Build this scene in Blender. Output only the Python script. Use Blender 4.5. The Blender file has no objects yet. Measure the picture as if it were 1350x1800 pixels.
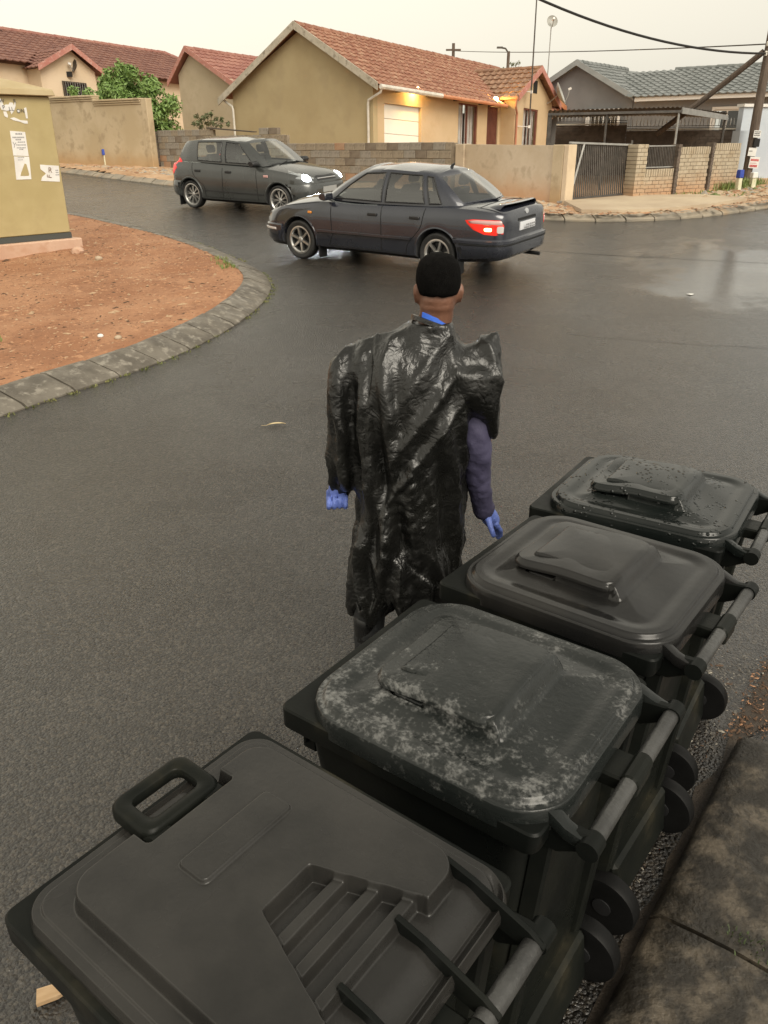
import bpy, bmesh, math, random
import numpy as np
from mathutils import Vector, Matrix, Euler, noise as mnoise
from mathutils.bvhtree import BVHTree
R_ = random.Random(7)
sc = bpy.context.scene
COL = sc.collection
rad = math.radians

# ------------------------------------------------------------------ camera
cam_d = bpy.data.cameras.new('camera'); cam = bpy.data.objects.new('camera', cam_d); COL.objects.link(cam)
TH, RO, CH, FPX = 0.438, -0.009, 2.136, 1385.0
_ct, _st, _cr, _sr = math.cos(TH), math.sin(TH), math.cos(RO), math.sin(RO)
_f = Vector((0, _ct, -_st)); _u0 = Vector((0, _st, _ct)); _r0 = Vector((1, 0, 0))
_r = _r0*_cr + _u0*_sr; _u = _u0*_cr - _r0*_sr
cam.matrix_world = Matrix(((_r.x, _u.x, -_f.x, 0), (_r.y, _u.y, -_f.y, 0), (_r.z, _u.z, -_f.z, CH), (0, 0, 0, 1)))
cam_d.sensor_fit = 'VERTICAL'; cam_d.sensor_height = 24.0; cam_d.lens = 24.0*FPX/1800.0
cam_d.clip_start = 0.05; cam_d.clip_end = 1500
sc.camera = cam

# ------------------------------------------------------------------ sky, sun, exposure
SUN_EL, SUN_AZ = rad(45), rad(150)          # azimuth clockwise from +Y: the light comes from behind the camera, a little to the right
w = bpy.data.worlds.new('World'); sc.world = w; w.use_nodes = True
nt = w.node_tree; nt.nodes.clear()
def wn(t, **k):
    n = nt.nodes.new(t)
    for a, b in k.items(): setattr(n, a, b)
    return n
out = wn('ShaderNodeOutputWorld'); bg = wn('ShaderNodeBackground'); bg2 = wn('ShaderNodeBackground'); add = wn('ShaderNodeAddShader')
sky = wn('ShaderNodeTexSky', sky_type='NISHITA', sun_disc=False, sun_elevation=SUN_EL, sun_rotation=SUN_AZ, air_density=1.5, dust_density=6.0, ozone_density=1.0)
# the clear-sky light reaches the street only through the cloud deck, which greys and warms it
hsv = wn('ShaderNodeHueSaturation'); hsv.inputs['Saturation'].default_value = .06; nt.links.new(sky.outputs[0], hsv.inputs['Color'])
tint = wn('ShaderNodeMix', data_type='RGBA', blend_type='MULTIPLY'); tint.inputs[0].default_value = 1; tint.inputs[7].default_value = (1.0, .93, .80, 1); nt.links.new(hsv.outputs[0], tint.inputs[6])
nt.links.new(tint.outputs[2], bg.inputs[0]); bg.inputs[1].default_value = 0.05
# the cloud deck: a soft cream overcast, brighter towards the low sun break on the left
tc = wn('ShaderNodeTexCoord'); nz = wn('ShaderNodeTexNoise'); nz.inputs['Scale'].default_value = 1.6; nz.inputs['Detail'].default_value = 4; nz.inputs['Roughness'].default_value = .5
nt.links.new(tc.outputs['Generated'], nz.inputs['Vector'])
dot = wn('ShaderNodeVectorMath', operation='DOT_PRODUCT'); dot.inputs[1].default_value = (-0.93, 0.35, 0.12)
nt.links.new(tc.outputs['Generated'], dot.inputs[0])
mr = wn('ShaderNodeMapRange'); mr.inputs['From Min'].default_value = -0.5; mr.inputs['From Max'].default_value = .85
nt.links.new(dot.outputs['Value'], mr.inputs['Value'])
ma = wn('ShaderNodeMath', operation='MULTIPLY_ADD'); ma.inputs[1].default_value = .35; nt.links.new(nz.outputs[0], ma.inputs[0]); nt.links.new(mr.outputs[0], ma.inputs[2])
ma2 = wn('ShaderNodeMath', operation='SUBTRACT'); ma2.inputs[1].default_value = .17; nt.links.new(ma.outputs[0], ma2.inputs[0])
mx = wn('ShaderNodeMix', data_type='RGBA'); mx.inputs[6].default_value = (.57, .55, .485, 1); mx.inputs[7].default_value = (.90, .84, .685, 1)
nt.links.new(ma2.outputs[0], mx.inputs[0]); nt.links.new(mx.outputs[2], bg2.inputs[0])
# the rain cloud overhead is heavier than the lighter band round the horizon
sx = wn('ShaderNodeSeparateXYZ'); nt.links.new(tc.outputs['Generated'], sx.inputs[0])
mz = wn('ShaderNodeMapRange'); mz.interpolation_type = 'SMOOTHSTEP'
for k_, v_ in (('From Min', .36), ('From Max', 1.0), ('To Min', .68), ('To Max', .27)): mz.inputs[k_].default_value = v_
nt.links.new(sx.outputs['Z'], mz.inputs['Value']); nt.links.new(mz.outputs[0], bg2.inputs[1])
nt.links.new(bg.outputs[0], add.inputs[0]); nt.links.new(bg2.outputs[0], add.inputs[1]); nt.links.new(add.outputs[0], out.inputs[0])
sun_d = bpy.data.lights.new('sun', 'SUN'); sun = bpy.data.objects.new('sun', sun_d); COL.objects.link(sun)
sun_d.energy = 1.4; sun_d.angle = rad(38); sun_d.color = (1.0, .93, .80)
_sd = Vector((math.sin(SUN_AZ)*math.cos(SUN_EL), math.cos(SUN_AZ)*math.cos(SUN_EL), math.sin(SUN_EL)))
sun.rotation_euler = _sd.to_track_quat('Z', 'Y').to_euler()
sun.location = (8, -4, 12)
vs = sc.view_settings; sc.display_settings.display_device = 'sRGB'
vs.view_transform = 'Standard'; vs.look = 'None'; vs.gamma = 1; vs.use_curve_mapping = False; vs.exposure = 0.66
sc.cycles.max_bounces = 6; sc.cycles.transparent_max_bounces = 8; sc.cycles.caustics_reflective = False; sc.cycles.caustics_refractive = False

# ------------------------------------------------------------------ materials
def M(name, c1, c2=None, ns=5.0, det=5.0, rough=.6, rough2=None, rs=6.0, bump=0.0, bs=60.0, bdet=3.0, metal=0.0, spec=.5, coat=0.0, coatr=.05,
      emit=None, es=0.0, world=False, lo=.35, hi=.65, scale=(1, 1, 1), c3=None, ns3=40.0, k3=.5, ior=1.5, sub=0.0):
    m = bpy.data.materials.new(name); m.use_nodes = True; t = m.node_tree; n = t.nodes; L = t.links
    b = n['Principled BSDF']
    b.inputs['Base Color'].default_value = (*c1, 1); b.inputs['Roughness'].default_value = rough; b.inputs['Metallic'].default_value = metal
    b.inputs['Specular IOR Level'].default_value = spec; b.inputs['Coat Weight'].default_value = coat; b.inputs['Coat Roughness'].default_value = coatr
    b.inputs['IOR'].default_value = ior
    if emit: b.inputs['Emission Color'].default_value = (*emit, 1); b.inputs['Emission Strength'].default_value = es
    if world: vec = n.new('ShaderNodeNewGeometry').outputs['Position']
    else: vec = n.new('ShaderNodeTexCoord').outputs['Object']
    mp = n.new('ShaderNodeMapping'); mp.inputs['Scale'].default_value = scale; L.new(vec, mp.inputs[0]); vec = mp.outputs[0]
    m['_'] = 1
    def nz(s, d):
        q = n.new('ShaderNodeTexNoise'); q.inputs['Scale'].default_value = s; q.inputs['Detail'].default_value = d; q.inputs['Roughness'].default_value = .6; L.new(vec, q.inputs['Vector']); return q.outputs[0]
    def rg(v, a, b_, c=0., d=1.):
        q = n.new('ShaderNodeMapRange'); q.interpolation_type = 'SMOOTHSTEP'
        for k, x in (('From Min', a), ('From Max', b_), ('To Min', c), ('To Max', d)): q.inputs[k].default_value = x
        L.new(v, q.inputs['Value']); return q.outputs[0]
    def mix(fac, a, b_):
        q = n.new('ShaderNodeMix'); q.data_type = 'RGBA'
        if fac is not None:
            if isinstance(fac, float): q.inputs[0].default_value = fac
            else: L.new(fac, q.inputs[0])
        for i, x in ((6, a), (7, b_)):
            if isinstance(x, tuple): q.inputs[i].default_value = (*x, 1)
            else: L.new(x, q.inputs[i])
        return q.outputs[2]
    colr = c1
    if c2: colr = mix(rg(nz(ns, det), lo, hi), c1, c2)
    if c3: colr = mix(rg(nz(ns3, 3), .5, .7, 0, k3), colr, c3)
    if not isinstance(colr, tuple): L.new(colr, b.inputs['Base Color'])
    if rough2 is not None: L.new(rg(nz(rs, 4), .35, .65, rough, rough2), b.inputs['Roughness'])
    if bump:
        bp = n.new('ShaderNodeBump'); bp.inputs['Strength'].default_value = bump; bp.inputs['Distance'].default_value = .01
        L.new(nz(bs, bdet), bp.inputs['Height']); L.new(bp.outputs[0], b.inputs['Normal'])
    m['h'] = 0
    H[m.name] = dict(t=t, b=b, vec=vec, nz=nz, rg=rg, mix=mix, col=colr)
    return m
H = {}
def glass_mat(name, tint, rough=.02, gl=(1, 1, 1), ior=1.5):
    m = bpy.data.materials.new(name); m.use_nodes = True; t = m.node_tree; n = t.nodes; L = t.links; n.clear()
    o = n.new('ShaderNodeOutputMaterial'); mx = n.new('ShaderNodeMixShader'); tr = n.new('ShaderNodeBsdfTransparent'); g = n.new('ShaderNodeBsdfGlossy'); lw = n.new('ShaderNodeLayerWeight'); lw.inputs[0].default_value = .5; pw = n.new('ShaderNodeMath'); pw.operation = 'POWER'; pw.inputs[1].default_value = 4.5; f = n.new('ShaderNodeMath'); f.operation = 'MULTIPLY_ADD'; f.inputs[1].default_value = .93; f.inputs[2].default_value = ((ior-1)/(ior+1))**2*2.0
    tr.inputs[0].default_value = (*tint, 1); g.inputs['Roughness'].default_value = rough; g.inputs[0].default_value = (*gl, 1); L.new(lw.outputs['Facing'], pw.inputs[0]); L.new(pw.outputs[0], f.inputs[0])
    L.new(f.outputs[0], mx.inputs[0]); L.new(tr.outputs[0], mx.inputs[1]); L.new(g.outputs[0], mx.inputs[2]); L.new(mx.outputs[0], o.inputs[0])
    return m

# ------------------------------------------------------------------ mesh helpers
def link(name, me, parent=None):
    o = bpy.data.objects.new(name, me); COL.objects.link(o)
    if parent is not None: o.parent = parent
    return o
def tag(o, label=None, cat=None, group=None, kind=None):
    if label: o['label'] = label
    if cat: o['category'] = cat
    if group: o['group'] = group
    if kind: o['kind'] = kind
    return o
def empty(name, loc=(0, 0, 0), rz=0.0, **k):
    o = bpy.data.objects.new(name, None); COL.objects.link(o); o.location = loc; o.rotation_euler = (0, 0, rz); o.empty_display_size = .2
    return tag(o, **k)
class MB:
    """collects shapes and links them as one mesh object"""
    def __init__(s): s.v = []; s.f = []; s.m = []
    def add(s, vs, fs, mi=0):
        o = len(s.v); s.v += [tuple(map(float, p)) for p in vs]; s.f += [tuple(i+o for i in q) for q in fs]; s.m += [mi]*len(fs); return s
    def hexa(s, p, mi=0):     # 8 points: bottom loop then top loop
        return s.add(p, [(3, 2, 1, 0), (4, 5, 6, 7), (0, 1, 5, 4), (1, 2, 6, 5), (2, 3, 7, 6), (3, 0, 4, 7)], mi)
    def box(s, c, d, rz=0.0, mi=0, M_=None):
        x, y, z = d[0]/2, d[1]/2, d[2]/2; P = [(-x, -y, -z), (x, -y, -z), (x, y, -z), (-x, y, -z), (-x, -y, z), (x, -y, z), (x, y, z), (-x, y, z)]
        mt = Matrix.Translation(c) @ (M_.to_4x4() if M_ is not None else Matrix.Rotation(rz, 4, 'Z'))
        return s.hexa([mt @ Vector(p) for p in P], mi)
    def prism(s, poly, a, b, mi=0):   # poly: list of 3D points, extruded by vector from a-offset to b-offset
        n = len(poly); A = [Vector(p)+Vector(a) for p in poly]; B = [Vector(p)+Vector(b) for p in poly]
        return s.add(A+B, [tuple(range(n))[::-1], tuple(range(n, 2*n))]+[(i, (i+1) % n, n+(i+1) % n, n+i) for i in range(n)], mi)
    def tube(s, path, r, n=8, mi=0, cap=True, flat=None):
        P = [Vector(p) for p in path]; rr = r if hasattr(r, '__len__') else [r]*len(P); vs = []; up = None
        for i, p in enumerate(P):
            d = (P[min(i+1, len(P)-1)]-P[max(i-1, 0)]).normalized()
            if up is None: up = d.orthogonal().normalized()
            up = (up-d*up.dot(d)).normalized(); sd = d.cross(up)
            for k in range(n):
                a = 2*math.pi*k/n; vs.append(p+(up*math.cos(a)+sd*math.sin(a))*rr[i])
        m = len(P); fs = [(i*n+k, i*n+(k+1) % n, (i+1)*n+(k+1) % n, (i+1)*n+k) for i in range(m-1) for k in range(n)]
        if cap: fs += [tuple(range(n))[::-1], tuple(range((m-1)*n, m*n))]
        return s.add(vs, fs, mi)
    def lathe(s, prof, n=24, axis='Z', c=(0, 0, 0), mi=0, closed=False):   # prof: (radius, height)
        vs = []
        for r, h in prof:
            for k in range(n):
                a = 2*math.pi*k/n; x, y = r*math.cos(a), r*math.sin(a)
                p = {'Z': (x, y, h), 'Y': (x, h, y), 'X': (h, x, y)}[axis]; vs.append((p[0]+c[0], p[1]+c[1], p[2]+c[2]))
        m = len(prof); fs = [(i*n+k, i*n+(k+1) % n, (i+1)*n+(k+1) % n, (i+1)*n+k) for i in range(m-1) for k in range(n)]
        if closed: fs += [((m-1)*n+k, (m-1)*n+(k+1) % n, (k+1) % n, k) for k in range(n)]
        else:
            if prof[0][0] > 1e-6: fs.append(tuple(range(n))[::-1])
            if prof[-1][0] > 1e-6: fs.append(tuple(range((m-1)*n, m*n)))
        return s.add(vs, fs, mi)
    def rings(s, rings, mi=0, cap=True, close=True):
        n = len(rings[0]); m = len(rings); vs = [p for r in rings for p in r]; kk = n if close else n-1
        fs = [(i*n+k, i*n+(k+1) % n, (i+1)*n+(k+1) % n, (i+1)*n+k) for i in range(m-1) for k in range(kk)]
        if cap: fs += [tuple(range(n))[::-1], tuple(range((m-1)*n, m*n))]
        return s.add(vs, fs, mi)
    def mesh(s, name, fix=True):
        me = bpy.data.meshes.new(name); me.from_pydata(s.v, [], s.f)
        if any(s.m): me.polygons.foreach_set('material_index', s.m)
        if fix:
            bm = bmesh.new(); bm.from_mesh(me); bmesh.ops.recalc_face_normals(bm, faces=bm.faces); bm.to_mesh(me); bm.free()
        return me
    def build(s, name, mat, parent=None, smooth=False, bevel=0.0, bseg=1, fix=True, ang=40):
        me = s.mesh(name, fix); mats = mat if isinstance(mat, (list, tuple)) else [mat]
        if bevel:
            bm = bmesh.new(); bm.from_mesh(me)
            ed = [e for e in bm.edges if len(e.link_faces) == 2 and e.calc_face_angle(0) > rad(30)]
            bmesh.ops.bevel(bm, geom=ed, offset=bevel, segments=bseg, affect='EDGES', profile=.6, clamp_overlap=True); bm.to_mesh(me); bm.free()
        for q in mats: me.materials.append(q)
        if smooth: shade(me, ang)
        return link(name, me, parent)
def shade(me, ang=40):
    me.polygons.foreach_set('use_smooth', [True]*len(me.polygons))
    if ang < 170: me.set_sharp_from_angle(angle=rad(ang))
def evalmesh(o):
    dg = bpy.context.evaluated_depsgraph_get(); return bpy.data.meshes.new_from_object(o.evaluated_get(dg))
def bake(me, mods):
    """runs modifiers on a mesh datablock and returns the result"""
    o = bpy.data.objects.new('tmp', me); COL.objects.link(o)
    for t, kw in mods:
        m = o.modifiers.new('m', t)
        for k, v in kw.items(): setattr(m, k, v)
    r = evalmesh(o); bpy.data.objects.remove(o); return r
def dup(o, parent=None, **k):
    c = o.copy(); COL.objects.link(c); c.parent = parent
    for ch in list(o.children): dup(ch, c)
    for a, b in k.items(): c[a] = b
    return c
def ss(x, a, b):
    t = np.clip((x-a)/(b-a), 0, 1); return t*t*(3-2*t)
def gz(y):
    """height of the road surface: level by the bins, then climbing gently"""
    return .05*.7*np.log1p(np.exp(np.minimum((np.asarray(y, float)-4.5)/.7, 60))) if np.ndim(y) else .05*.7*math.log1p(math.exp(min((y-4.5)/.7, 200)))
def text_mesh(body, size, ext=0.0):
    cu = bpy.data.curves.new('txt', 'FONT'); cu.body = body; cu.size = size; cu.extrude = ext; cu.align_x = 'CENTER'; cu.align_y = 'CENTER'
    o = bpy.data.objects.new('txt', cu); COL.objects.link(o); me = evalmesh(o); bpy.data.objects.remove(o); return me
# ------------------------------------------------------------------ terrain, road, verges, kerbs
# wet asphalt: dark binder, fine aggregate relief, patches that hold a film of water
m_road = M('wet_asphalt', (.015, .0124, .0102), (.029, .0245, .0202), ns=.5, det=6, rough=.24, rough2=.40, rs=.45, bump=0, world=True, lo=.3, hi=.7, spec=.5)
h = H['wet_asphalt']; n = h['t'].nodes; L = h['t'].links
# a film of rain water over the stones, thicker in broad patches
pd = n.new('ShaderNodeVectorMath'); pd.operation = 'DISTANCE'; pd.inputs[1].default_value = (5.5, 11.9, .4); L.new(h['vec'], pd.inputs[0])
pw_ = n.new('ShaderNodeMath'); pw_.operation = 'MULTIPLY_ADD'; pw_.inputs[1].default_value = -.10; L.new(pd.outputs['Value'], pw_.inputs[0]); L.new(h['nz'](.5, 6), pw_.inputs[2])
wet = h['rg'](pw_.outputs[0], .20, .42)
L.new(h['rg'](wet, 0, 1, .20, .05), h['b'].inputs['Coat Roughness']); L.new(h['rg'](h['nz'](.9, 5), .36, .62, .85, 1.0), h['b'].inputs['Coat Weight'])
fb_ = n.new('ShaderNodeBump'); h['b'].inputs['Coat IOR'].default_value = 1.62; h['b'].inputs['Specular IOR Level'].default_value = .22; L.new(h['rg'](wet, 0, 1, .60, .06), fb_.inputs['Strength']); fb_.inputs['Distance'].default_value = .012; L.new(fb_.outputs[0], h['b'].inputs['Coat Normal'])
vo = n.new('ShaderNodeTexVoronoi'); vo.inputs['Scale'].default_value = 82; vo.inputs['Randomness'].default_value = 1; L.new(h['vec'], vo.inputs['Vector'])
nb = h['nz'](70, 4); mx_ = n.new('ShaderNodeMath'); mx_.operation = 'MULTIPLY_ADD'; mx_.inputs[1].default_value = -.8; L.new(vo.outputs['Distance'], mx_.inputs[0]); L.new(nb, mx_.inputs[2])
L.new(mx_.outputs[0], fb_.inputs['Height'])
bp = n.new('ShaderNodeBump'); bp.inputs['Strength'].default_value = 1.0; bp.inputs['Distance'].default_value = .018; L.new(mx_.outputs[0], bp.inputs['Height']); L.new(bp.outputs[0], h['b'].inputs['Normal'])
vs_ = n.new('ShaderNodeSeparateColor'); L.new(vo.outputs['Color'], vs_.inputs[0])      # every stone of the aggregate has its own tone
stone = h['mix'](h['rg'](vs_.outputs[0], .45, 1.0, 0, .8), h['col'], (.080, .067, .052)); dk = h['mix'](h['rg'](vs_.outputs[1], .55, .9, 0, .85), stone, (.010, .009, .008))
L.new(dk, h['b'].inputs['Base Color'])
m_dirt = M('red_earth', (.27, .122, .058), (.37, .19, .10), ns=1.3, det=8, rough=.9, bump=.8, bs=35, bdet=8, world=True, c3=(.17, .075, .038), ns3=14, k3=.6)
m_dirt2 = M('pale_earth', (.40, .24, .13), (.50, .34, .21), ns=.8, det=8, rough=.9, bump=.7, bs=30, bdet=8, world=True, c3=(.26, .13, .07), ns3=6, k3=.6)
m_conc = M('kerb_concrete', (.088, .076, .060), (.155, .137, .110), ns=3.5, det=8, rough=.42, rough2=.7, bump=.5, bs=55, bdet=6, world=True, c3=(.33, .30, .25), ns3=11, k3=.6)
m_conc_far = M('pale_kerb_concrete', (.20, .175, .14), (.31, .265, .20), ns=1.8, c3=(.34, .235, .14), ns3=1.3, k3=.9, det=7, rough=.6, bump=.4, bs=40, world=True)
m_slab = M('stained_concrete', (.022, .0185, .014), (.112, .092, .068), ns=9, det=9, rough=.30, rough2=.75, bump=.8, bs=40, bdet=7, world=True, lo=.40, hi=.68, c3=(.020, .017, .013), ns3=30, k3=.75)
m_apron = M('apron_concrete', (.40, .31, .215), (.50, .41, .29), ns=.9, det=7, rough=.75, bump=.2, bs=40, world=True)
m_pave2 = M('dark_paving', (.045, .045, .046), (.085, .082, .078), ns=6, det=8, rough=.5, bump=.5, bs=45, bdet=6, world=True)

def sheet(name, xs, ys, zf, mat, kind='structure', parent=None):
    X, Y = np.meshgrid(xs, ys); Z = zf(X, Y); n, m = len(ys), len(xs)
    vs = np.stack([X, Y, Z], -1).reshape(-1, 3); i = np.arange(n*m).reshape(n, m)
    fs = np.stack([i[:-1, :-1], i[:-1, 1:], i[1:, 1:], i[1:, :-1]], -1).reshape(-1, 4)
    me = bpy.data.meshes.new(name); me.from_pydata(vs.tolist(), [], fs.tolist()); me.materials.append(mat)
    me.polygons.foreach_set('use_smooth', [True]*len(me.polygons))
    o = link(name, me, parent); tag(o, kind=kind); return o
ys_ = np.concatenate([np.arange(-30, 2, 2.), np.arange(2, 9, .25), np.arange(9, 60, 3.)])
tag(sheet('ground', np.array([-300, -100, -40, 0, 40, 100, 300.]), np.concatenate([[-200.], ys_, [80, 120, 200, 400, 700]]), lambda x, y: np.where(y > 60, gz(60.)-.2, gz(y)-.2), m_dirt2), kind='structure')
road = sheet('road', np.arange(-60, 61, 2.), ys_[ys_ < 40], lambda x, y: gz(y), m_road)
road['label'] = 'wide wet asphalt road crossing at a junction'

def pip(px, py, poly):
    ins = np.zeros(px.shape, bool); n = len(poly)
    for i in range(n):
        (x0, y0), (x1, y1) = poly[i], poly[(i+1) % n]
        c = ((y0 > py) != (y1 > py)) & (px < (x1-x0)*(py-y0)/((y1-y0)+1e-12)+x0); ins ^= c
    return ins
def sdist(px, py, poly):
    d = np.full(px.shape, 1e9); n = len(poly)
    for i in range(n):
        a = np.array(poly[i]); b = np.array(poly[(i+1) % n]); e = b-a
        t = np.clip(((px-a[0])*e[0]+(py-a[1])*e[1])/(e@e), 0, 1); d = np.minimum(d, np.hypot(px-a[0]-t*e[0], py-a[1]-t*e[1]))
    return np.where(pip(px, py, poly), d, -d)
def vnoise(P, s, o=3):
    r = np.empty(len(P))
    for i, p in enumerate(P): r[i] = mnoise.fractal((p[0]*s, p[1]*s, (p[2] if len(p) > 2 else 0)*s), 1.0, 2.0, o)
    return r
def verge(name, poly, hgt, res, mat, bumpy=.02, label=None):
    p = np.array(poly); xs = np.arange(p[:, 0].min()-.3, p[:, 0].max()+.3+res, res); ys = np.arange(p[:, 1].min()-.3, p[:, 1].max()+.3+res, res)
    X, Y = np.meshgrid(xs, ys); D = sdist(X, Y, poly)
    N = vnoise(np.stack([X.ravel(), Y.ravel()], -1)*1.0, 1.6, 5).reshape(X.shape)
    Z = gz(Y.ravel()).reshape(Y.shape)+hgt*ss(D, -.22, .02)-.06*ss(-D, .1, .3)+bumpy*N*ss(D, -.02, .15)
    i = np.arange(X.size).reshape(X.shape); k = (D[:-1, :-1] > -.2) & (D[1:, 1:] > -.2)
    fs = np.stack([i[:-1, :-1], i[:-1, 1:], i[1:, 1:], i[1:, :-1]], -1)[k]
    me = bpy.data.meshes.new(name); me.from_pydata(np.stack([X, Y, Z], -1).reshape(-1, 3).tolist(), [], fs.tolist())
    bm = bmesh.new(); bm.from_mesh(me); bmesh.ops.delete(bm, geom=[v for v in bm.verts if not v.link_faces], context='VERTS'); bm.to_mesh(me); bm.free()
    me.materials.append(mat); shade(me, 180); o = link(name, me); tag(o, label, kind='structure'); return o
def resample(P, n):
    P = np.array(P, float); d = np.r_[0, np.cumsum(np.hypot(*np.diff(P, axis=0).T))]; t = np.linspace(0, d[-1], n)
    return np.stack([np.interp(t, d, P[:, 0]), np.interp(t, d, P[:, 1])], -1), d[-1]
def smooth_line(P, it=2):
    P = [tuple(p) for p in P]
    for _ in range(it):
        Q = [P[0]]
        for a, b in zip(P, P[1:]): Q += [(.75*a[0]+.25*b[0], .75*a[1]+.25*b[1]), (.25*a[0]+.75*b[0], .25*a[1]+.75*b[1])]
        P = Q+[P[-1]]
    return P
def kerb(name, outer, inner, blk, hin, hout, mat, label, gap=.012, rough=.006, sub=1):
    n = int(round(resample(outer, 5)[1]/blk)); N = n*sub+1
    O, _ = resample(outer, N); I, _ = resample(inner, N)
    bed = MB(); vs = []; fs = []
    for k in range(N):
        for q, z in ((O[k]+(I[k]-O[k])*.04, hout-.012), (I[k]-(I[k]-O[k])*.04, hin-.02)): vs.append((q[0], q[1], gz(q[1])+z))
    bed.add(vs, [(2*k, 2*k+2, 2*k+3, 2*k+1) for k in range(N-1)])
    root = bed.build(name, m_conc if mat is m_conc else mat, None); tag(root, label, kind='structure')
    for b in range(n):
        dz = [R_.uniform(-rough, rough) for _ in range(4)]; mbk = MB(); rings = []
        for j in range(sub+1):
            t = j/sub; k = b*sub+j; g = gap/blk*(1 if j == 0 else -1 if j == sub else 0)
            o = O[k]+(O[min(k+1, N-1)]-O[max(k-1, 0)])*(.5*g*sub); i_ = I[k]+(I[min(k+1, N-1)]-I[max(k-1, 0)])*(.5*g*sub)
            e = (i_-o)*.10; zo = gz(o[1])+hout+dz[0]*(1-t)+dz[1]*t; zi = gz(i_[1])+hin+dz[2]*(1-t)+dz[3]*t
            q = o+e; zq = zo+.05*(.6 if hin-hout > .05 else .2)
            r2 = o+(i_-o)*.8
            rings.append([(o[0], o[1], zo-.12), (o[0], o[1], zo), (q[0], q[1], zq), (r2[0], r2[1], zi), (i_[0], i_[1], zi-.004), (i_[0], i_[1], zi-.14)])
        mbk.rings(rings)
        mbk.build('kerb_block', mat, root, smooth=True, ang=25)
    return root
isl_out = [(-9.5, 1.0), (-6.2, 3.2), (-4.2, 5.15), (-3.6, 5.75), (-3.19, 6.29), (-2.83, 6.85), (-2.52, 7.3), (-2.23, 7.75), (-1.94, 8.4), (-1.68, 9.22), (-1.53, 10.13), (-1.5, 11.0), (-1.63, 11.75), (-1.85, 12.35), (-2.2, 13.04), (-2.5, 13.6), (-3.0, 14.46), (-3.8, 15.55), (-4.5, 16.4), (-5.7, 17.8), (-7.01, 19.2), (-9, 21.2), (-12.5, 24.6)]
isl_in = [(-9.8, 1.4), (-6.5, 3.65), (-4.4, 5.6), (-3.8, 6.15), (-3.4, 6.66), (-3.1, 7.1), (-2.84, 7.5), (-2.54, 7.95), (-2.29, 8.55), (-2.04, 9.3), (-1.9, 10.13), (-1.87, 11.0), (-1.98, 11.6), (-2.2, 12.15), (-2.55, 12.8), (-2.85, 13.35), (-3.3, 14.1), (-4.05, 15.15), (-4.75, 15.95), (-5.95, 17.3), (-7.3, 18.65), (-9.3, 20.7), (-12.8, 24.1)]
isl_out = smooth_line(isl_out, 1); isl_in = smooth_line(isl_in, 1)
verge('dirt_verge', isl_in+[(-22, 24), (-22, 1.4)], .135, .11, m_dirt, .03, 'red earth verge inside the curved kerb')
kerb('kerb', isl_out, isl_in, .5, .135, .012, m_conc, 'curved sloping concrete kerb round the red earth corner', sub=2)
# far side: kerb along the houses, bending round to the right at the driveway
far_out = smooth_line([(-26, 44.5), (-18, 36.8), (-11, 29.9), (-8.5, 27.3), (-5.94, 24.8), (-3.3, 22.7), (-1, 20.95), (1.2, 19.15), (2.7, 17.95), (3.4, 17.45), (4.0, 17.2), (4.97, 17.1), (6.2, 17.35), (7.45, 18.05), (8.76, 19.04), (10.6, 20.4), (14, 23), (22, 29.5)], 1)
far_in = smooth_line([(-25.8, 44.8), (-17.8, 37.1), (-10.8, 30.2), (-8.3, 27.6), (-5.75, 25.07), (-3.1, 22.97), (-.8, 21.2), (1.4, 19.42), (2.9, 18.2), (3.5, 17.78), (4.1, 17.52), (4.95, 17.42), (6.08, 17.66), (7.28, 18.36), (8.58, 19.32), (10.4, 20.68), (13.8, 23.3), (21.8, 29.8)], 1)
verge('earth_footpath', far_in+[(22, 60), (-26, 60)], .12, .3, m_dirt2, .05, 'pale earth footpath between the far kerb and the boundary walls')
kerb('kerb', far_out, far_in, .62, .12, .03, m_conc_far, 'far concrete kerb running past the houses and driveway', sub=1, rough=.012)
# driveway apron in front of the sliding gate: a shallow concrete slab
ap = MB(); P_ = [(4.15, 19.2), (5.95, 20.2), (7.6, 20.2), (8.4, 19.4), (7.2, 18.4), (6.0, 17.75), (4.95, 17.52), (4.2, 17.65)]
ap.add([(x, y, gz(y)+.185) for x, y in P_]+[(x, y, gz(y)) for x, y in P_], [tuple(range(8))]+[(i, i+8, (i+1) % 8+8, (i+1) % 8) for i in range(8)])
tag(ap.build('driveway', m_apron), 'tan concrete driveway apron in front of the sliding gate', kind='structure')
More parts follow.
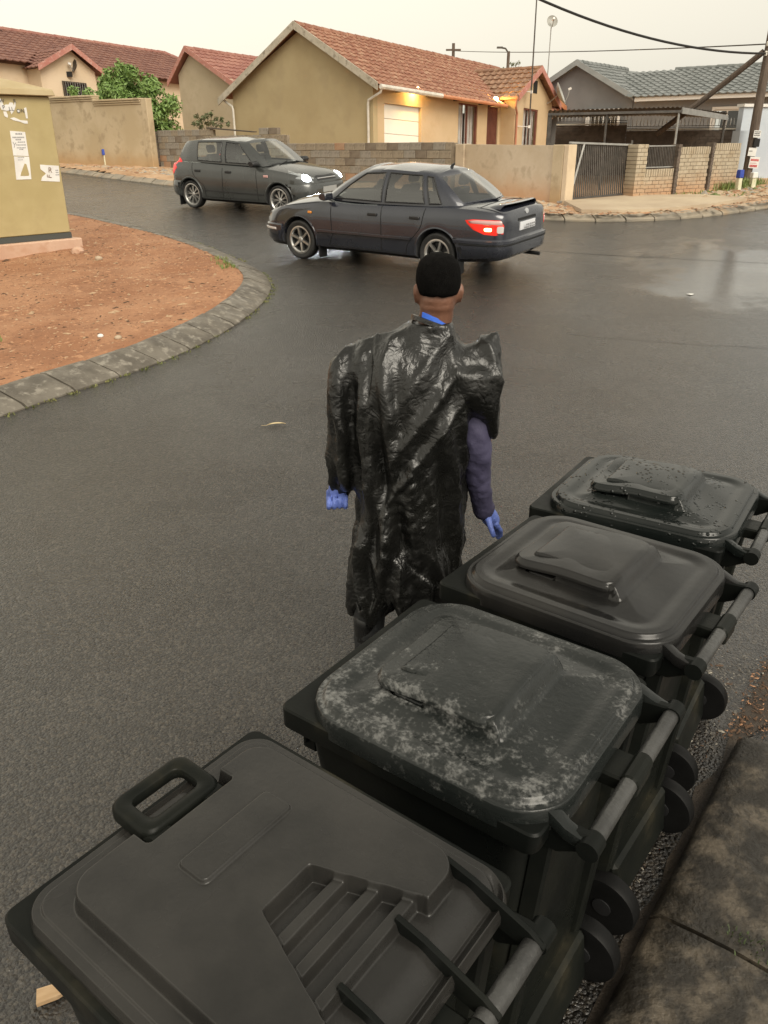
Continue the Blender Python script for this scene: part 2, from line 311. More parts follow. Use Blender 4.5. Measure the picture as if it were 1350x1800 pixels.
# kerb and pavement at the camera's feet, behind the bins
nk = MB(); e0, e1 = np.array([1.35, 2.37]), np.array([.36, 1.05]); d = (e0-e1)/np.linalg.norm(e0-e1); nn = np.array([d[1], -d[0]])
nroot = MB(); q = [e1-d*.9+nn*.02, e0-d*.02+nn*.02, e0-d*.02+nn*.43, e1-d*.9+nn*.43]
nroot.add([(a[0], a[1], .05) for a in q], [(0, 1, 2, 3)]); nroot = nroot.build('kerb', m_slab); tag(nroot, 'broad stained concrete kerb slabs beside the wheelie bins', kind='structure')
L_ = np.linalg.norm(e0-e1)+.9; cuts = [0, .62, 1.36, 1.80, L_]
cuts = [0, L_-1.62, L_-.96, L_]
for a, b in zip(cuts, cuts[1:]):
    g = .007; s0, s1 = e1-d*.9+d*(a+g), e1-d*.9+d*(b-g); rings = []
    nseg = 10
    for j in range(nseg+1):
        p = s0+(s1-s0)*j/nseg; rw = []
        for k, (o_, z_) in enumerate(((.0, -.02), (.004, .055), (.03, .082), (.12, .088), (.22, .09), (.32, .09), (.43, .088), (.438, -.02))):
            q = p+nn*o_; zz = z_+(.006*mnoise.noise((q[0]*9, q[1]*9, 3)) if z_ > 0 else 0); rw.append((q[0]+.006*mnoise.noise((q[0]*14, q[1]*14, 1)), q[1], zz))
        rings.append(rw)
    MB().rings(rings).build('kerb_block', m_slab, nroot, smooth=True, ang=50)
pv = MB(); q = [e1-d*2+nn*.445, e0+nn*.445, e0+nn*6, e1-d*2+nn*6]
pv.add([(a[0], a[1], .07) for a in q]+[(a[0], a[1], -.03) for a in q], [(0, 1, 2, 3), (0, 1, 5, 4), (1, 2, 6, 5)]); tag(pv.build('pavement', m_pave2), 'dark paving beside the stained kerb slabs', kind='structure')
# gutter strip of washed earth and silt between bins and kerb
m_silt = M('silt', (.026, .018, .012), (.055, .040, .027), ns=7, det=8, rough=.6, bump=.9, bs=60, bdet=6, world=True)
xs = []; st = MB(); NS = 40; wl = []
for i in range(NS+1):
    p = e1-d*.9+d*(L_+1.2)*i/NS; wob = .05*mnoise.noise((i*.4, 0, 7))+.02*mnoise.noise((i*1.7, 0, 2)); tt = i/NS; w_ = max(.004, (.035+wob*.8)*min(1, max(0, (1.0-tt)*4))); wl.append((p-nn*w_, p+nn*(.02+max(0, tt-.70)*1.2)))
st.add([(a[0], a[1], gz(a[1])+.006) for ab_ in wl for a in ab_], [(2*i, 2*i+2, 2*i+3, 2*i+1) for i in range(NS)])
tag(st.build('silt', m_silt), 'dark silt washed along the gutter by the kerb', kind='stuff')
m_patch = M('dried_cement', (.22, .17, .125), (.33, .27, .20), ns=9, det=7, rough=.75, bump=.6, bs=30, bdet=6, world=True)
cp = np.array([.66, 1.74]); pp = []
for k in range(44):
    a = 2*math.pi*k/44; r = (.11+.055*mnoise.noise((math.cos(a)*1.6, math.sin(a)*1.6, 5))+.03*mnoise.noise((math.cos(a)*5, math.sin(a)*5, 1))); pp.append((cp+d*r*1.45*math.cos(a)+nn*r*.72*math.sin(a)))
MB().add([(p[0], p[1], .014) for p in pp]+[(p[0], p[1], .002) for p in pp], [tuple(range(44))]+[(i, 44+i, 44+(i+1) % 44, (i+1) % 44) for i in range(44)]).build('cement_patch', m_patch); tag(bpy.data.objects['cement_patch'], 'ragged pale patch of dried cement in the gutter between the bin wheels', 'cement patch')

# a cold joint and a crack in the asphalt on the right
m_joint = M('asphalt_joint', (.018, .0155, .013), rough=.45)
for nm, pts, wd, lb in (('road_joint', [(1.78, 14.43), (3.1, 13.64), (4.37, 13.17), (5.96, 12.61)], .013, 'dark joint line across the asphalt at the right'), ('road_crack', [(2.05, 8.68), (2.73, 8.43), (3.34, 8.24), (3.99, 8.09)], .006, 'thin crack in the asphalt at the right')):
    jb = MB(); rows = []; pts = smooth_line(pts, 2)
    for i, (x, y) in enumerate(pts): q = wd*(.6+.7*abs(mnoise.noise((x*3, y*3, 1)))); o_ = .02*mnoise.noise((x*5, y*5, 4)); rows.append([(x, y-q+o_, gz(y-q)+.004), (x, y+q+o_, gz(y+q)+.004)])
    jb.rings(rows, cap=False, close=False); tag(jb.build(nm, m_joint), lb, kind='structure')
# ------------------------------------------------------------------ houses, walls, fences
m_oliveShade = M('shaded_olive_plaster', (.385, .305, .170), (.425, .345, .20), ns=.7, det=8, rough=.85, bump=.25, bs=60, bdet=5, c3=(.335, .265, .155), ns3=1.1, k3=.5)  # darker copy for the gable: its shade is put into the colour
m_peachLit = M('lit_peach_plaster', (.50, .375, .225), (.55, .42, .265), ns=.6, det=8, rough=.85, bump=.25, bs=60, c3=(.45, .32, .18), ns3=1.8, k3=.4)  # lighter copy: light on the right-facing walls is put into the colour
m_beige = M('beige_plaster', (.44, .37, .255), (.49, .42, .30), ns=.8, det=7, rough=.85, bump=.25, bs=60, c3=(.36, .30, .2), ns3=2.2, k3=.4)
m_cream = M('cream_plaster', (.60, .47, .32), (.66, .53, .38), ns=.8, det=7, rough=.85, bump=.2, bs=60)
m_grey = M('grey_plaster', (.19, .192, .195), (.225, .228, .23), ns=.8, det=7, rough=.8, bump=.2, bs=60)
m_blue = M('pale_blue_plaster', (.44, .49, .55), (.50, .55, .60), ns=.9, det=7, rough=.75, bump=.2, bs=50)
m_tileR = M('terracotta_tiles', (.235, .098, .062), (.33, .165, .105), ns=3.2, det=6, rough=.6, rough2=.8, bump=.4, bs=40, c3=(.44, .30, .20), ns3=6, k3=.65)
m_tileB = M('brown_tiles', (.21, .115, .07), (.30, .17, .105), ns=3.5, det=6, rough=.5, rough2=.7, bump=.4, bs=40, c3=(.42, .30, .2), ns3=7, k3=.5)
m_tileR2 = M('red_tiles', (.27, .115, .09), (.34, .165, .125), ns=2, det=6, rough=.6, rough2=.75, bump=.4, bs=40)
m_tileR3 = M('dark_red_tiles', (.165, .075, .057), (.225, .11, .08), ns=2, det=6, rough=.55, rough2=.7, bump=.4, bs=40)
m_tileG = M('grey_tiles', (.135, .145, .14), (.19, .20, .195), ns=2, det=6, rough=.32, rough2=.5, bump=.3, bs=40)
m_barge = M('weathered_bargeboard', (.50, .455, .37), (.40, .36, .28), ns=2, det=6, rough=.75, c3=(.20, .17, .13), ns3=6, k3=.7)
m_pinkB = M('pink_bargeboard', (.40, .16, .125), (.45, .21, .165), ns=2, det=5, rough=.6, c3=(.56, .38, .33), ns3=9, k3=.6)
m_greyB = M('grey_bargeboard', (.26, .28, .28), (.31, .33, .33), ns=2, rough=.6)
m_gutter = M('white_gutter', (.66, .63, .56), (.52, .49, .42), ns=3, rough=.5)
m_gutterR = M('terracotta_gutter', (.50, .19, .085), (.55, .25, .13), ns=3, rough=.5)
m_pvc = M('brown_pvc', (.42, .18, .11), (.46, .21, .13), rough=.45)
m_dark = M('plain_black', (.012, .011, .01), rough=.8)
m_soffit = M('dark_rafter', (.07, .055, .04), rough=.8)
m_wood = M('brown_window_wood', (.155, .052, .035), (.20, .075, .05), ns=4, rough=.5)
m_curt = M('white_curtain', (.74, .70, .66), (.60, .56, .53), ns=3, rough=.85)
m_gdoor = M('white_garage_door', (.80, .79, .73), (.76, .75, .69), ns=1.5, rough=.45)
m_glassW = glass_mat('window_glass', (.85, .87, .86))
m_whiteF = M('white_frame', (.72, .70, .66), rough=.5)
m_block = [M('cement_block', (.235, .195, .145), (.30, .255, .19), ns=6, det=6, rough=.85, bump=.7, bs=45, bdet=6, c3=(.15, .12, .085), ns3=9, k3=.6),
           M('grey_cement_block', (.23, .21, .175), (.29, .265, .225), ns=6, det=6, rough=.85, bump=.7, bs=45, bdet=6, c3=(.14, .12, .10), ns3=9, k3=.6),
           M('dark_cement_block', (.15, .12, .09), (.20, .165, .125), ns=6, det=6, rough=.85, bump=.7, bs=45, bdet=6),
           M('reddened_cement_block', (.32, .19, .115), (.36, .235, .15), ns=6, det=6, rough=.85, bump=.7, bs=45, bdet=6)]
m_mortar = M('mortar', (.27, .225, .165), (.20, .165, .12), ns=8, det=5, rough=.9, bump=.5, bs=60)
m_wallP = M('stained_boundary_plaster', (.44, .345, .215), (.52, .42, .28), ns=1.3, det=9, rough=.85, bump=.4, bs=30, bdet=7, c3=(.30, .225, .135), ns3=2.6, k3=.65)
m_wallP2 = M('bare_boundary_plaster', (.50, .405, .285), (.58, .485, .36), ns=1.4, det=9, rough=.85, bump=.4, bs=30, bdet=7, c3=(.36, .28, .19), ns3=2.8, k3=.65)
m_brickL = M('tan_stock_brick', (.39, .325, .235), (.47, .40, .295), ns=4, det=6, rough=.85, bump=.5, bs=50, c3=(.33, .25, .155), ns3=3, k3=.6)
m_brickD = M('dark_brick', (.105, .08, .062), (.16, .125, .098), ns=3, det=7, rough=.85, bump=.5, bs=50, c3=(.075, .06, .048), ns3=5, k3=.7)
m_steel = M('weathered_dark_steel', (.052, .046, .04), (.085, .075, .065), ns=8, rough=.5, rough2=.7)
m_steelL = M('galvanised_steel', (.33, .32, .30), (.42, .41, .385), ns=6, rough=.4, metal=.6)
m_bulb = M('lamp_glow', (1, .9, .7), emit=(1, .74, .36), es=16)
# red mud thrown up by rain on the foot of walls: wear that belongs to the plaster
def mudfoot(mat, z0, z1, c):
    h = H[mat.name]; n = h['t'].nodes; L = h['t'].links
    g = n.new('ShaderNodeNewGeometry'); s = n.new('ShaderNodeSeparateXYZ'); L.new(g.outputs['Position'], s.inputs[0])
    # height above the sloping footpath
    a = n.new('ShaderNodeMath'); a.operation = 'MULTIPLY_ADD'; a.inputs[1].default_value = -.05; L.new(s.outputs['Y'], a.inputs[0]); L.new(s.outputs['Z'], a.inputs[2])
    q = n.new('ShaderNodeMath'); q.operation = 'MULTIPLY_ADD'; q.inputs[1].default_value = .5; L.new(h['nz'](2.2, 8), q.inputs[0]); L.new(a.outputs[0], q.inputs[2])
    f = h['rg'](q.outputs[0], z0, z1, .75, 0); L.new(h['mix'](f, h['col'], c), h['b'].inputs['Base Color'])
for q, c in ((m_wallP, (.42, .26, .12)), (m_wallP2, (.50, .27, .13)), (m_brickL, (.46, .245, .12))): mudfoot(q, .05, .75, c)

class Fr:
    """local frame: a along s, b along g, absolute z with an optional fall along a"""
    def __init__(s, o, s_, g_, drop=0.0): s.o = Vector((o[0], o[1])); s.s = Vector(s_).normalized(); s.g = Vector(g_).normalized(); s.d = drop
    def __call__(s, a, b, z): p = s.o+s.s*a+s.g*b; return Vector((p.x, p.y, z-s.d*a))
    def box(s, mb, a0, a1, b0, b1, z0, z1, mi=0): return mb.hexa([s(a0, b0, z0), s(a1, b0, z0), s(a1, b1, z0), s(a0, b1, z0), s(a0, b0, z1), s(a1, b0, z1), s(a1, b1, z1), s(a0, b1, z1)], mi)
def local(o, root):
    """keep world placement under a root that stands at its own base"""
    o.parent = root; o.matrix_parent_inverse = root.matrix_world.inverted() if False else Matrix.Translation(-root.location); return o
def house(name, F, a, b, z, **k): return empty(name, F(a, b, z), **k)
def part(mb, name, mat, root, **k): return local(mb.build(name, mat, None, **k), root)
def tiles(mb, P0, ea, eb, poly, cw=.30, ch=.33, amp=.028, th=.032, mi=0, prof='S'):
    """roof tiles over the plane P0 + ea*u + eb*v; a tile is laid wherever its centre lies in poly (u,v)"""
    ea = Vector(ea).normalized(); eb = Vector(eb).normalized(); nn = ea.cross(eb).normalized()
    if nn.z < 0: nn = -nn
    us = [p[0] for p in poly]; vs_ = [p[1] for p in poly]; u0, u1, v0, v1 = min(us), max(us), min(vs_), max(vs_)
    nu = max(1, round((u1-u0)/cw)); nv = max(1, round((v1-v0)/ch)); cw = (u1-u0)/nu; ch = (v1-v0)/nv
    pf = [(0, 0), (.18, 1), (.36, .55), (.55, 0), (.8, -.25), (1, 0)] if prof == 'S' else [(0, 0), (.12, .9), (.25, 1), (.38, .2), (.7, .1), (.85, .0), (1, 0)]
    for j in range(nv):
        uu = [(u0+(i+.5)*cw, v0+(j+.5)*ch) for i in range(nu)]
        ins = pip(np.array([q[0] for q in uu]), np.array([q[1] for q in uu]), poly)
        for i in range(nu):
            if not ins[i]: continue
            jz = R_.uniform(-.004, .004); A = []; B = []; C = []
            for t, h_ in pf:
                u = u0+(i+t)*cw; hh = h_*amp+jz
                A.append(P0+ea*u+eb*(v0+j*ch-.03)+nn*(hh+th)); B.append(P0+ea*u+eb*(v0+(j+1)*ch)+nn*hh); C.append(P0+ea*u+eb*(v0+j*ch-.03)+nn*(hh-.01))
            k = len(pf); mb.add(A+B+C, [(q, q+1, k+q+1, k+q) for q in range(k-1)]+[(2*k+q, 2*k+q+1, q+1, q) for q in range(k-1)], mi)
def ridge_caps(mb, p, q, r=.10, n=None, mi=0):
    p, q = Vector(p), Vector(q); L_ = (q-p).length; n = n or max(2, int(L_/.42)); d = (q-p)/n
    for i in range(n):
        a = p+d*i+Vector((0, 0, R_.uniform(-.006, .006))); mb.tube([a-d*.04, a+d*.98], [r*1.08, r*.94], 8, mi)
def barge(mb, p, q, w=.2, t=.03, nrm=Vector((0, -1, 0)), mi=0):
    p, q = Vector(p), Vector(q); dn = Vector((0, 0, -w)); A = [p, q, q+dn, p+dn]; mb.prism(A, nrm*0, nrm*t, mi)
def window(root, F, b, a0, a1, z0, z1, out, nbar=5, curtain=True, frame=m_wood, mull=2, bars=m_wood, trim=None, sh=.9):
    """recessed window in the wall plane b; out = -1/+1 side that faces outdoors along g"""
    w = .055; f = MB()
    for x0, x1, y0, y1 in ((a0, a1, z1-w, z1), (a0, a1, z0, z0+w), (a0, a0+w, z0+w, z1-w), (a1-w, a1, z0+w, z1-w)): F.box(f, x0, x1, b-out*.10, b-out*.03, y0, y1)
    for k in range(1, mull): x = a0+(a1-a0)*k/mull; F.box(f, x-.02, x+.02, b-out*.095, b-out*.04, z0+w, z1-w)
    fr = part(f, 'window', frame, root)
    p = MB(); p.add([F(a0+w*.8, b-out*.075, z0+w*.8), F(a1-w*.8, b-out*.075, z0+w*.8), F(a1-w*.8, b-out*.075, z1-w*.8), F(a0+w*.8, b-out*.075, z1-w*.8)], [(0, 1, 2, 3)]); po = p.build('pane', m_glassW, fr, fix=False)
    if po.data.polygons[0].normal.dot(F.g.to_3d()*out) < 0: po.data.flip_normals()
    if nbar:
        for k in range(nbar):
            x = a0+w+(a1-a0-2*w)*(k+.5)/nbar; mb = MB(); mb.tube([F(x, b+out*-.015, z0+.03), F(x, b+out*-.015, z1-.03)], .009, 5); o = part(mb, 'burglar_bar', bars, root)
    bk = MB(); F.box(bk, a0+.01, a1-.01, b-out*sh, b-out*(sh-.012), z0+.01 if sh < .5 else z0-.1, z1-.01 if sh < .5 else z1+.1); part(bk, 'painted_room_shade', m_dark, root)  # black panel paints in the darkness of the room behind the pane
    if curtain:
        for x0, x1 in ((a0+.02, a0+(a1-a0)*.46), (a0+(a1-a0)*.54, a1-.02)):
            c = MB(); n_ = 26; pts = []
            for i in range(n_+1):
                t = i/n_; q = math.sin(t*n_*1.25)*.022+.012*math.sin(t*9); pts.append((x0+(x1-x0)*t, b-out*(.19+q)))
            c.add([F(x, y, z) for x, y in pts for z in (z0-.05, z1)], [(2*i, 2*i+2, 2*i+3, 2*i+1) for i in range(n_)]); part(c, 'curtain', m_curt, root, smooth=True)
    if trim:
        t_ = MB(); e = .09
        for x0, x1, y0, y1 in ((a0-e, a1+e, z1, z1+e), (a0-e, a1+e, z0-e, z0), (a0-e, a0, z0, z1), (a1, a1+e, z0, z1)): F.box(t_, x0, x1, b-out*.02, b+out*.035, y0, y1)
        part(t_, 'window_surround', trim, root)
    return fr
def downpipe(root, pts, mat=m_gutter, r=.04):
    mb = MB(); mb.tube(pts, r, 8); return part(mb, 'downpipe', mat, root, smooth=True)

# ---- the ochre house with the garage
S_, G_ = (.62, .79), (-.79, .62)
F = Fr((-.23, 28.0), S_, G_, .045)
hs = house('house', F, 0, 0, 1.2, label='ochre plastered house with terracotta tiled gable roof and white garage door', cat='house')
GW, EV, AP = 6.45, 3.86, 5.60     # gable width, wall head, apex
wm = MB(); wm.prism([F(0, 0, .9), F(0, GW, .9), F(0, GW, EV+.05), F(0, GW*.47, AP-.12), F(0, 0, EV+.05)], F.s.to_3d()*0, F.s.to_3d()*.22); part(wm, 'gable_wall', m_oliveShade, hs)
wm = MB(); T = .22
for a0, a1, z0, z1 in ((.225, .57, .9, EV), (.57, 2.63, 3.33, EV), (2.63, 4.94, .9, EV), (4.94, 6.25, 3.66, EV), (4.94, 6.25, .9, 2.2), (6.25, 6.95, .9, EV), (6.95, 7.77, 3.68, EV), (7.77, 8.12, .9, EV)): F.box(wm, a0, a1, .002, T, z0, z1)
F.box(wm, .23, 12, 6.2, 6.4, .9, EV); F.box(wm, 11.9, 12.1, 0.0, 6.4, .9, EV)
part(wm, 'wall', m_peachLit, hs)
# garage door of four panels
for k in range(5):
    p = MB(); z0 = 1.13+k*.44; F.box(p, .58, 2.62, .10, .14, z0+.006, z0+.434); part(p, 'garage_door_panel', m_gdoor, hs, bevel=.008)
window(hs, F, 0, 4.94, 6.25, 2.2, 3.66, -1, nbar=4)
d_ = MB(); F.box(d_, 6.97, 7.75, .07, .11, 1.2, 3.67); dd = part(d_, 'door', m_wood, hs)
for k in range(8):
    mb = MB(); x = 7.02+k*.097; mb.tube([F(x, .03, 1.2), F(x, .03, 3.66)], .014, 5); part(mb, 'security_bar', m_wood, hs)
# porch wing
b0 = -.62
wm = MB(); F.box(wm, 7.95, 8.15, b0+.2, -.003, .9, 4.02); 
for a0, a1, z0, z1 in ((7.95, 8.62, .9, 4.02), (8.62, 9.80, 3.72, 4.02), (8.62, 9.80, .9, 2.3), (9.80, 10.95, .9, 4.02)): F.box(wm, a0, a1, b0, b0+.2, z0, z1)
wm.prism([F(7.95, b0, 4.02), F(10.95, b0, 4.02), F(9.42, b0, 5.02)], F.g.to_3d()*0, F.g.to_3d()*.2); F.box(wm, 10.75, 10.95, b0+.205, -.003, .9, 4.02)
part(wm, 'porch_wall', m_peachLit, hs)
window(hs, F, b0, 8.62, 9.80, 2.3, 3.72, -1, nbar=4)
v = MB(); F.box(v, 9.28, 9.60, b0-.012, b0-.002, 4.28, 4.72); part(v, 'gable_vent', m_dark, hs)
# roofs
sl = Vector(F(0, GW*.47, AP))-Vector(F(0, -.36, EV-.17+.0)); slope_n = sl.normalized()
eav = lambda a: Vector(F(a, -.40, EV-.10)); rdg = lambda a: Vector(F(a, GW*.47, AP+.02))
ea = eav(1)-eav(0); eb = rdg(0)-eav(0); eb = eb-ea.normalized()*eb.dot(ea.normalized()); Lv = eb.length
tm = MB(); tiles(tm, eav(-.22), ea, eb, [(0, 0), (7.7, 0), (10.2, 2.0), (13, 2.0), (13, Lv), (0, Lv)])
tiles(tm, eav(-.22), ea, eb, [(11.2, 0), (13.0, 0), (13, 2.0), (10.2, 2.0)])
o = part(tm, 'roof_tiles', m_tileR, hs); o['kind'] = 'stuff'
bk = MB(); bl = Vector(F(0, GW+.42, EV-.25)); bk.add([rdg(-.22), rdg(12.8), Vector(F(12.8, GW+.42, EV-.22)), Vector(F(-.22, GW+.42, EV-.22))], [(0, 1, 2, 3)])
bk.add([eav(-.2)-Vector((0, 0, .03)), eav(12.8)-Vector((0, 0, .03)), rdg(12.8)-Vector((0, 0, .05)), rdg(-.2)-Vector((0, 0, .05))], [(0, 1, 2, 3)]); part(bk, 'roof', m_tileR, hs)
rc = MB(); ridge_caps(rc, rdg(-.2), rdg(12.8)); part(rc, 'ridge_tiles', m_tileR, hs, smooth=True)
for p, q in ((eav(-.25)+Vector((0, 0, .07)), rdg(-.25)+Vector((0, 0, .09))), (rdg(-.25)+Vector((0, 0, .09)), Vector(F(-.25, GW+.5, EV-.23)))):
    mid = p.lerp(q, .45)
    for x, y in ((p, mid), (mid, q)):
        e = (y-x).normalized()*.006; mb = MB(); barge(mb, x+e, y-e, .23, .035, -F.s.to_3d()); part(mb, 'bargeboard', m_barge, hs)
gt = MB(); P = [F(a, -.46, EV-.15) for a in (-.2, 3.2)]; gt.tube(P, .07, 8); part(gt, 'gutter', m_gutter, hs)
gt = MB(); P = [F(a, -.46, EV-.15) for a in (3.2, 7.6)]; gt.tube(P, .06, 8); part(gt, 'gutter', m_gutterR, hs)
for a in (1.2, 2.9, 4.6, 6.3, 7.0):
    mb = MB(); F.box(mb, a-.03, a+.03, -.38, -.004, EV-.19, EV-.07); part(mb, 'rafter', m_soffit, hs)
downpipe(hs, [F(-.12, -.44, EV-.2), F(-.12, -.40, EV-.30), F(-.10, .10, EV-.5), F(-.08, .14, EV-.62), F(-.08, .14, 1.1)])
downpipe(hs, [F(-.1, GW+.35, EV-.3), F(-.1, GW-.05, EV-.5), F(-.1, GW-.08, EV-.6), F(-.1, GW-.08, 1.1)])
# porch roof: ridge towards the main roof
pe = lambda b: Vector(F(7.72, b, 4.02)); pr = lambda b: Vector(F(9.42, b, 5.14)); pf = lambda b: Vector(F(11.25, b, 3.95))
ea = pe(1)-pe(0); eb = pr(0)-pe(0); l2 = eb.length
tm = MB(); tiles(tm, pe(-.85), ea, eb, [(0, 0), (.75, 0), (3.15, l2), (0, l2)], cw=.28, ch=.31, amp=.035, th=.04)
ea2 = pf(1)-pf(0); eb2 = pr(0)-pf(0); tiles(tm, pf(-.85), ea2, eb2, [(0, 0), (.8, 0), (2.9, eb2.length), (0, eb2.length)], cw=.3)
o = part(tm, 'porch_roof_tiles', m_tileB, hs); o['kind'] = 'stuff'
bk = MB(); bk.add([pe(-.84), pe(.0), pr(2.3), pr(-.84), pf(.0), pf(-.84)], [(0, 1, 2, 3), (3, 2, 4, 5)]); part(bk, 'porch_roof', m_tileB, hs)
rc = MB(); ridge_caps(rc, pr(-.86), pr(2.3), .09); part(rc, 'ridge_tiles', m_tileB, hs, smooth=True)
for p, q in ((pe(-.87), pr(-.87)), (pr(-.87), pf(-.87))):
    mb = MB(); barge(mb, p+Vector((0, 0, .08)), q+Vector((0, 0, .08)), .22, .035, -F.g.to_3d()); part(mb, 'bargeboard', m_pinkB, hs)
gt = MB(); gt.tube([F(7.68, -.85, 3.98), F(7.68, -.1, 3.98)], .06, 8); part(gt, 'gutter', m_gutterR, hs)
downpipe(hs, [F(7.68, -.8, 3.93), F(7.70, -.78, 3.7), F(8.02, b0-.06, 3.45), F(8.02, b0-.06, 1.2)], m_pvc)
downpipe(hs, [F(11.2, -.8, 3.85), F(11.2, -.75, 3.7), F(10.85, b0-.06, 3.45), F(10.85, b0-.06, 1.2)], m_pvc)
# low lean-to roof on the right of the porch
lt = MB(); A0, A1, A2, A3 = F(10.7, -.2, 4.68), F(13.0, -.35, 3.93), F(13.0, 2.2, 3.93), F(10.7, 2.2, 4.68)
lt.prism([A0, A1, A2, A3], (0, 0, 0), (0, 0, .06)); part(lt, 'lean_to_roof', m_tileR2, hs)
mb = MB(); barge(mb, A0+Vector((0, 0, .09)), A1+Vector((0, 0, .09)), .2, .035, -F.g.to_3d()); part(mb, 'bargeboard', m_gutterR, hs)
wm = MB(); F.box(wm, 10.96, 12.6, .3, .5, .9, 3.95); part(wm, 'wall', m_oliveShade, hs)
d_ = MB(); F.box(d_, 11.1, 11.6, .25, .295, 1.2, 3.4); part(d_, 'door', m_wood, hs)
# two lit bulkhead lamps under the eave
def wall_lamp(a, z):
    mb = MB(); mb.lathe([(.03, 0), (.06, .01), (.06, .03)], 12, 'Z'); base = MB(); base.box((0, 0, 0), (.06, .08, .06)); 
    b_ = MB(); c = F(a, -.12, z); s_ = [(0.001, -.10)]+[(.10*math.cos(t), .10*math.sin(t)) for t in np.linspace(-1.3, 1.3, 7)]+[(.001, .10)]
    b_.lathe(s_, 12, 'Z', c); st_ = MB(); st_.tube([F(a, 0, z+.08), F(a, -.12, z+.09), F(a, -.12, z+.06)], .02, 6); f_ = part(st_, 'lamp_bracket', m_whiteF, hs); o = part(b_, 'lamp', m_bulb, hs, smooth=True)
    ld = bpy.data.lights.new('lamp_light', 'POINT'); ld.energy = 42; ld.color = (1, .62, .18); ld.shadow_soft_size = .06; lo = bpy.data.objects.new('lamp_light', ld); COL.objects.link(lo); lo.location = F(a-.12, -.26, z-.04)
wall_lamp(2.21, 3.82); wall_lamp(7.32, 3.92)
# satellite dishes
m_dish = M('dish_grey', (.40, .40, .37), (.34, .34, .31), ns=4, rough=.45)
def dish(name, c, r, aim, mats, label, mount):
    root = empty(name, c, label=label, cat='satellite dish'); q = Vector(aim).normalized().to_track_quat('Z', 'Y').to_matrix()
    mb = MB(); pr_ = [(0.001, -.0)]+[(r*t, .16*r*t*t*2.2) for t in (.25, .5, .75, 1)]+[(r*1.02, .16*r*2.2+.005), (r*.98, .16*r*2.2-.02)]+[(r*t, .16*r*t*t*2.2-.02) for t in (.75, .5, .25)]+[(.001, -.02)]
    mb.lathe(pr_, 28); mb.v = [tuple(q @ Vector(p)) for p in mb.v]; mb.build('reflector', mats, root, smooth=True)
    a = MB(); a.tube([q @ Vector((0, -r*.95, .3*r)), q @ Vector((0, -r*.5, r*.8)), q @ Vector((0, -.02, r*1.15))], .016, 6); a.build('feed_arm', m_steelL, root)
    l = MB(); l.box(q @ Vector((0, 0, r*1.18)), (.08, .08, .12), M_=q); l.build('receiver', m_whiteF, root)
    m_ = MB(); m_.tube([q @ Vector((0, 0, -.02))]+[Vector(p)-Vector(c) for p in mount], .02, 6); m_.build('bracket', m_steelL, root); return root
dish('satellite_dish', F(10.6, b0-.42, 4.30), .42, (.93, -.30, .45), m_dish, 'grey satellite dish mounted on the pink edged porch gable', [F(10.55, b0-.1, 4.05), F(10.5, b0, 4.0)])
# tall thin mast clamped to the porch
mr_ = empty('antenna_mast', F(8.60, b0-.3, 1.2), label='tall thin antenna mast standing in front of the porch window', cat='mast')
mb = MB(); top = Vector(F(8.55, b0-.3, 8.0)); mb.tube([F(8.60, b0-.3, 1.2), F(8.58, b0-.3, 4.2), top], [.032, .03, .022], 6); part(mb, 'pole', m_steel, mr_)
for z in (3.05, 4.25):
    mb = MB(); mb.tube([F(8.2, b0, z-.0), F(8.59, b0-.3, z)], .014, 5); mb.box(F(8.6, b0-.3, z), (.08, .08, .1)); part(mb, 'clamp', m_whiteF, mr_)

# ---- neighbour house with plain gable and red roof, behind on the left
F2 = Fr((-5.55, 35.0), S_, G_, .03)
h2 = house('house', F2, 0, 0, 1.5, label='plain beige house with red tiled gable half behind the ochre house', cat='house')
GW2 = 3.55; EV2, AP2 = 4.20, 5.62
wm = MB(); wm.prism([F2(0, 0, 1.2), F2(0, GW2, 1.2), F2(0, GW2, EV2+.55), F2(0, GW2*.76, AP2-.15), F2(0, 0, EV2+.06)], F2.s.to_3d()*0, F2.s.to_3d()*.22); part(wm, 'gable_wall', m_beige, h2)
wm = MB(); F2.box(wm, .225, 9, .003, .22, 1.2, EV2); part(wm, 'wall', m_peachLit, h2)
eav = lambda a: Vector(F2(a, -.40, EV2-.18)); rdg = lambda a: Vector(F2(a, GW2*.76, AP2))
ea = eav(1)-eav(0); eb = rdg(0)-eav(0); tm = MB(); tiles(tm, eav(-.2), ea, eb, [(0, 0), (9, 0), (9, eb.length), (0, eb.length)], cw=.32, ch=.35); o = part(tm, 'roof_tiles', m_tileR2, h2); o['kind'] = 'stuff'
bk = MB(); bk.add([rdg(-.2), rdg(9), Vector(F2(9, GW2+.4, EV2+.25)), Vector(F2(-.2, GW2+.4, EV2+.25)), eav(-.2), eav(9)], [(0, 1, 2, 3), (4, 5, 1, 0)]); part(bk, 'roof', m_tileR2, h2)
rc = MB(); ridge_caps(rc, rdg(-.2), rdg(9)); part(rc, 'ridge_tiles', m_tileR2, h2, smooth=True)
for p, q in ((eav(-.23), rdg(-.23)), (rdg(-.23), Vector(F2(-.23, GW2+.45, EV2+.22)))):
    mb = MB(); barge(mb, p+Vector((0, 0, .1)), q+Vector((0, 0, .1)), .2, .035, -F2.s.to_3d()); part(mb, 'bargeboard', m_pinkB, h2)
downpipe(h2, [F2(-.1, -.3, EV2-.25), F2(-.06, -.06, EV2-.6), F2(-.06, -.06, 1.5)], m_pvc, .05)

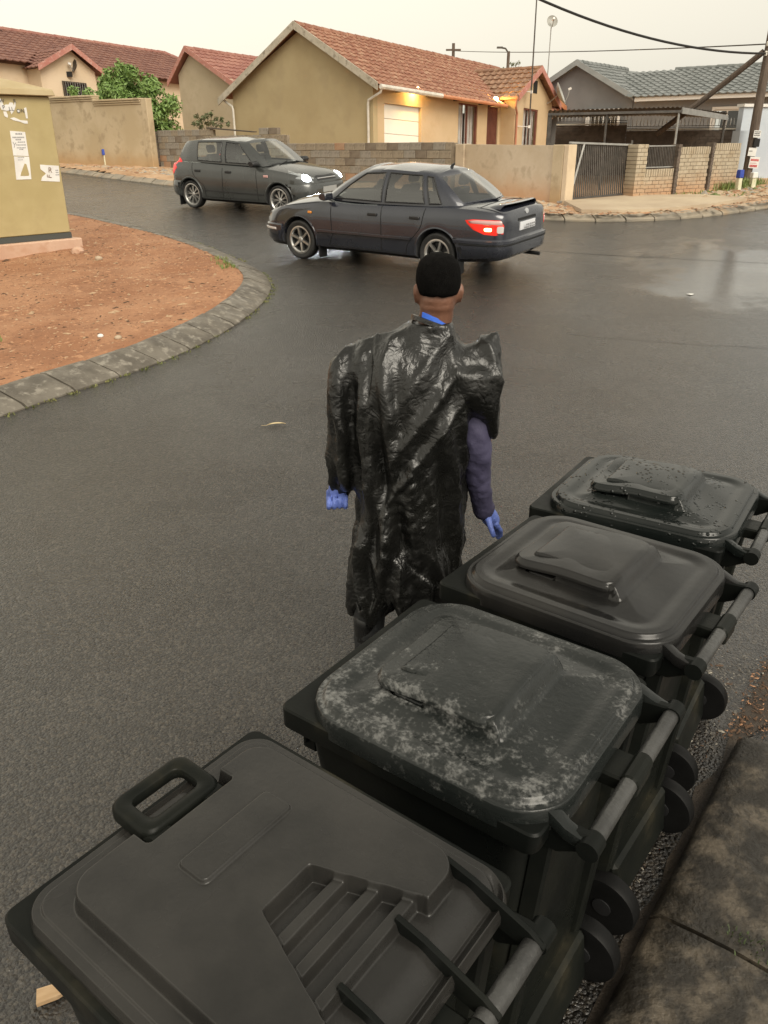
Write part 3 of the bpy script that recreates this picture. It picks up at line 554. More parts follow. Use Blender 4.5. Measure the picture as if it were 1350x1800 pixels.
# ---- far left house: long dark red roof with a small front gable
F3 = Fr((-14.34, 38.0), S_, G_, .04)
h3 = house('house', F3, 0, 0, 1.7, label='cream house on the far left with dark red roof and small front gable', cat='house')
wm = MB(); GB = 2.66; wm.prism([F3(0, 0, 1.4), F3(GB, 0, 1.4), F3(GB, 0, 5.2), F3(GB*.57, 0, 5.98), F3(0, 0, 5.12)], F3.g.to_3d()*0, F3.g.to_3d()*.2); F3.box(wm, 0, .2, .205, 1.0, 1.4, 5.1); F3.box(wm, GB-.2, GB, .205, 1.0, 1.4, 5.1); part(wm, 'gable_wall', m_cream, h3)
wm = MB(); F3.box(wm, -7, -.003, 1.0, 1.2, 1.4, 5.25); F3.box(wm, GB+.003, 11.5, 1.0, 1.2, 1.4, 5.25); F3.box(wm, 11.3, 11.5, 1.203, 8, 1.4, 5.25); part(wm, 'wall', m_cream, h3)
eav = lambda a: Vector(F3(a, .58, 5.34)); rdg = lambda a: Vector(F3(a, 4.6, 7.02)); ea = eav(1)-eav(0); eb = rdg(0)-eav(0); Lb = eb.length
tm = MB(); tiles(tm, eav(0), ea, eb, [(-7, 0), (-.2, 0), (GB*.5, 1.6), (GB+.2, 0), (13.0, 0), (10.4, Lb), (1.3, Lb), (-2.6, 0)], cw=.32, ch=.36)
tiles(tm, eav(0), ea, eb, [(-7, 0), (-2.6, 0), (1.3, Lb), (-3.2, Lb)], cw=.32, ch=.36)
o = part(tm, 'roof_tiles', m_tileR3, h3); o['kind'] = 'stuff'
bk = MB(); dz = Vector((0, 0, -.03)); bk.add([eav(-7)+dz, eav(12.6)+dz, rdg(10.3)+dz, rdg(-3)+dz, Vector(F3(12.6, 8.6, 5.3)), Vector(F3(-7, 8.6, 5.3))], [(0, 1, 2, 3), (3, 2, 4, 5), (1, 4, 2)]); part(bk, 'roof', m_tileR3, h3)
rc = MB(); ridge_caps(rc, rdg(-3), rdg(10.3)); part(rc, 'ridge_tiles', m_tileR2, h3, smooth=True); rc = MB(); ridge_caps(rc, rdg(10.3), eav(12.6)); part(rc, 'hip_tiles', m_tileR2, h3, smooth=True)
tm = MB(); ge = lambda b, s: Vector(F3(GB*.54+s*(GB/2+.32), b, 5.12)); gr = lambda b: Vector(F3(GB*.57, b, 6.06))
for s in (1, -1): tiles(tm, ge(-.25, s), ge(1, s)-ge(0, s), gr(0)-ge(0, s), [(0, 0), (1.0, 0), (2.7, 1.85), (0, 1.85)], cw=.32)
o = part(tm, 'porch_roof_tiles', m_tileR3, h3); o['kind'] = 'stuff'
bk = MB(); bk.add([ge(-.24, 1), ge(1.0, 1), gr(2.6), gr(-.24), ge(-.24, -1), ge(1.0, -1)], [(0, 1, 2, 3), (3, 2, 5, 4)]); part(bk, 'porch_roof', m_tileR3, h3)
for s in (1, -1):
    mb = MB(); barge(mb, ge(-.28, s)+Vector((0, 0, .09)), gr(-.28)+Vector((0, 0, .09)), .22, .035, -F3.g.to_3d()); part(mb, 'bargeboard', m_pinkB, h3)
window(h3, F3, -.12, .95, 2.1, 4.1, 4.72, -1, nbar=9, curtain=False, frame=m_soffit, bars=m_steelL, sh=.11)
mb = MB(); mb.box(F3(1.35, -.06, 5.0), (.2, .14, .2)); part(mb, 'alarm_box', m_dark, h3)
dish('satellite_dish', F3(1.62, -.22, 5.32), .24, (-.75, -.6, .3), m_soffit, 'small dark satellite dish on the cream gable at far left', [F3(1.6, -.01, 5.1)])

# ---- grey house on the right
F4 = Fr((10.36, 36.0), (.79, -.62), S_)       # a runs to the right along the front, b runs back
h4 = house('house', F4, 0, 0, 1.6, label='grey plastered house with grey tiled hip roof behind the carport', cat='house')
wm = MB(); wm.prism([F4(-4.6, 0, 1.3), F4(-.12, 0, 1.3), F4(-.12, 0, 3.78), F4(-2.59, 0, 5.0), F4(-4.6, 0, 4.0)], F4.g.to_3d()*0, F4.g.to_3d()*.2); part(wm, 'gable_wall', m_grey, h4)
wm = MB(); F4.box(wm, -.115, 3.19, .05, .25, 1.3, 3.6); F4.box(wm, 3.19, 4.14, .05, .25, 3.2, 3.6); F4.box(wm, 3.19, 4.14, .05, .25, 1.3, 2.4); F4.box(wm, 4.14, 9, .05, .25, 1.3, 3.6); F4.box(wm, 8.8, 9, .255, 7, 1.3, 3.6); part(wm, 'wall', m_grey, h4)
fb = MB(); F4.box(fb, .1, 9.3, -.38, -.34, 3.56, 3.74); F4.box(fb, .1, 9.3, -.33, .045, 3.60, 3.64); part(fb, 'fascia', m_whiteF, h4)
e4 = lambda a: Vector(F4(a, -.42, 3.72)); r4 = lambda a: Vector(F4(a, 3.3, 4.86)); ea = e4(1)-e4(0); eb = r4(0)-e4(0); Lr = eb.length; tm = MB()
tiles(tm, e4(0), ea, eb, [(-.05, 0), (9.4, 0), (5.9, Lr), (1.1, Lr), (-2.4, Lr)], cw=.30, ch=.34, amp=.04)
o = part(tm, 'roof_tiles', m_tileG, h4); o['kind'] = 'stuff'
ge4 = lambda b, s: Vector(F4(-2.59+s*2.62, b, 3.72)); gr4 = lambda b: Vector(F4(-2.59, b, 5.10))
tm = MB(); tiles(tm, ge4(-.25, 1), ge4(1, 1)-ge4(0, 1), gr4(0)-ge4(0, 1), [(0, 0), (.3, 0), (5.2, 3.0), (0, 3.0)], cw=.30, amp=.012)
o = part(tm, 'wing_roof_tiles', m_tileG, h4); o['kind'] = 'stuff'
bk = MB(); dz = Vector((0, 0, -.02)); bk.add([e4(-.05)+dz, e4(9.4)+dz, r4(5.9)+dz, r4(-2.4)+dz, Vector(F4(9.4, 7.2, 3.7)), ge4(-.25, 1)+dz, gr4(-.25)+dz, gr4(6)+dz, ge4(6, 1)+dz, ge4(-.25, -1), ge4(6, -1)], [(0, 1, 2, 3), (1, 4, 2), (5, 8, 7, 6), (6, 7, 10, 9)]); part(bk, 'roof', m_tileG, h4)
rc = MB(); ridge_caps(rc, gr4(-.25), gr4(5)); ridge_caps(rc, r4(.3), r4(5.9), .1); ridge_caps(rc, r4(5.9), e4(9.4), .1); part(rc, 'ridge_tiles', m_tileG, h4, smooth=True)
for p, q in ((ge4(-.3, 1), gr4(-.3)), (gr4(-.3), ge4(-.3, -1))):
    mb = MB(); barge(mb, p+Vector((0, 0, .1)), q+Vector((0, 0, .1)), .22, .035, -F4.g.to_3d()); part(mb, 'bargeboard', m_greyB, h4)
window(h4, F4, .05, 3.19, 4.14, 2.4, 3.2, -1, nbar=0, curtain=False, frame=m_whiteF, trim=m_whiteF)
window(h4, F4, -.12, -1.95, -.62, 2.3, 3.25, -1, nbar=7, curtain=False, frame=m_whiteF, trim=m_whiteF, bars=m_whiteF, sh=.11)
ds = dish('satellite_dish', (7.03, 37.6, 6.55), .22, (.1, -1, .35), m_dish, 'small round dish on top of a thin roof mast above the grey house', [(7.03, 37.65, 6.3), (7.02, 37.65, 4.3)])

# ---- pale blue wall at the right edge
F5 = Fr((9.72, 23.6), (.95, .3), (-.3, .95))
bw = empty('garden_wall', F5(0, 0, .9), label='pale blue plastered wall behind the utility pole', cat='wall')
gw = MB(); F5.box(gw, 0, .42, 0, .3, .8, 2.36); part(gw, 'pier', m_blue, bw)
gw = MB(); F5.box(gw, .50, 9, .6, .8, .8, 2.95); part(gw, 'wall_face', m_blue, bw)
gw = MB(); F5.box(gw, .46, 9, .55, .85, 2.955, 3.03); part(gw, 'coping', m_whiteF, bw)

# ---- left plastered boundary wall with moulded coping
F6 = Fr((-8.22, 30.62), (-.865, .50), (.50, .865))
lw = empty('boundary_wall', F6(0, 0, 1.4), label='tall stained tan plaster wall with moulded coping on the left', cat='wall')
mb = MB(); F6.box(mb, .05, 2.35, 0, .22, 1.2, 3.42); part(mb, 'wall_face', m_wallP, lw)
mb = MB(); F6.box(mb, 2.355, 9, .0, .22, 1.2, 3.58); part(mb, 'wall_face', m_wallP, lw)
mb = MB(); F6.box(mb, -.22, .045, -.03, .25, 1.2, 3.60); part(mb, 'pier', m_wallP, lw, bevel=.015)
for a0, a1, zt in ((.05, 2.35, 3.42), (2.355, 9, 3.58)):
    for k, (dz, ov) in enumerate(((0, .03), (.065, .06), (.13, .09))):
        mb = MB(); F6.box(mb, a0, a1, -ov, .22+ov, zt+dz+.003, zt+dz+.062); part(mb, 'coping_course', m_wallP, lw, bevel=.01)

# ---- cement block wall in front of the ochre house, block by block
w0, w1 = Vector((-8.24, 31.15)), Vector((1.9, 22.3)); dw = (w1-w0).normalized(); F7 = Fr(w0, dw, (-dw.y, dw.x)); LW = (w1-w0).length
bw = empty('block_wall', F7(0, 0, 1.4), label='grey cement block wall behind the two cars', cat='wall')
pr_ = MB()
for k in range(13):
    for j in range(2): F7.box(pr_, -.02+.24*j+.006, .20+.24*j, -.14, .18, 1.3+k*.098, 1.3+k*.098+.088)
bw_p = part(pr_, 'brick_pier', m_brickD, bw)
core = MB(); steps = [(0.48, 3.6, 2.60), (3.6, 7.15, 2.40), (7.15, LW, 2.15)]
for a0, a1, zt in steps: core.prism([F7(a0, .015, .75), F7(a1, .015, .6), F7(a1, .015, zt-.02), F7(a0, .015, zt-.02)], F7.g.to_3d()*0, F7.g.to_3d()*.11)
part(core, 'mortar_joints', m_mortar, bw)
bl_me = {}
def blk(wd, mi):
    k = (wd, mi)
    if k not in bl_me:
        mb = MB(); mb.box((0, 0, 0), (wd, .14, .188)); me = mb.mesh('block'); bm = bmesh.new(); bm.from_mesh(me); bmesh.ops.bevel(bm, geom=list(bm.edges), offset=.008, segments=1, affect='EDGES'); bm.to_mesh(me); bm.free(); me.materials.append(m_block[mi]); bl_me[k] = me
    return bl_me[k]
rz = math.atan2(dw.y, dw.x)
for a0, a1, zt in steps:
    for c in range(8):
        z = zt-.1-c*.2; a = a0+(.2 if c % 2 else 0); 
        if c % 2: o = link('block', blk(.188, 1)); o.location = F7(a0+.1, .07, z); o.rotation_euler = (0, 0, rz); local(o, bw)
        while a+.2 <= a1+.01:
            wd = .388 if a+.4 <= a1+.01 else .188
            if z+.1 > gz(float(F7(a, 0, 0).y))+.05:
                mi = R_.choices([0, 1, 2, 3], [4, 3, 1.2, 4 if c >= 4 else .25])[0]
                o = link('block', blk(wd, mi)); o.location = F7(a+wd/2+.006, .07+R_.uniform(-.006, .006), z+R_.uniform(-.004, .004)); o.rotation_euler = (0, R_.uniform(-.006, .006), rz); local(o, bw)
            a += wd+.012
# loose blocks and a plank left on top
for a, zt, mi in ((6.55, 2.40, 2), (6.1, 2.40, 1)):
    o = link('loose_block', blk(.388, mi)); o.location = F7(a, .07, zt+.096); o.rotation_euler = (0, 0, rz+.06); tag(o, {2: 'loose dark cement block lying on top of the block wall', 1: 'loose grey cement block lying on top of the block wall'}[mi], 'block')
mb = MB(); mb.prism([F7(3.3, -.02, 2.615), F7(5.6, -.02, 2.47), F7(5.6, -.02, 2.50), F7(3.3, -.02, 2.65)], F7.g.to_3d()*0, F7.g.to_3d()*.2)
o = mb.build('plank', m_soffit); tag(o, 'long dark plank lying along the top of the block wall', 'plank')

# ---- plastered wall from the block wall to the gate
p0, p1 = Vector((1.95, 22.26)), Vector((4.13, 19.45)); dw = (p1-p0).normalized(); F8 = Fr(p0, dw, (-dw.y, dw.x)); LP = (p1-p0).length
pw = empty('boundary_wall', F8(0, 0, .9), label='bare patchy plaster wall with red mud splash beside the gate', cat='wall')
mb = MB(); mb.prism([F8(.32, 0, .6), F8(LP-.3, 0, .55), F8(LP-.3, 0, 2.055), F8(.32, 0, 2.09)], F8.g.to_3d()*0, F8.g.to_3d()*.16); part(mb, 'wall_face', m_wallP2, pw)
mb = MB(); F8.box(mb, 0, .315, -.05, .22, .6, 2.10); part(mb, 'pier', m_wallP2, pw, bevel=.012)
mb = MB(); F8.box(mb, LP-.295, LP+.02, -.06, .24, .55, 2.07); part(mb, 'pier', m_wallP, pw, bevel=.012)
m_post = M('cream_gate_post', (.66, .53, .37), (.60, .47, .32), ns=3, rough=.8)
mb = MB(); F8.box(mb, LP+.025, LP+.16, -.05, .23, .55, 2.07); part(mb, 'gate_post', m_post, pw, bevel=.01)

# ---- sliding gate with slanted slats
g0, g1 = Vector((4.22, 19.42)), Vector((5.86, 20.22)); dw = (g1-g0).normalized(); F9 = Fr(g0, dw, (-dw.y, dw.x)); LG = (g1-g0).length
gt_ = empty('sliding_gate', F9(0, 0, .95), label='dark steel sliding gate of slanted slats between the wall piers', cat='gate'); zb = lambda a: .93+.035*a; zt_ = lambda a: 2.11-.035*a
for (a0, z0, a1, z1) in ((0, zb(0), LG, zb(LG)), (0, zt_(0), LG, zt_(LG)), (0.02, zb(0), .02, zt_(0)), (LG-.02, zb(LG), LG-.02, zt_(LG)+.1), (.12, zb(.1), .42, zt_(.4))):
    mb = MB(); mb.tube([F9(a0, 0, z0), F9(a1, 0, z1)], .028, 4); part(mb, 'gate_frame', m_steelL if z0 != z1 and a1-a0 > .2 and a0 > 0 or (z0 > 1.5) else m_steel, gt_)
for k in range(31):
    a = .02+k*LG/30; a2 = a-.10; aa = max(a2, .01); mb = MB(); mb.prism([F9(min(a+.10, LG-.02), .02, zb(a)), F9(min(a+.137, LG), .02, zb(a)), F9(max(a2+.037, .03), .02, zt_(a)), F9(aa, .02, zt_(a))], F9.g.to_3d()*-.006, F9.g.to_3d()*.006); part(mb, 'gate_slat', m_steel, gt_)
tr = MB(); F9.box(tr, -.2, LG+.3, -.03, .03, .86, .90); part(tr, 'gate_track', m_steelL, gt_)

# ---- stock brick wall right of the gate: panels stepping uphill
def bricks(F_, a0, a1, z0, z1, t=.11, bl=.22, bh=.075, jt=.012, soldier=True, b0=0.0, mat=m_brickL, root=None, name='brickwork'):
    mb = MB(); core = MB(); F_.box(core, a0+.012, a1-.012, b0+.012, b0+t-.012, z0, z1-.01)
    zt = z1
    if soldier:
        a = a0; zt = z1-.17
        while a < a1-.02: e = min(a+bh, a1); F_.box(mb, a+.004, e-.006, b0+R_.uniform(-.004, .003), b0+t, zt+.01, z1+R_.uniform(-.006, .006)); a += bh+jt
    z = zt-bh; c = 0
    while z > z0-bh:
        a = a0-(bl/2 if c % 2 else 0)
        while a < a1-.02:
            s, e = max(a, a0), min(a+bl, a1)
            if e-s > .03: F_.box(mb, s+.001, e-.001, b0+R_.uniform(-.005, .004), b0+t+.002, max(z, z0), z+bh)
            a += bl+jt
        z -= bh+jt; c += 1
    o = part(mb, name, mat, root); o['kind'] = 'stuff'; part(core, 'mortar_joints', m_mortar if mat is m_brickL else m_brickD, root); return o
q0, q1 = Vector((5.93, 19.98)), Vector((9.25, 22.2)); dw = (q1-q0).normalized(); Fb = Fr(q0, dw, (-dw.y, dw.x)); LB = (q1-q0).length
rb = empty('brick_wall', Fb(0, 0, .95), label='tan brick wall with soldier coping right of the sliding gate', cat='wall')
bricks(Fb, -.06, .30, .85, 2.06, t=.3, soldier=False, b0=-.06, root=rb, name='brick_pier', mat=m_brickL)
bricks(Fb, .305, 1.40, .85, 1.52, root=rb)
bricks(Fb, 1.405, 1.53, .85, 2.05, t=.22, b0=-.05, soldier=False, root=rb, name='brick_pier', mat=m_brickD)
bricks(Fb, 1.535, 2.72, .88, 1.99, root=rb); bricks(Fb, 2.725, 2.83, .9, 2.08, t=.2, b0=-.05, soldier=False, root=rb, name='brick_pier', mat=m_brickD); bricks(Fb, 2.835, 3.98, .95, 2.06, root=rb)
gr_ = MB()
for z in (1.56, 2.02): mb = MB(); mb.tube([Fb(.30, .05, z), Fb(1.41, .05, z)], .018, 4); part(mb, 'grille_rail', m_steelL, rb)
for k in range(19):
    a = .33+k*.058; mb = MB(); mb.prism([Fb(a+.03, .05, 1.57), Fb(a+.055, .05, 1.57), Fb(a+.022, .05, 2.01), Fb(a-.003, .05, 2.01)], Fb.g.to_3d()*-.006, Fb.g.to_3d()*.006); part(mb, 'grille_slat', m_steel, rb)

# ---- tall dark brick wall with spike rail, behind the carport
t0, t1 = Vector((5.25, 26.2)), Vector((10.75, 25.2)); dw = (t1-t0).normalized(); Ft = Fr(t0, dw, (-dw.y, dw.x)); LT = (t1-t0).length
tw = empty('brick_wall', Ft(0, 0, 1.2), label='dark brick wall topped with spikes behind the carport', cat='wall')
bricks(Ft, 0, 2.05, 1.0, 2.56, soldier=False, mat=m_brickD, root=tw); bricks(Ft, 2.055, LT, 1.0, 2.40, soldier=False, mat=m_brickD, root=tw)
for a0, a1, zt in ((0, 2.05, 2.57), (2.055, LT, 2.41)):
    mb = MB(); Ft.box(mb, a0, a1, -.03, .14, zt, zt+.035); part(mb, 'coping', m_barge, tw)
spk = MB(); spk.tube([(0, 0, 0), (.0, 0, .10), (.012, 0, .17), (.02, 0, .22)], [.008, .012, .009, .002], 4); sme = spk.mesh('spike'); sme.materials.append(m_steelL)
for a0, a1, zt in ((0, 2.05, 2.60), (2.055, LT, 2.44)):
    for dz in (.03, .075): mb = MB(); mb.tube([Ft(a0, .05, zt+dz), Ft(a1, .05, zt+dz)], .012, 4); part(mb, 'spike_rail', m_steel, tw)
    a = a0+.05
    while a < a1: o = link('spike', sme); o.location = Ft(a, .05, zt+.06); o.rotation_euler = (R_.uniform(-.1, .1), R_.uniform(-.1, .15), R_.uniform(0, 6)); local(o, tw); a += .105

# ---- carport: corrugated sheet on thin posts
cpn = empty('carport', (4.3, 22.0, .9), label='flat corrugated iron carport on thin steel posts behind the gate', cat='carport')
m_corr = M('corrugated_iron', (.055, .05, .045), (.10, .09, .08), ns=5, rough=.5, rough2=.7)
Fc = Fr((4.18, 22.0), (1, .0), (0, 1)); cw_ = MB(); N_ = 45
def zc(a, b): return 2.83+.015*a-.02*b+(-.06*max(0, a-3.3))
rows = []
for b in (0, 3.9):
    rows.append([(4.18+(.78 if b else 0)+5.25*i/(N_*2)*(1 if not b else .94), 22.0+b+max(0, 5.25*i/(N_*2)-3.32)*(1.0 if b == 0 else 0), zc(5.25*i/(N_*2), b)+(.022 if i % 2 else -.006)) for i in range(N_*2+1)])
cw_.add(rows[0]+rows[1], [(i, i+1, N_*2+2+i, N_*2+1+i) for i in range(N_*2)]); part(cw_, 'roof_sheet', m_corr, cpn, fix=False)
be = MB(); be.tube([(4.18, 21.99, 2.75), (7.5, 21.99, 2.79)], .04, 4); part(be, 'beam', m_steel, cpn); be = MB(); be.prism([(7.5, 21.99, 2.74), (9.42, 23.9, 2.62), (9.42, 23.9, 2.74), (7.5, 21.99, 2.88)], (0, 0, 0), (.02, -.03, 0)); part(be, 'side_fascia', m_steelL, cpn)
for p, r, m_ in (((4.24, 22.03), .055, m_steel), ((5.66, 22.02), .03, m_steel), ((7.46, 22.03), .03, m_steelL), ((9.38, 23.92), .035, m_steel), ((5.0, 25.8), .035, m_steel)):
    mb = MB(); mb.tube([(p[0], p[1], .9), (p[0], p[1], 2.76 if p[1] < 23 else 2.66)], r, 6); part(mb, 'post', m_, cpn)

# ---- utility pole with strut, and the cables
m_pole = M('weathered_timber', (.085, .062, .047), (.14, .105, .08), ns=6, det=7, rough=.8, bump=.5, bs=20, scale=(4, 4, .5))
up = empty('utility_pole', (9.93, 23.2, 1.0), label='leaning weathered timber utility pole with signs near the right edge', cat='utility pole')
mb = MB(); mb.tube([(9.93, 23.2, .9), (9.92, 23.2, 2.75), (9.94, 23.2, 4.3), (9.96, 23.2, 7.4)], [.125, .115, .105, .085], 10); part(mb, 'pole', m_pole, up, smooth=True)
mb = MB(); mb.tube([(9.84, 23.25, 4.18), (8.9, 24.2, 3.2), (7.9, 25.0, 2.3)], [.075, .075, .08], 8); part(mb, 'strut', m_pole, up, smooth=True)
for z, r in ((4.33, .04), (4.12, .035)): mb = MB(); mb.lathe([(.03, -.05), (r, -.03), (r, 0), (.028, .01), (r, .03), (.02, .06)], 10, 'Z', (9.84, 23.1, z)); part(mb, 'insulator', m_gutter, up, smooth=True)
m_paper = M('sign_white', (.74, .73, .70), (.66, .65, .62), ns=6, rough=.6); m_red = M('print_red', (.55, .05, .05), rough=.6); m_ink = M('print_dark', (.06, .06, .065), rough=.6)
def pole_sign(name, c, wd, ht, lines, label, ink, rz=.05):
    root = empty(name, c, label=label, cat='sign'); root.rotation_euler = (0, .06, rz); mb = MB(); mb.box((0, 0, 0), (wd, .012, ht)); mb.build('board', m_paper, root)
    p = MB()
    for z, l, hh in lines:
        x = -wd*.42
        while x < wd*.42*l: e = R_.uniform(.012, .03); p.box((x+e/2, -.009, z*ht+R_.uniform(-.002, .002)), (e*.8, .003, hh*ht)); x += e*1.15
    p.build('print', ink, root)
pole_sign('pole_sign', (10.00, 23.05, 1.58), .27, .28, ((.22, .9, .18), (-.05, .4, .04), (-.30, .8, .2)), 'small white sign with faded red lettering on the utility pole', m_red)
pole_sign('pole_sign', (9.90, 23.05, 1.84), .22, .20, ((.1, .0, .1),), 'blank white paper square stuck above the red lettered sign', m_ink)
pole_sign('pole_sign', (9.95, 23.05, 2.27), .19, .17, ((.3, .9, .12), (.05, .8, .12), (-.2, .9, .12)), 'small white notice with dark print high on the utility pole', m_ink)
mb = MB(); mb.box((9.97, 23.05, 2.06), (.16, .06, .2)); tag(mb.build('meter_box', m_dark, bevel=.01), 'small black box fixed to the pole between two white papers', 'box')
m_cable = M('black_cable', (.018, .017, .016), rough=.5)
def cable(p, q, sag, r, label):
    p, q = Vector(p), Vector(q); mb = MB(); mb.tube([p.lerp(q, t)+Vector((0, 0, -4*sag*t*(1-t))) for t in np.linspace(0, 1, 25)], r, 6); o = mb.build('overhead_cable', m_cable, smooth=True); tag(o, label, 'cable', 'overhead cables'); return o
cable((.3, 17.6, 5.8), (9.84, 23.1, 4.12), .52, .026, 'thick black overhead cable sagging across the sky to the strutted pole')
cable((4.45, 55, 7.15), (9.84, 23.1, 4.33), .12, .016, 'thin nearly level overhead wire between the far pole and near pole')
def small_pole(x, y, z0, z1, label, arm):
    r = empty('distant_pole', (x, y, z0), label=label, cat='utility pole' if not arm else 'street lamp'); mb = MB(); mb.tube([(0, 0, 0), (0, 0, z1-z0)], [.12, .09], 8); mb.build('pole', m_pole, r)
    if arm: mb = MB(); mb.tube([(0, 0, z1-z0-.1), (-.2, 0, z1-z0+.15), (-.5, 0, z1-z0+.2)], .05, 6); mb.box((-.55, 0, z1-z0+.2), (.35, .15, .1)); mb.build('lamp_arm', m_steel, r)
    else:
        mb = MB(); mb.box((0, 0, z1-z0-.35), (.9, .08, .1)); mb.build('crossarm', m_pole, r)
small_pole(4.45, 55, 2.6, 7.55, 'distant pole top poking above the ochre roof ridge', False); small_pole(7.8, 55, 2.6, 7.1, 'distant street lamp behind the porch ridge', True)

# ---- mini substation cabinet on the verge
m_cab = M('olive_steel', (.385, .31, .145), (.43, .35, .175), ns=1.4, det=6, rough=.5, c3=(.35, .275, .13), ns3=2.5, k3=.5)
m_cabT = M('olive_steel_roof', (.40, .31, .165), (.45, .36, .21), ns=2, rough=.55); m_plinth = M('pink_concrete', (.50, .31, .215), (.56, .385, .28), ns=2, det=7, rough=.85, bump=.4, bs=30, c3=(.40, .20, .11), ns3=4, k3=.5)
m_band = M('cabinet_base_band', (.06, .065, .06), rough=.6)
cab = empty('substation_cabinet', (-6.27, 13.32, gz(13.77)+.10), label='olive green steel electrical cabinet with torn posters on a concrete plinth', cat='cabinet'); cab.rotation_euler = (0, 0, rad(47))
def taper(x0, x1, y0, y1, z0, z1, tx=0, ty=0): return [(x0, y0, z0), (x1, y0, z0), (x1, y1, z0), (x0, y1, z0), (x0+tx, y0+ty, z1), (x1-tx, y0+ty, z1), (x1-tx, y1-ty, z1), (x0+tx, y1-ty, z1)]
mb = MB(); mb.hexa(taper(-1.2, 1.25, -.6, .95, -.2, .185)); mb.build('plinth', m_plinth, cab, bevel=.015)
mb = MB(); mb.hexa(taper(-1.1, 1.14, -.47, .85, .19, .275)); mb.build('base_band', m_band, cab)
mb = MB(); mb.hexa(taper(-1.1, 1.13, -.47, .85, .278, 2.27, -.05, .0632)); mb.build('housing', m_cab, cab, bevel=.012)
mb = MB(); 
for zz, e, z1, e1 in ((2.275, .07, 2.365, .05),): mb.rings([[(-1.14-e, -.42-e, zz), (1.175+e, -.42-e, zz), (1.175+e, .8+e, zz), (-1.14-e, .8+e, zz)], [(-1.14-e1, -.42-e1, z1), (1.175+e1, -.42-e1, z1), (1.175+e1, .8+e1, z1), (-1.14-e1, .8+e1, z1)], [(-.7, -.1, 2.52), (.60, -.1, 2.52), (.60, .5, 2.52), (-.7, .5, 2.52)]])
mb.build('roof', m_cabT, cab, bevel=.01)
# posters and torn sticker lie on the sloping front: plane y = -.47 + .06*(z-.278)/1.892
fy = lambda z: -.47+.06*(z-.278)/1.892-.004
def flat(name, poly, mat, off=0.0, lab=None):
    mb = MB(); n_ = len(poly); A = [(x, fy(z)-off-.002, z) for x, z in poly]; B = [(x, fy(z)-off+.0035, z) for x, z in poly]; mb.add(A+B, [tuple(range(n_))]+[(i, n_+i, n_+(i+1) % n_, (i+1) % n_) for i in range(n_)]); o = mb.build(name, mat, cab); 
    if lab: o['label'] = lab
    return o
def marks(name, x0, x1, zs, hh, mat, sk=0.0):
    p = MB()
    for z, f in zs:
        x = x0+(x1-x0)*(1-f)/2
        while x < x1-(x1-x0)*(1-f)/2: e = R_.uniform(.012, .028); p.add([(x+sk*z, fy(z)-.005, z), (x+e*.7, fy(z)-.005, z), (x+e*.7, fy(z+hh)-.005, z+hh), (x, fy(z+hh)-.005, z+hh)], [(0, 1, 2, 3)]); x += e
    p.build(name, mat, cab)
m_ink2 = M('print_grey', (.25, .25, .26), rough=.7); m_brn = M('print_brown', (.2, .12, .07), rough=.7)

# torn sticker, notices and posters on the sloping front, in cabinet coordinates (x, z)
for q in (((0.381, 2.236), (0.414, 2.221), (0.438, 2.128), (0.469, 2.144), (0.514, 2.145), (0.539, 2.177), (0.583, 2.171), (0.592, 2.132), (0.628, 2.211), (0.619, 2.132), (0.589, 2.076), (0.529, 2.012), (0.514, 2.067), (0.467, 2.058), (0.424, 2.065), (0.389, 2.072), (0.369, 2.142)), ((0.411, 2.049), (0.456, 2.05), (0.471, 1.996), (0.455, 1.964), (0.415, 1.987)), ((0.74, 2.103), (0.778, 2.112), (0.777, 2.024), (0.772, 1.96), (0.744, 1.96), (0.74, 2.024)), ((0.49, 1.957), (0.557, 1.973), (0.648, 1.935), (0.756, 1.928), (0.756, 1.888), (0.701, 1.888), (0.643, 1.911), (0.539, 1.933)), ((0.624, 2.069), (0.662, 2.078), (0.664, 2.046), (0.635, 2.038))):
    flat('torn_sticker', q, m_paper)
def letters(s_, x, z, size, mat, rot=0.0):
    me = text_mesh(s_, size); me.materials.append(mat); o = link('lettering', me, cab); o.location = (x, fy(z)-.0062, z); o.rotation_euler = (rad(90)-math.atan2(.06, 1.892), rot, 0); return o
for s_, x, z in (('W', 0.42, 2.19), ('R', 0.614, 2.191), ('P', 0.428, 2.104), ('L', 0.519, 2.087), ('L', 0.559, 2.084), ('O', 0.644, 2.058), ('N', 0.708, 2.063)): letters(s_, x, z, .075, m_ink)
flat('poster', [(0.452, 1.787), (0.685, 1.772), (0.67, 1.431), (0.43, 1.443)], m_paper, lab='white notice with grey print')
marks('print', 0.477, 0.668, [(1.736, 0.5)], 0.018, m_ink2)
marks('print', 0.466, 0.658, [(1.688, 0.95)], 0.018, m_ink2)
marks('print', 0.459, 0.651, [(1.657, 0.45)], 0.018, m_ink2)
marks('print', 0.507, 0.671, [(1.625, 0.6)], 0.013, m_ink2)
marks('print', 0.498, 0.662, [(1.585, 0.9)], 0.013, m_ink2)
marks('print', 0.489, 0.654, [(1.545, 0.8)], 0.013, m_ink2)
marks('print', 0.484, 0.648, [(1.522, 0.3)], 0.013, m_ink2)
mb = MB(); mb.tube([(x, fy(z)-.006, z) for x, z in ((0.463, 1.633), (0.477, 1.593), (0.507, 1.625))], .004, 4); mb.tube([(x, fy(z)-.006, z) for x, z in ((0.477, 1.593), (0.464, 1.554))], .004, 4); mb.build('print', m_ink2, cab)
flat('poster', [(0.436, 1.431), (0.673, 1.423), (0.64, 1.101), (0.4, 1.101)], m_paper, lab='white poster torn open in the middle')
flat('torn_hole', [(0.579, 1.328), (0.605, 1.32), (0.619, 1.174), (0.605, 1.151), (0.476, 1.154), (0.494, 1.194)], m_cab, .0025)
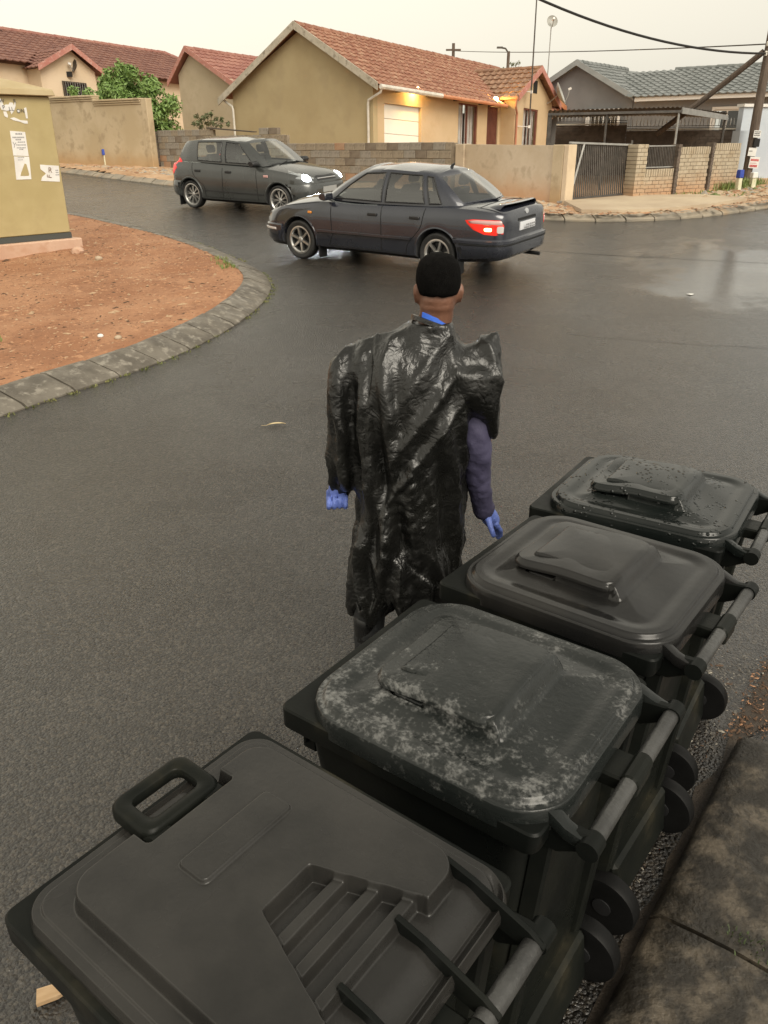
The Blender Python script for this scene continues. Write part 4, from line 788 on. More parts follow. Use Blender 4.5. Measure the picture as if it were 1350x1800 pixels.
marks('print', 0.478, 0.587, [(1.41, 0.8)], .008, m_ink2)
marks('print', 0.47, 0.58, [(1.378, 0.7)], .008, m_ink2)
flat('poster', [(0.823, 1.307), (1.13, 1.283), (1.1, 1.048), (0.791, 1.071), (0.821, 1.127), (0.896, 1.174), (0.818, 1.242)], m_paper, lab='white poster with ragged left edge')
letters('R', 0.97, 1.221, .11, m_brn, rad(8)); letters('F', 0.942, 1.132, .11, m_brn, rad(-80))
marks('print', 1.06, 1.106, [(1.211, 1)], .014, m_ink2)
marks('print', 1.053, 1.099, [(1.178, 0.8)], .014, m_ink2)
marks('print', 1.046, 1.092, [(1.145, 1)], .014, m_ink2)
# ------------------------------------------------------------------ cars
m_tyre = M('tyre_rubber', (.018, .018, .018), (.028, .027, .026), ns=9, rough=.6, rough2=.75)
m_rim = M('alloy_rim', (.55, .54, .52), (.42, .41, .39), ns=8, rough=.28, metal=.85)
m_trimK = M('black_trim', (.015, .015, .016), rough=.45)
m_seam = M('panel_gap', (.006, .006, .006), rough=.7)
m_int = M('dark_interior', (.035, .035, .037), (.05, .05, .05), rough=.8)
m_chrome = M('chrome', (.75, .75, .76), rough=.12, metal=1)
m_lensR = M('red_lens', (.50, .02, .025), rough=.12, coat=.6, emit=(1, .04, .03), es=.35)
m_lensRon = M('lit_red_lens', (.55, .015, .012), rough=.15, coat=.6, emit=(1, .04, .015), es=.35)
m_glow = M('lit_tail_bulb', (1, .5, .2), emit=(1, .36, .10), es=14)
m_lensW = M('clear_lens', (.62, .58, .56), rough=.1, coat=.7)
m_lensP = M('pink_lens', (.62, .36, .34), rough=.12, coat=.7)
m_amber = M('amber_lens', (.75, .28, .05), rough=.15, coat=.5)
m_head = M('headlight_lens', (.26, .28, .29), rough=.08, coat=.9, spec=.8)
m_beam = M('headlight_beam', (1, 1, 1), emit=(.86, .94, 1), es=16)
m_plate = M('number_plate', (.74, .75, .78), rough=.4)
m_plate_old = M('dull_number_plate', (.34, .34, .33), rough=.5)
m_carglass = glass_mat('car_glass', (.86, .90, .87), .015, ior=1.6)
m_carglassD = glass_mat('tinted_car_glass', (.54, .57, .56), .015, ior=1.65)

def catmull(P, n):
    """samples a polyline of tuples smoothly, n points per span"""
    P = [np.array(p, float) for p in P]; out = []
    for i in range(len(P)-1):
        p0, p1, p2, p3 = P[max(i-1, 0)], P[i], P[i+1], P[min(i+2, len(P)-1)]
        for k in range(n):
            t = k/n; out.append(.5*((2*p1)+(-p0+p2)*t+(2*p0-5*p1+4*p2-p3)*t*t+(-p0+3*p1-3*p2+p3)*t**3))
    out.append(P[-1]); return out
def outward(me, c=(0, 0, .5)):
    """turn a loose glass sheet so that its faces look away from the middle of the car"""
    s = sum((p.normal.dot(p.center-Vector(c))) for p in me.polygons)
    if s < 0: me.flip_normals()
def make_car(S, root):
    paint = S['paint']; wb = S['wb']; tr = S['tr']; wr = S['wr']
    # lower body: cross-sections along x
    rings = []
    for (x, w, zb, zs, zc) in catmull(S['st'], 5):
        zm = S.get('zmid', .52); sec = [(0, zb), (.55*w, zb), (.9*w, zb+.01), (.975*w, zb+.06), (.995*w, zb+.15), (w, min(zm, zs-.08)), (.992*w, zs-.16 if zs-.16 > zm else (zm+zs)/2), (.965*w, zs-.06), (.925*w, zs-.012), (.84*w, zs+.008), (.55*w, zs+(zc-zs)*.7), (.25*w, zs+(zc-zs)*.94), (0, zc)]
        if zs < zm+.1: k = (zs-zb); sec = [(y, zb+(z_-zb)*1.0 if i < 4 or i > 8 else zb+k*(.12, .35, .55, .75, .92)[i-4]) for i, (y, z_) in enumerate(sec)]
        r = [(x, y, z) for y, z in sec]+[(x, -y, z) for y, z in sec[-2:0:-1]]; rings.append(r)
    mb = MB(); mb.rings(rings); me = mb.mesh('body'); 
    for q in (paint, m_trimK, m_int): me.materials.append(q)
    # wheel arches are cut out of the body
    cut = MB()
    for sx in (1, -1):
        for sy in (1, -1): cut.lathe([(S['ar'], sy*.50), (S['ar'], sy*1.1)], 36, 'Y', (sx*wb/2, 0, wr+.01))
    cme = cut.mesh('cut'); co = bpy.data.objects.new('cut', cme); COL.objects.link(co)
    me2 = bake(me, [('BOOLEAN', dict(object=co, operation='DIFFERENCE', solver='EXACT'))]); bpy.data.objects.remove(co); me2.name = 'body'
    # cabin loops: matching points on the belt line and on the roof edge, front centre to rear centre
    keys = S['cab']; cols = []; kidx = []
    for i in range(len(keys)-1):
        (b0, r0), (b1, r1) = keys[i], keys[i+1]; n = S['sub'][i]
        kidx.append(len(cols))
        for k in range(n): t = k/n; cols.append((np.array(b0)*(1-t)+np.array(b1)*t, np.array(r0)*(1-t)+np.array(r1)*t))
    kidx.append(len(cols)); cols.append((np.array(keys[-1][0], float), np.array(keys[-1][1], float)))
    # round the plan of the screens: push the centre outward
    T = [0, .07, .2, .35, .5, .65, .8, .90, 1.0]
    def pt(c, t, sy):
        b, r = c; p = b*(1-t)+r*t; p = p+np.array([0, .035*4*t*(1-t)*(1 if p[1] > .3 else 0), .018*4*t*(1-t)]); return (p[0], sy*p[1], p[2])
    nT = len(T); nc = len(cols)
    def grid(c0, c1, t0, t1, sy, off=0):
        V = [pt(cols[c], T[t], sy) for c in range(c0, c1+1) for t in range(t0, t1+1)]; m_ = t1-t0+1
        return V, [(a*m_+b, (a+1)*m_+b, (a+1)*m_+b+1, a*m_+b+1) for a in range(c1-c0) for b in range(t1-t0)]
    win = {i for i, s in enumerate(S['seg']) if s}
    shell = MB()
    for sy in (1, -1):
        for i, s in enumerate(S['seg']):
            c0, c1 = kidx[i], kidx[i+1]
            if s: 
                for t0, t1 in ((0, 1), (nT-2, nT-1)): shell.add(*grid(c0, c1, t0, t1, sy))
            else: shell.add(*grid(c0, c1, 0, nT-1, sy))
    NR = 10; rv = []   # roof skin between left and right edges, crowned
    for c in range(nc):
        p = np.array(pt(cols[c], 1, 1))
        for k in range(NR+1):
            q = 1-2*k/NR; rv.append((p[0]+S.get('rx', 0)*(1-q*q)*0, p[1]*q, p[2]+S['crown']*(1-q**2)*min(1, 6*min(c, nc-1-c)/nc)))
    shell.add(rv, [(c*(NR+1)+k, (c+1)*(NR+1)+k, (c+1)*(NR+1)+k+1, c*(NR+1)+k+1) for c in range(nc-1) for k in range(NR)])
    bm = bmesh.new(); bm.from_mesh(me2); tmp = shell.mesh('cab', fix=False); nf = len(bm.faces); bm.from_mesh(tmp); bmesh.ops.remove_doubles(bm, verts=[v for f in bm.faces[nf:] for v in f.verts] if False else list({v for i, f in enumerate(bm.faces) if i >= nf for v in f.verts}), dist=.0008)
    bmesh.ops.recalc_face_normals(bm, faces=bm.faces[:]); 
    xb0, xb1 = S['cab'][0][0][0], S['cab'][-1][0][0]
    for f in bm.faces:
        c = f.calc_center_median(); 
        near = any(math.hypot(c.x-sx*wb/2, c.z-wr-.01) < S['ar']*.985 or (abs(math.hypot(c.x-sx*wb/2, c.z-wr-.01)-S['ar']) < .012 and abs(c.y) < S['hw']-.03) for sx in (1, -1))
        if near: f.material_index = 2
        elif c.z < S['zsill']: f.material_index = 1
    me3 = bpy.data.meshes.new('body'); bm.to_mesh(me3); bm.free()
    for q in (paint, m_trimK, m_int): me3.materials.append(q)
    shade(me3, 38); body = link('body', me3, root)
    names = S['seg']
    for i, s in enumerate(names):
        if not s: continue
        sides = (1, -1) if s not in ('windscreen', 'rear_window') else (0,)
        if s in ('windscreen', 'rear_window'):
            g = MB(); 
            for sy in (1, -1): g.add(*grid(kidx[i], kidx[i+1], 1, nT-2, sy))
            me_ = g.mesh(s, False); bm = bmesh.new(); bm.from_mesh(me_); bmesh.ops.remove_doubles(bm, verts=bm.verts, dist=.001); bmesh.ops.recalc_face_normals(bm, faces=bm.faces); bm.to_mesh(me_); bm.free(); outward(me_); me_.materials.append(S['glass']); shade(me_, 180); link(s, me_, root)
        else:
            for sy in sides: g = MB(); g.add(*grid(kidx[i], kidx[i+1], 1, nT-2, sy)); o = g.build('side_window', S['glass'], root, smooth=True, ang=180, fix=False); outward(o.data)
            # black rubber frame round each side window
            for sy in sides:
                g = MB(); c0, c1 = kidx[i], kidx[i+1]; e = .004
                P = [pt(cols[c], T[1], sy) for c in range(c0, c1+1)]+[pt(cols[c1], t, sy) for t in T[2:nT-1]]+[pt(cols[c], T[nT-2], sy) for c in range(c1-1, c0-1, -1)]+[pt(cols[c0], t, sy) for t in T[nT-3:1:-1]]
                P = [(p[0], p[1]+sy*e, p[2]) for p in P]; g.tube(P+[P[0], P[1]], .011, 5); g.build('window_seal', m_trimK, root)
    # dark shelf inside at belt height so the deck is not body colour
    bl = MB(); ins = [(c[0][0], c[0][1]*.93, c[0][2]+.02) for c in cols]; poly = [p for p in ins]+[(p[0], -p[1], p[2]) for p in ins[::-1]]; bl.add(poly, [tuple(range(len(poly)))]); bl.build('cabin_floor', m_int, root)
    for x, y in S['seats']:
        mb = MB(); mb.rings([[(x+dx+.02, y+.22*w_, z), (x+dx-.11, y+.20*w_, z), (x+dx-.11, y-.20*w_, z), (x+dx+.02, y-.22*w_, z)] for z, w_, dx in ((S['belt']-.05, 1, .06), (S['belt']+.12, .95, 0), (S['belt']+.17, .7, -.02))]); mb.rings([[(x-.05+dx, y+.12*w_, z), (x-.13+dx, y+.12*w_, z), (x-.13+dx, y-.12*w_, z), (x-.05+dx, y-.12*w_, z)] for z, w_, dx in ((S['belt']+.20, .8, 0), (S['belt']+.24, 1, 0), (S['belt']+.33, 1, -.02), (S['belt']+.36, .7, -.03))]); mb.build('seat', m_int, root, bevel=.015)
    mb = MB(); sw = Vector(S['wheelpos']); rr = [sw+Vector((math.sin(a)*.06, math.cos(a)*.18, math.sin(a)*.15)) for a in np.linspace(0, 2*math.pi, 25)]; mb.tube(rr, .014, 6); mb.build('steering_wheel', m_int, root)
    bvh_bm = bmesh.new(); bvh_bm.from_mesh(me3); bvh = BVHTree.FromBMesh(bvh_bm); bvh_bm.free()
    def hit(o, d):
        r = bvh.ray_cast(Vector(o), Vector(d).normalized(), 8); return (r[0], r[1]) if r[0] is not None else (None, None)
    def side_pt(x, z, sy, off=.003):
        p, n = hit((x, sy*3, z), (0, -sy, 0)); 
        return None if p is None or abs(p.y) < .3 else p+Vector((0, sy*off, 0))
    def seam(pts, sy, wd=.010, name='panel_seam', mat=m_seam, off=.002):
        P = [side_pt(x, z, sy, off) for x, z in pts]; P = [p for p in P if p is not None]
        if len(P) < 2: return
        g = MB(); g.tube(P, wd/2, 4); return g.build(name, mat, root)
    def lin(a, b, n=10): return [(a[0]+(b[0]-a[0])*k/n, a[1]+(b[1]-a[1])*k/n) for k in range(n+1)]
    def patch(name, outline, o_d, plane, mat, off=.008, nr=6, parent=None, conv=None):
        """a lens or panel that hugs the body: outline in the plane, cast along direction o_d"""
        d = Vector(o_d).normalized(); n = len(outline); cx = sum(p[0] for p in outline)/n; cy = sum(p[1] for p in outline)/n; V = []; last = None
        for k in range(nr+1):
            f = 1-k/nr if k < nr else .02
            for (u, v) in outline:
                o_ = plane(cx+(u-cx)*f, cy+(v-cy)*f); p, nn = hit(o_-d*3, d)
                if p is None: p = last if last is not None else o_
                last = p; V.append(p-d*(off if k else -.012) if k else p+d*.012)
        V2 = [v-d*off for v in V[:n]]
        mb = MB(); mb.rings([V[:n], [v-d*(off+.012) for v in V[:n]]]+[V[k*n:(k+1)*n] for k in range(1, nr+1)], cap=True)
        return mb.build(name, mat, parent or root, smooth=True, ang=60)
    K = dict(bvh=bvh, hit=hit, side_pt=side_pt, seam=seam, lin=lin, patch=patch, body=body)
    # wheels
    tw = S['tw']; tyre = MB(); rrm = S['rr']
    tyre.lathe([(rrm, -.4*tw), (rrm+.02, -.47*tw), (wr-.03, -.5*tw), (wr-.008, -.42*tw), (wr, -.3*tw), (wr, .3*tw), (wr-.008, .42*tw), (wr-.03, .5*tw), (rrm+.02, .47*tw), (rrm, .4*tw)], 40, 'Y', closed=True)
    tme = tyre.mesh('wheel'); tme.materials.append(m_tyre); shade(tme, 35)
    rim = MB(); rim.lathe([(rrm-.002, -.4*tw), (rrm+.008, .44*tw), (rrm-.012, .45*tw), (rrm-.03, .36*tw), (rrm-.035, -.38*tw)], 40, 'Y', closed=True)
    ns_ = S['spokes']
    for k in range(ns_):
        for da in (S['split'] and (-S['split'], S['split']) or (0,)):
            a = 2*math.pi*k/ns_; a2 = a+da; c, s_ = math.cos(a2), math.sin(a2); c0_, s0_ = math.cos(a), math.sin(a); wd = S['sw']
            t_ = Vector((-s_, 0, c)); r_ = Vector((c, 0, s_)); ri = Vector((c0_, 0, s0_)); yo = tw*S['dish']
            A = [ri*.035-t_*wd*.8, ri*.035+t_*wd*.8, r_*(rrm-.02)+t_*wd*.7, r_*(rrm-.02)-t_*wd*.7]
            rim.hexa([(p.x, yo-.03, p.z) for p in A]+[(A[0].x, yo+.012, A[0].z), (A[1].x, yo+.012, A[1].z), (A[2].x, yo+.03*(1 if not S['split'] else -.2), A[2].z), (A[3].x, yo+.03*(1 if not S['split'] else -.2), A[3].z)])
    rim.lathe([(.001, tw*S['dish']+.028), (.03, tw*S['dish']+.026), (.05, tw*S['dish']+.012), (.055, tw*S['dish']-.04)], 20, 'Y')
    rme = rim.mesh('rim'); rme.materials.append(m_rim); shade(rme, 30)
    hub = MB(); hub.lathe([(rrm-.045, -.02), (rrm-.05, .0), (.001, .0)], 24, 'Y'); hme = hub.mesh('brake_disc'); hme.materials.append(m_trimK)
    for sx in (1, -1):
        for sy in (1, -1):
            wo = link('wheel', tme, root); wo.location = (sx*wb/2, sy*(tr/2), wr); wo.rotation_euler = (0, R_.uniform(0, 3), 0 if sy > 0 else math.pi)
            link('rim', rme, wo); link('brake_disc', hme, wo)
            P = []
            for a in np.linspace(rad(-8), rad(188), 34):
                x = sx*wb/2+(S['ar']+.012)*math.cos(a); z = wr+.01+(S['ar']+.012)*math.sin(a); p = side_pt(x, z, sy, -.004)
                if p is not None: P.append(p)
            if len(P) > 3: g = MB(); g.tube(P, S.get('lip', .016), 6); g.build('wheel_arch', paint, root, smooth=True)
    return K

def yz_rear(x): return lambda u, v: Vector((x, u, v))

# ---- dark blue-grey saloon seen from its left rear
m_p1 = M('dark_blue_grey_paint', (.017, .020, .032), (.024, .027, .039), ns=1.2, det=6, rough=.20, rough2=.30, rs=2, metal=.3, coat=1.0, coatr=.03, spec=.6)
car1 = empty('saloon_car', label='dark blue grey saloon car with boot spoiler turning across the wet junction', cat='car')
B = .925
S1 = dict(paint=m_p1, glass=m_carglassD, wb=2.535, tr=1.47, wr=.298, ar=.345, hw=.85, zsill=.245, belt=.93, crown=.06,
  st=[(2.10, .48, .30, .50, .52), (2.06, .62, .23, .60, .63), (1.98, .72, .20, .67, .71), (1.80, .80, .18, .74, .79), (1.5, .835, .18, .82, .895), (1.15, .845, .18, .875, .955), (.8, .85, .18, .91, .985), (.2, .852, .19, .90, .95), (-.4, .852, .19, .915, .95), (-1.0, .852, .19, .93, .96), (-1.4, .85, .20, .945, .985), (-1.75, .835, .22, .945, .985), (-2.02, .80, .24, .925, .965), (-2.18, .74, .26, .895, .935), (-2.25, .66, .29, .86, .90), (-2.28, .52, .33, .72, .74)],
  cab=[((1.04, 0, .975), (.27, 0, 1.375)), ((.86, .60, .945), (.17, .49, 1.36)), ((.78, .70, .925), (.10, .545, 1.345)), ((.62, .745, .925), (.02, .565, 1.352)), ((-.27, .765, .915), (-.27, .575, 1.378)), ((-.34, .765, .917), (-.35, .575, 1.378)), ((-1.02, .755, .93), (-.88, .565, 1.358)), ((-1.10, .75, .932), (-.95, .56, 1.35)), ((-1.30, .735, .94), (-1.04, .55, 1.335)), ((-1.50, .70, .95), (-1.08, .53, 1.325)), ((-1.60, .62, .965), (-1.09, .47, 1.33)), ((-1.80, 0, .99), (-1.16, 0, 1.352))],
  seg=['windscreen', '', '', 'w', '', 'w', '', 'w', '', '', 'rear_window'], sub=[8, 3, 2, 8, 1, 8, 1, 4, 3, 3, 8], seats=[(-.05, .36), (-.05, -.36), (-.95, .35), (-.95, -.35)], wheelpos=(.42, -.36, .98), spokes=6, split=0, sw=.022, rr=.205, tw=.19, dish=.30)
K = make_car(S1, car1); seam, lin, patch, side_pt = K['seam'], K['lin'], K['patch'], K['side_pt']
for sy in (1, -1):
    seam(lin((.62, .89), (.60, .50), 6)+lin((.58, .45), (.66, .27), 4), sy); seam(lin((-.31, .90), (-.33, .27), 10), sy)
    seam(lin((-1.06, .91), (-1.02, .70), 5)+lin((-.98, .62), (-.80, .42), 6)+lin((-.78, .38), (-.76, .27), 3), sy)
    seam(lin((.66, .27), (-.76, .27), 14), sy, .008); seam(lin((1.62, .79), (.86, .885), 8), sy, .007)
    seam(lin((.88, .475), (-.84, .485), 16), sy, .045, 'rub_strip', m_p1, .004); seam(lin((.88, .452), (-.84, .462), 16), sy, .008, 'rub_strip_line', m_seam, .008)
    for x in (-.16, -.90):
        p = side_pt(x, .775, sy, .008); g = MB(); g.box(p, (.17, .03, .042)); g.build('door_handle', m_trimK, car1, bevel=.009)
    p = side_pt(.66, .93, sy, 0); g = MB(); c = Vector((.66, sy*.86, .985)); g.rings([[(c.x+dx+a*.0, c.y+sy*(b_*.10), c.z+z_) for b_, z_ in ((-1, -.05*k), (1, -.055*k), (1.05, .05*k), (-.9, .055*k))] for dx, k in ((-.05, .9), (0, 1.05), (.06, .8), (.09, .4))]); g.build('wing_mirror', m_p1, car1, bevel=.012, smooth=True)
    p = side_pt(1.02, .735, sy, .0); g = MB(); g.box(p+Vector((0, sy*.008, 0)), (.075, .02, .035)); g.build('side_indicator', m_amber, car1, bevel=.006)
    g = MB(); g.box((-1.62, sy*.74, .17), (.012, .2, .26)); g.build('mud_flap', m_trimK, car1); g = MB(); g.box((.87, sy*.74, .16), (.012, .2, .2)); g.build('mud_flap', m_trimK, car1)
    # head lamp
    ol = [(.30, .66), (.42, .695), (.58, .715), (.72, .715), (.74, .68), (.66, .63), (.48, .60), (.32, .595)]
    patch('headlight', [(sy*u, v) for u, v in ol], (-1, -sy*.35, 0), lambda u, v, sy=sy: Vector((2.0, u, v)), m_head)
    # tail lamp: red block with pale top band and clear reversing lens, wrapped round the corner
    dirc = (1, -sy*.75, 0)
    def tl(name, pts, mat, off): return patch(name, [(sy*u, v) for u, v in pts], dirc, lambda u, v, sy=sy: Vector((-2.0, u, v)), mat, off)
    E_ = lambda u0, u1, v0, v1, k=.25: [(u0+(u1-u0)*(.5-.5*abs(math.cos(t))**.5*math.copysign(1, math.cos(t))), v0+(v1-v0)*(.5+.5*abs(math.sin(t))**.5*math.copysign(1, math.sin(t)))) for t in np.linspace(0, 2*math.pi, 20, endpoint=False)]
    tail = tl('tail_light', [(.50, .635), (.64, .615), (.80, .625), (.94, .68), (1.02, .76), (1.04, .80), (.94, .815), (.74, .815), (.56, .81), (.49, .74)], m_lensRon if sy > 0 else m_lensR, .008)
    if True:
        q = tl('reversing_lens', E_(.50, .62, .645, .735), m_lensW, .016); q.parent = tail
        q = tl('pale_lens_band', [(.52, .745), (.74, .748), (.99, .765), (1.01, .795), (.90, .808), (.72, .808), (.54, .80)], m_lensP, .014); q.parent = tail
    if sy > 0: q = tl('lit_bulb', E_(.70, .80, .668, .712), m_glow, .016); q.parent = tail
# grille, bumpers, plates
patch('grille', [(-.24, .60), (.24, .60), (.27, .68), (.22, .715), (-.22, .715), (-.27, .68)], (-1, 0, 0), lambda u, v: Vector((2.1, u, v)), m_trimK, .006)
def band(Kc, root, name, end, zs, offs, mat, xc, a0, a1, n=40):
    rings = []
    for a in np.linspace(a0, a1, n):
        d = Vector((math.cos(a)*end, math.sin(a)*.8, 0)).normalized(); ring = []; ok = True
        for z, of in zip(zs, offs):
            p, nn = Kc['hit'](Vector((xc, 0, z))+d*3, -d)
            if p is None: ok = False; break
            ring.append(p+d*of)
        if ok: rings.append([p-d*.03 for p in ring[:1]]+ring+[p-d*.03 for p in ring[-1:]])
    g = MB(); g.rings(rings); return g.build(name, mat, root, smooth=True, ang=35)
band(K, car1, 'rear_bumper', -1, (.30, .34, .44, .53, .555), (.015, .035, .04, .035, .012), m_p1, -1.45, rad(-86), rad(86))
band(K, car1, 'bumper_strip', -1, (.495, .50, .535, .54), (.040, .047, .047, .04), m_p1, -1.45, rad(-84), rad(84))
band(K, car1, 'bumper_strip', -1, (.470, .474, .486, .49), (.040, .043, .043, .04), m_seam, -1.45, rad(-84), rad(84))
band(K, car1, 'front_bumper', 1, (.26, .30, .42, .50, .52), (.012, .03, .035, .03, .01), m_p1, 1.35, rad(-80), rad(80))
band(K, car1, 'bumper_strip', 1, (.425, .43, .455, .46), (.035, .042, .042, .035), m_lensW, 1.35, rad(20), rad(70))
patch('number_plate', [(-.25, .635), (.25, .635), (.25, .745), (-.25, .745)], (1, 0, 0), lambda u, v: Vector((-2.1, u, v)), m_plate, .014)
for z in (.70, .665):
    g = MB(); x = -.17
    while x < .17: e = R_.uniform(.02, .04); g.box((-2.330, x, z), (.004, e*.8, .022)); x += e*1.35
    g.build('plate_print', m_ink2, car1)
patch('plate_recess_bar', [(-.30, .765), (.30, .765), (.28, .80), (-.28, .80)], (1, 0, 0), lambda u, v: Vector((-2.1, u, v)), m_seam, .006)
patch('boot_badge', [(.055*math.cos(t), .872+.036*math.sin(t)) for t in np.linspace(0, 2*math.pi, 16, endpoint=False)], (1, 0, 0), lambda u, v: Vector((-2.1, u, v)), m_chrome, .008)
# boot lid seam
P = []
for u in np.linspace(-.66, .66, 20):
    p, nn = K['hit'](Vector((-1.86+.0*abs(u), u, 3)), (0, 0, -1)); P.append(p+Vector((0, 0, .001)))
g = MB(); g.tube(P, .005, 4); g.build('panel_seam', m_seam, car1)
for sy in (1, -1):
    P = []
    for x in np.linspace(-1.82, -2.2, 14):
        p, nn = K['hit'](Vector((x, sy*(.68-.06*(abs(x)-1.82)), 3)), (0, 0, -1))
        if p is not None: P.append(p+Vector((0, 0, .001)))
    g = MB(); g.tube(P, .005, 4); g.build('panel_seam', m_seam, car1)
# boot spoiler: a wing on two end feet
g = MB(); rings = []
for u in np.linspace(-.60, .60, 25):
    e = abs(u)/.60; z = .974+.008*(1-e**2)-.05*max(0, (e-.82)/.18)**1.5; x = -2.08+.07*e*e
    rings.append([(x+.13, u, z-.022), (x+.03, u, z+.006), (x-.10, u, z+.016), (x-.125, u, z+.010), (x-.10, u, z-.004), (x+.03, u, z-.018)])
g.rings(rings); sp = g.build('boot_spoiler', m_p1, car1, smooth=True, ang=50)
g = MB(); rr_ = Vector((-1.02, 0, 1.39)); g.tube([rr_+Vector((.0, 0, 0)), rr_+Vector((-.01, 0, .03)), rr_+Vector((-.05, 0, .06))], [.03, .022, .01], 8); g.build('roof_aerial', m_trimK, car1)
g = MB(); g.tube([(-2.0, -.42, .23), (-2.33, -.42, .225)], .028, 10); g.build('exhaust_pipe', m_trimK, car1)
for x in (-1.2675, 1.2675): g = MB(); g.tube([(x, -.66, .29), (x, .66, .29)], .05, 8); g.build('axle', m_trimK, car1)
g = MB(); g.box((.0, 0, .22), (2.0, 1.1, .12)); g.build('underbody', m_trimK, car1)

# ---- dark matt hatchback coming the other way
m_p2 = M('charcoal_paint', (.040, .043, .042), (.052, .055, .053), ns=1.1, det=6, rough=.25, rough2=.36, rs=2, metal=.25, coat=.8, coatr=.06, spec=.55)
car2 = empty('hatchback_car', label='charcoal hatchback car with its headlights on in front of the block wall', cat='car')
S2 = dict(paint=m_p2, glass=m_carglass, wb=2.59, tr=1.50, wr=.305, ar=.35, hw=.87, zsill=.22, belt=.98, crown=.04, zmid=.56, lip=.022,
  st=[(2.04, .46, .28, .58, .60), (2.0, .60, .22, .70, .73), (1.90, .71, .19, .78, .82), (1.70, .80, .18, .84, .90), (1.4, .845, .18, .89, .965), (1.1, .86, .18, .925, 1.01), (.75, .868, .18, .95, 1.03), (.2, .87, .18, .965, .99), (-.4, .87, .18, .98, 1.0), (-1.0, .872, .18, 1.0, 1.01), (-1.5, .865, .19, 1.0, 1.02), (-1.75, .84, .21, .99, 1.02), (-1.88, .78, .24, .95, .98), (-1.95, .70, .27, .88, .90), (-1.98, .55, .32, .75, .77)],
  cab=[((1.12, 0, 1.02), (.36, 0, 1.475)), ((.96, .62, .985), (.26, .52, 1.45)), ((.86, .73, .965), (.19, .58, 1.435)), ((.62, .775, .97), (.06, .605, 1.445)), ((-.20, .785, .985), (-.25, .615, 1.47)), ((-.34, .785, .988), (-.38, .615, 1.472)), ((-1.05, .775, 1.005), (-1.12, .60, 1.455)), ((-1.42, .755, 1.01), (-1.40, .575, 1.43)), ((-1.72, .70, 1.01), (-1.56, .54, 1.41)), ((-1.78, .62, 1.01), (-1.60, .48, 1.41)), ((-1.86, 0, 1.01), (-1.68, 0, 1.425))],
  seg=['windscreen', '', '', 'w', '', 'w', '', '', '', 'rear_window'], sub=[8, 3, 2, 8, 2, 8, 4, 3, 2, 8], seats=[(-.02, .36), (-.02, -.36), (-.92, .35), (-.92, -.35)], wheelpos=(.45, -.36, 1.04), spokes=9, split=.10, sw=.009, rr=.235, tw=.205, dish=.16)
K = make_car(S2, car2); seam, lin, patch, side_pt = K['seam'], K['lin'], K['patch'], K['side_pt']
for sy in (1, -1):
    seam(lin((.70, .95), (.72, .50), 8)+lin((.72, .45), (.74, .28), 4), sy); seam(lin((-.27, .97), (-.30, .28), 10), sy)
    seam(lin((-1.20, .99), (-1.18, .78), 5)+lin((-1.12, .70), (-.86, .52), 6)+lin((-.84, .46), (-.82, .28), 3), sy); seam(lin((.74, .28), (-.82, .28), 14), sy, .008)
    seam(lin((.90, .40), (-.88, .42), 14), sy, .03, 'sill_moulding', m_trimK, .002)
    for x in (-.10, -1.02):
        p = side_pt(x, .83, sy, .008); g = MB(); g.box(p, (.17, .034, .05)); g.build('door_handle', m_trimK, car2, bevel=.01)
    c = Vector((.70, sy*.90, 1.02)); g = MB(); g.rings([[(c.x+dx, c.y+sy*(b_*.11), c.z+z_) for b_, z_ in ((-1, -.06*k), (1, -.06*k), (1.05, .06*k), (-.9, .06*k))] for dx, k in ((-.05, .9), (0, 1.05), (.06, .8), (.09, .4))]); g.build('wing_mirror', m_trimK, car2, bevel=.012, smooth=True)
    p = side_pt(.98, .78, sy, 0); g = MB(); g.box(p+Vector((0, sy*.006, 0)), (.13, .018, .05)); g.build('side_indicator', m_lensP, car2, bevel=.008)
    g = MB(); g.box((-1.68, sy*.76, .18), (.012, .2, .24)); g.build('mud_flap', m_trimK, car2)
    hl = patch('headlight', [(sy*u, v) for u, v in ((.40, .76), (.50, .79), (.68, .85), (.86, .90), (.92, .86), (.84, .76), (.66, .69), (.46, .67))], (-1, -sy*.45, 0), lambda u, v, sy=sy: Vector((1.9, u, v)), m_head)
    q = patch('lit_bulb', [(sy*(.62+.105*math.cos(t)), .765+.068*math.sin(t)) for t in np.linspace(0, 2*math.pi, 16, endpoint=False)], (-1, -sy*.45, 0), lambda u, v, sy=sy: Vector((1.9, u, v)), m_beam, .018); q.parent = hl
    patch('tail_light', [(sy*u, v) for u, v in ((.70, .72), (.86, .74), (.98, .86), (.96, 1.0), (.84, 1.08), (.72, 1.02))], (1, -sy*.7, 0), lambda u, v, sy=sy: Vector((-1.9, u, v)), m_lensR, .012)
    ld = bpy.data.lights.new('headlight_lamp', 'SPOT'); ld.energy = 70; ld.color = (.86, .93, 1); ld.spot_size = rad(145); ld.spot_blend = 1.0; ld.shadow_soft_size = .07
    lo = bpy.data.objects.new('headlight_lamp', ld); COL.objects.link(lo); lo.parent = car2; lo.location = (2.12, sy*.60, .75); lo.rotation_euler = Vector((1, 0, -.10)).to_track_quat('-Z', 'Y').to_euler()
patch('grille', [(-.34, .70), (.34, .70), (.38, .775), (.30, .80), (-.30, .80), (-.38, .775)], (-1, 0, 0), lambda u, v: Vector((1.9, u, v)), m_trimK, .006)
patch('grille_bar', [(-.33, .735), (.33, .735), (.34, .752), (-.34, .752)], (-1, 0, 0), lambda u, v: Vector((1.9, u, v)), m_chrome, .014)
band(K, car2, 'front_bumper', 1, (.24, .28, .44, .60, .64), (.012, .03, .04, .03, .01), m_p2, 1.2, rad(-84), rad(84))
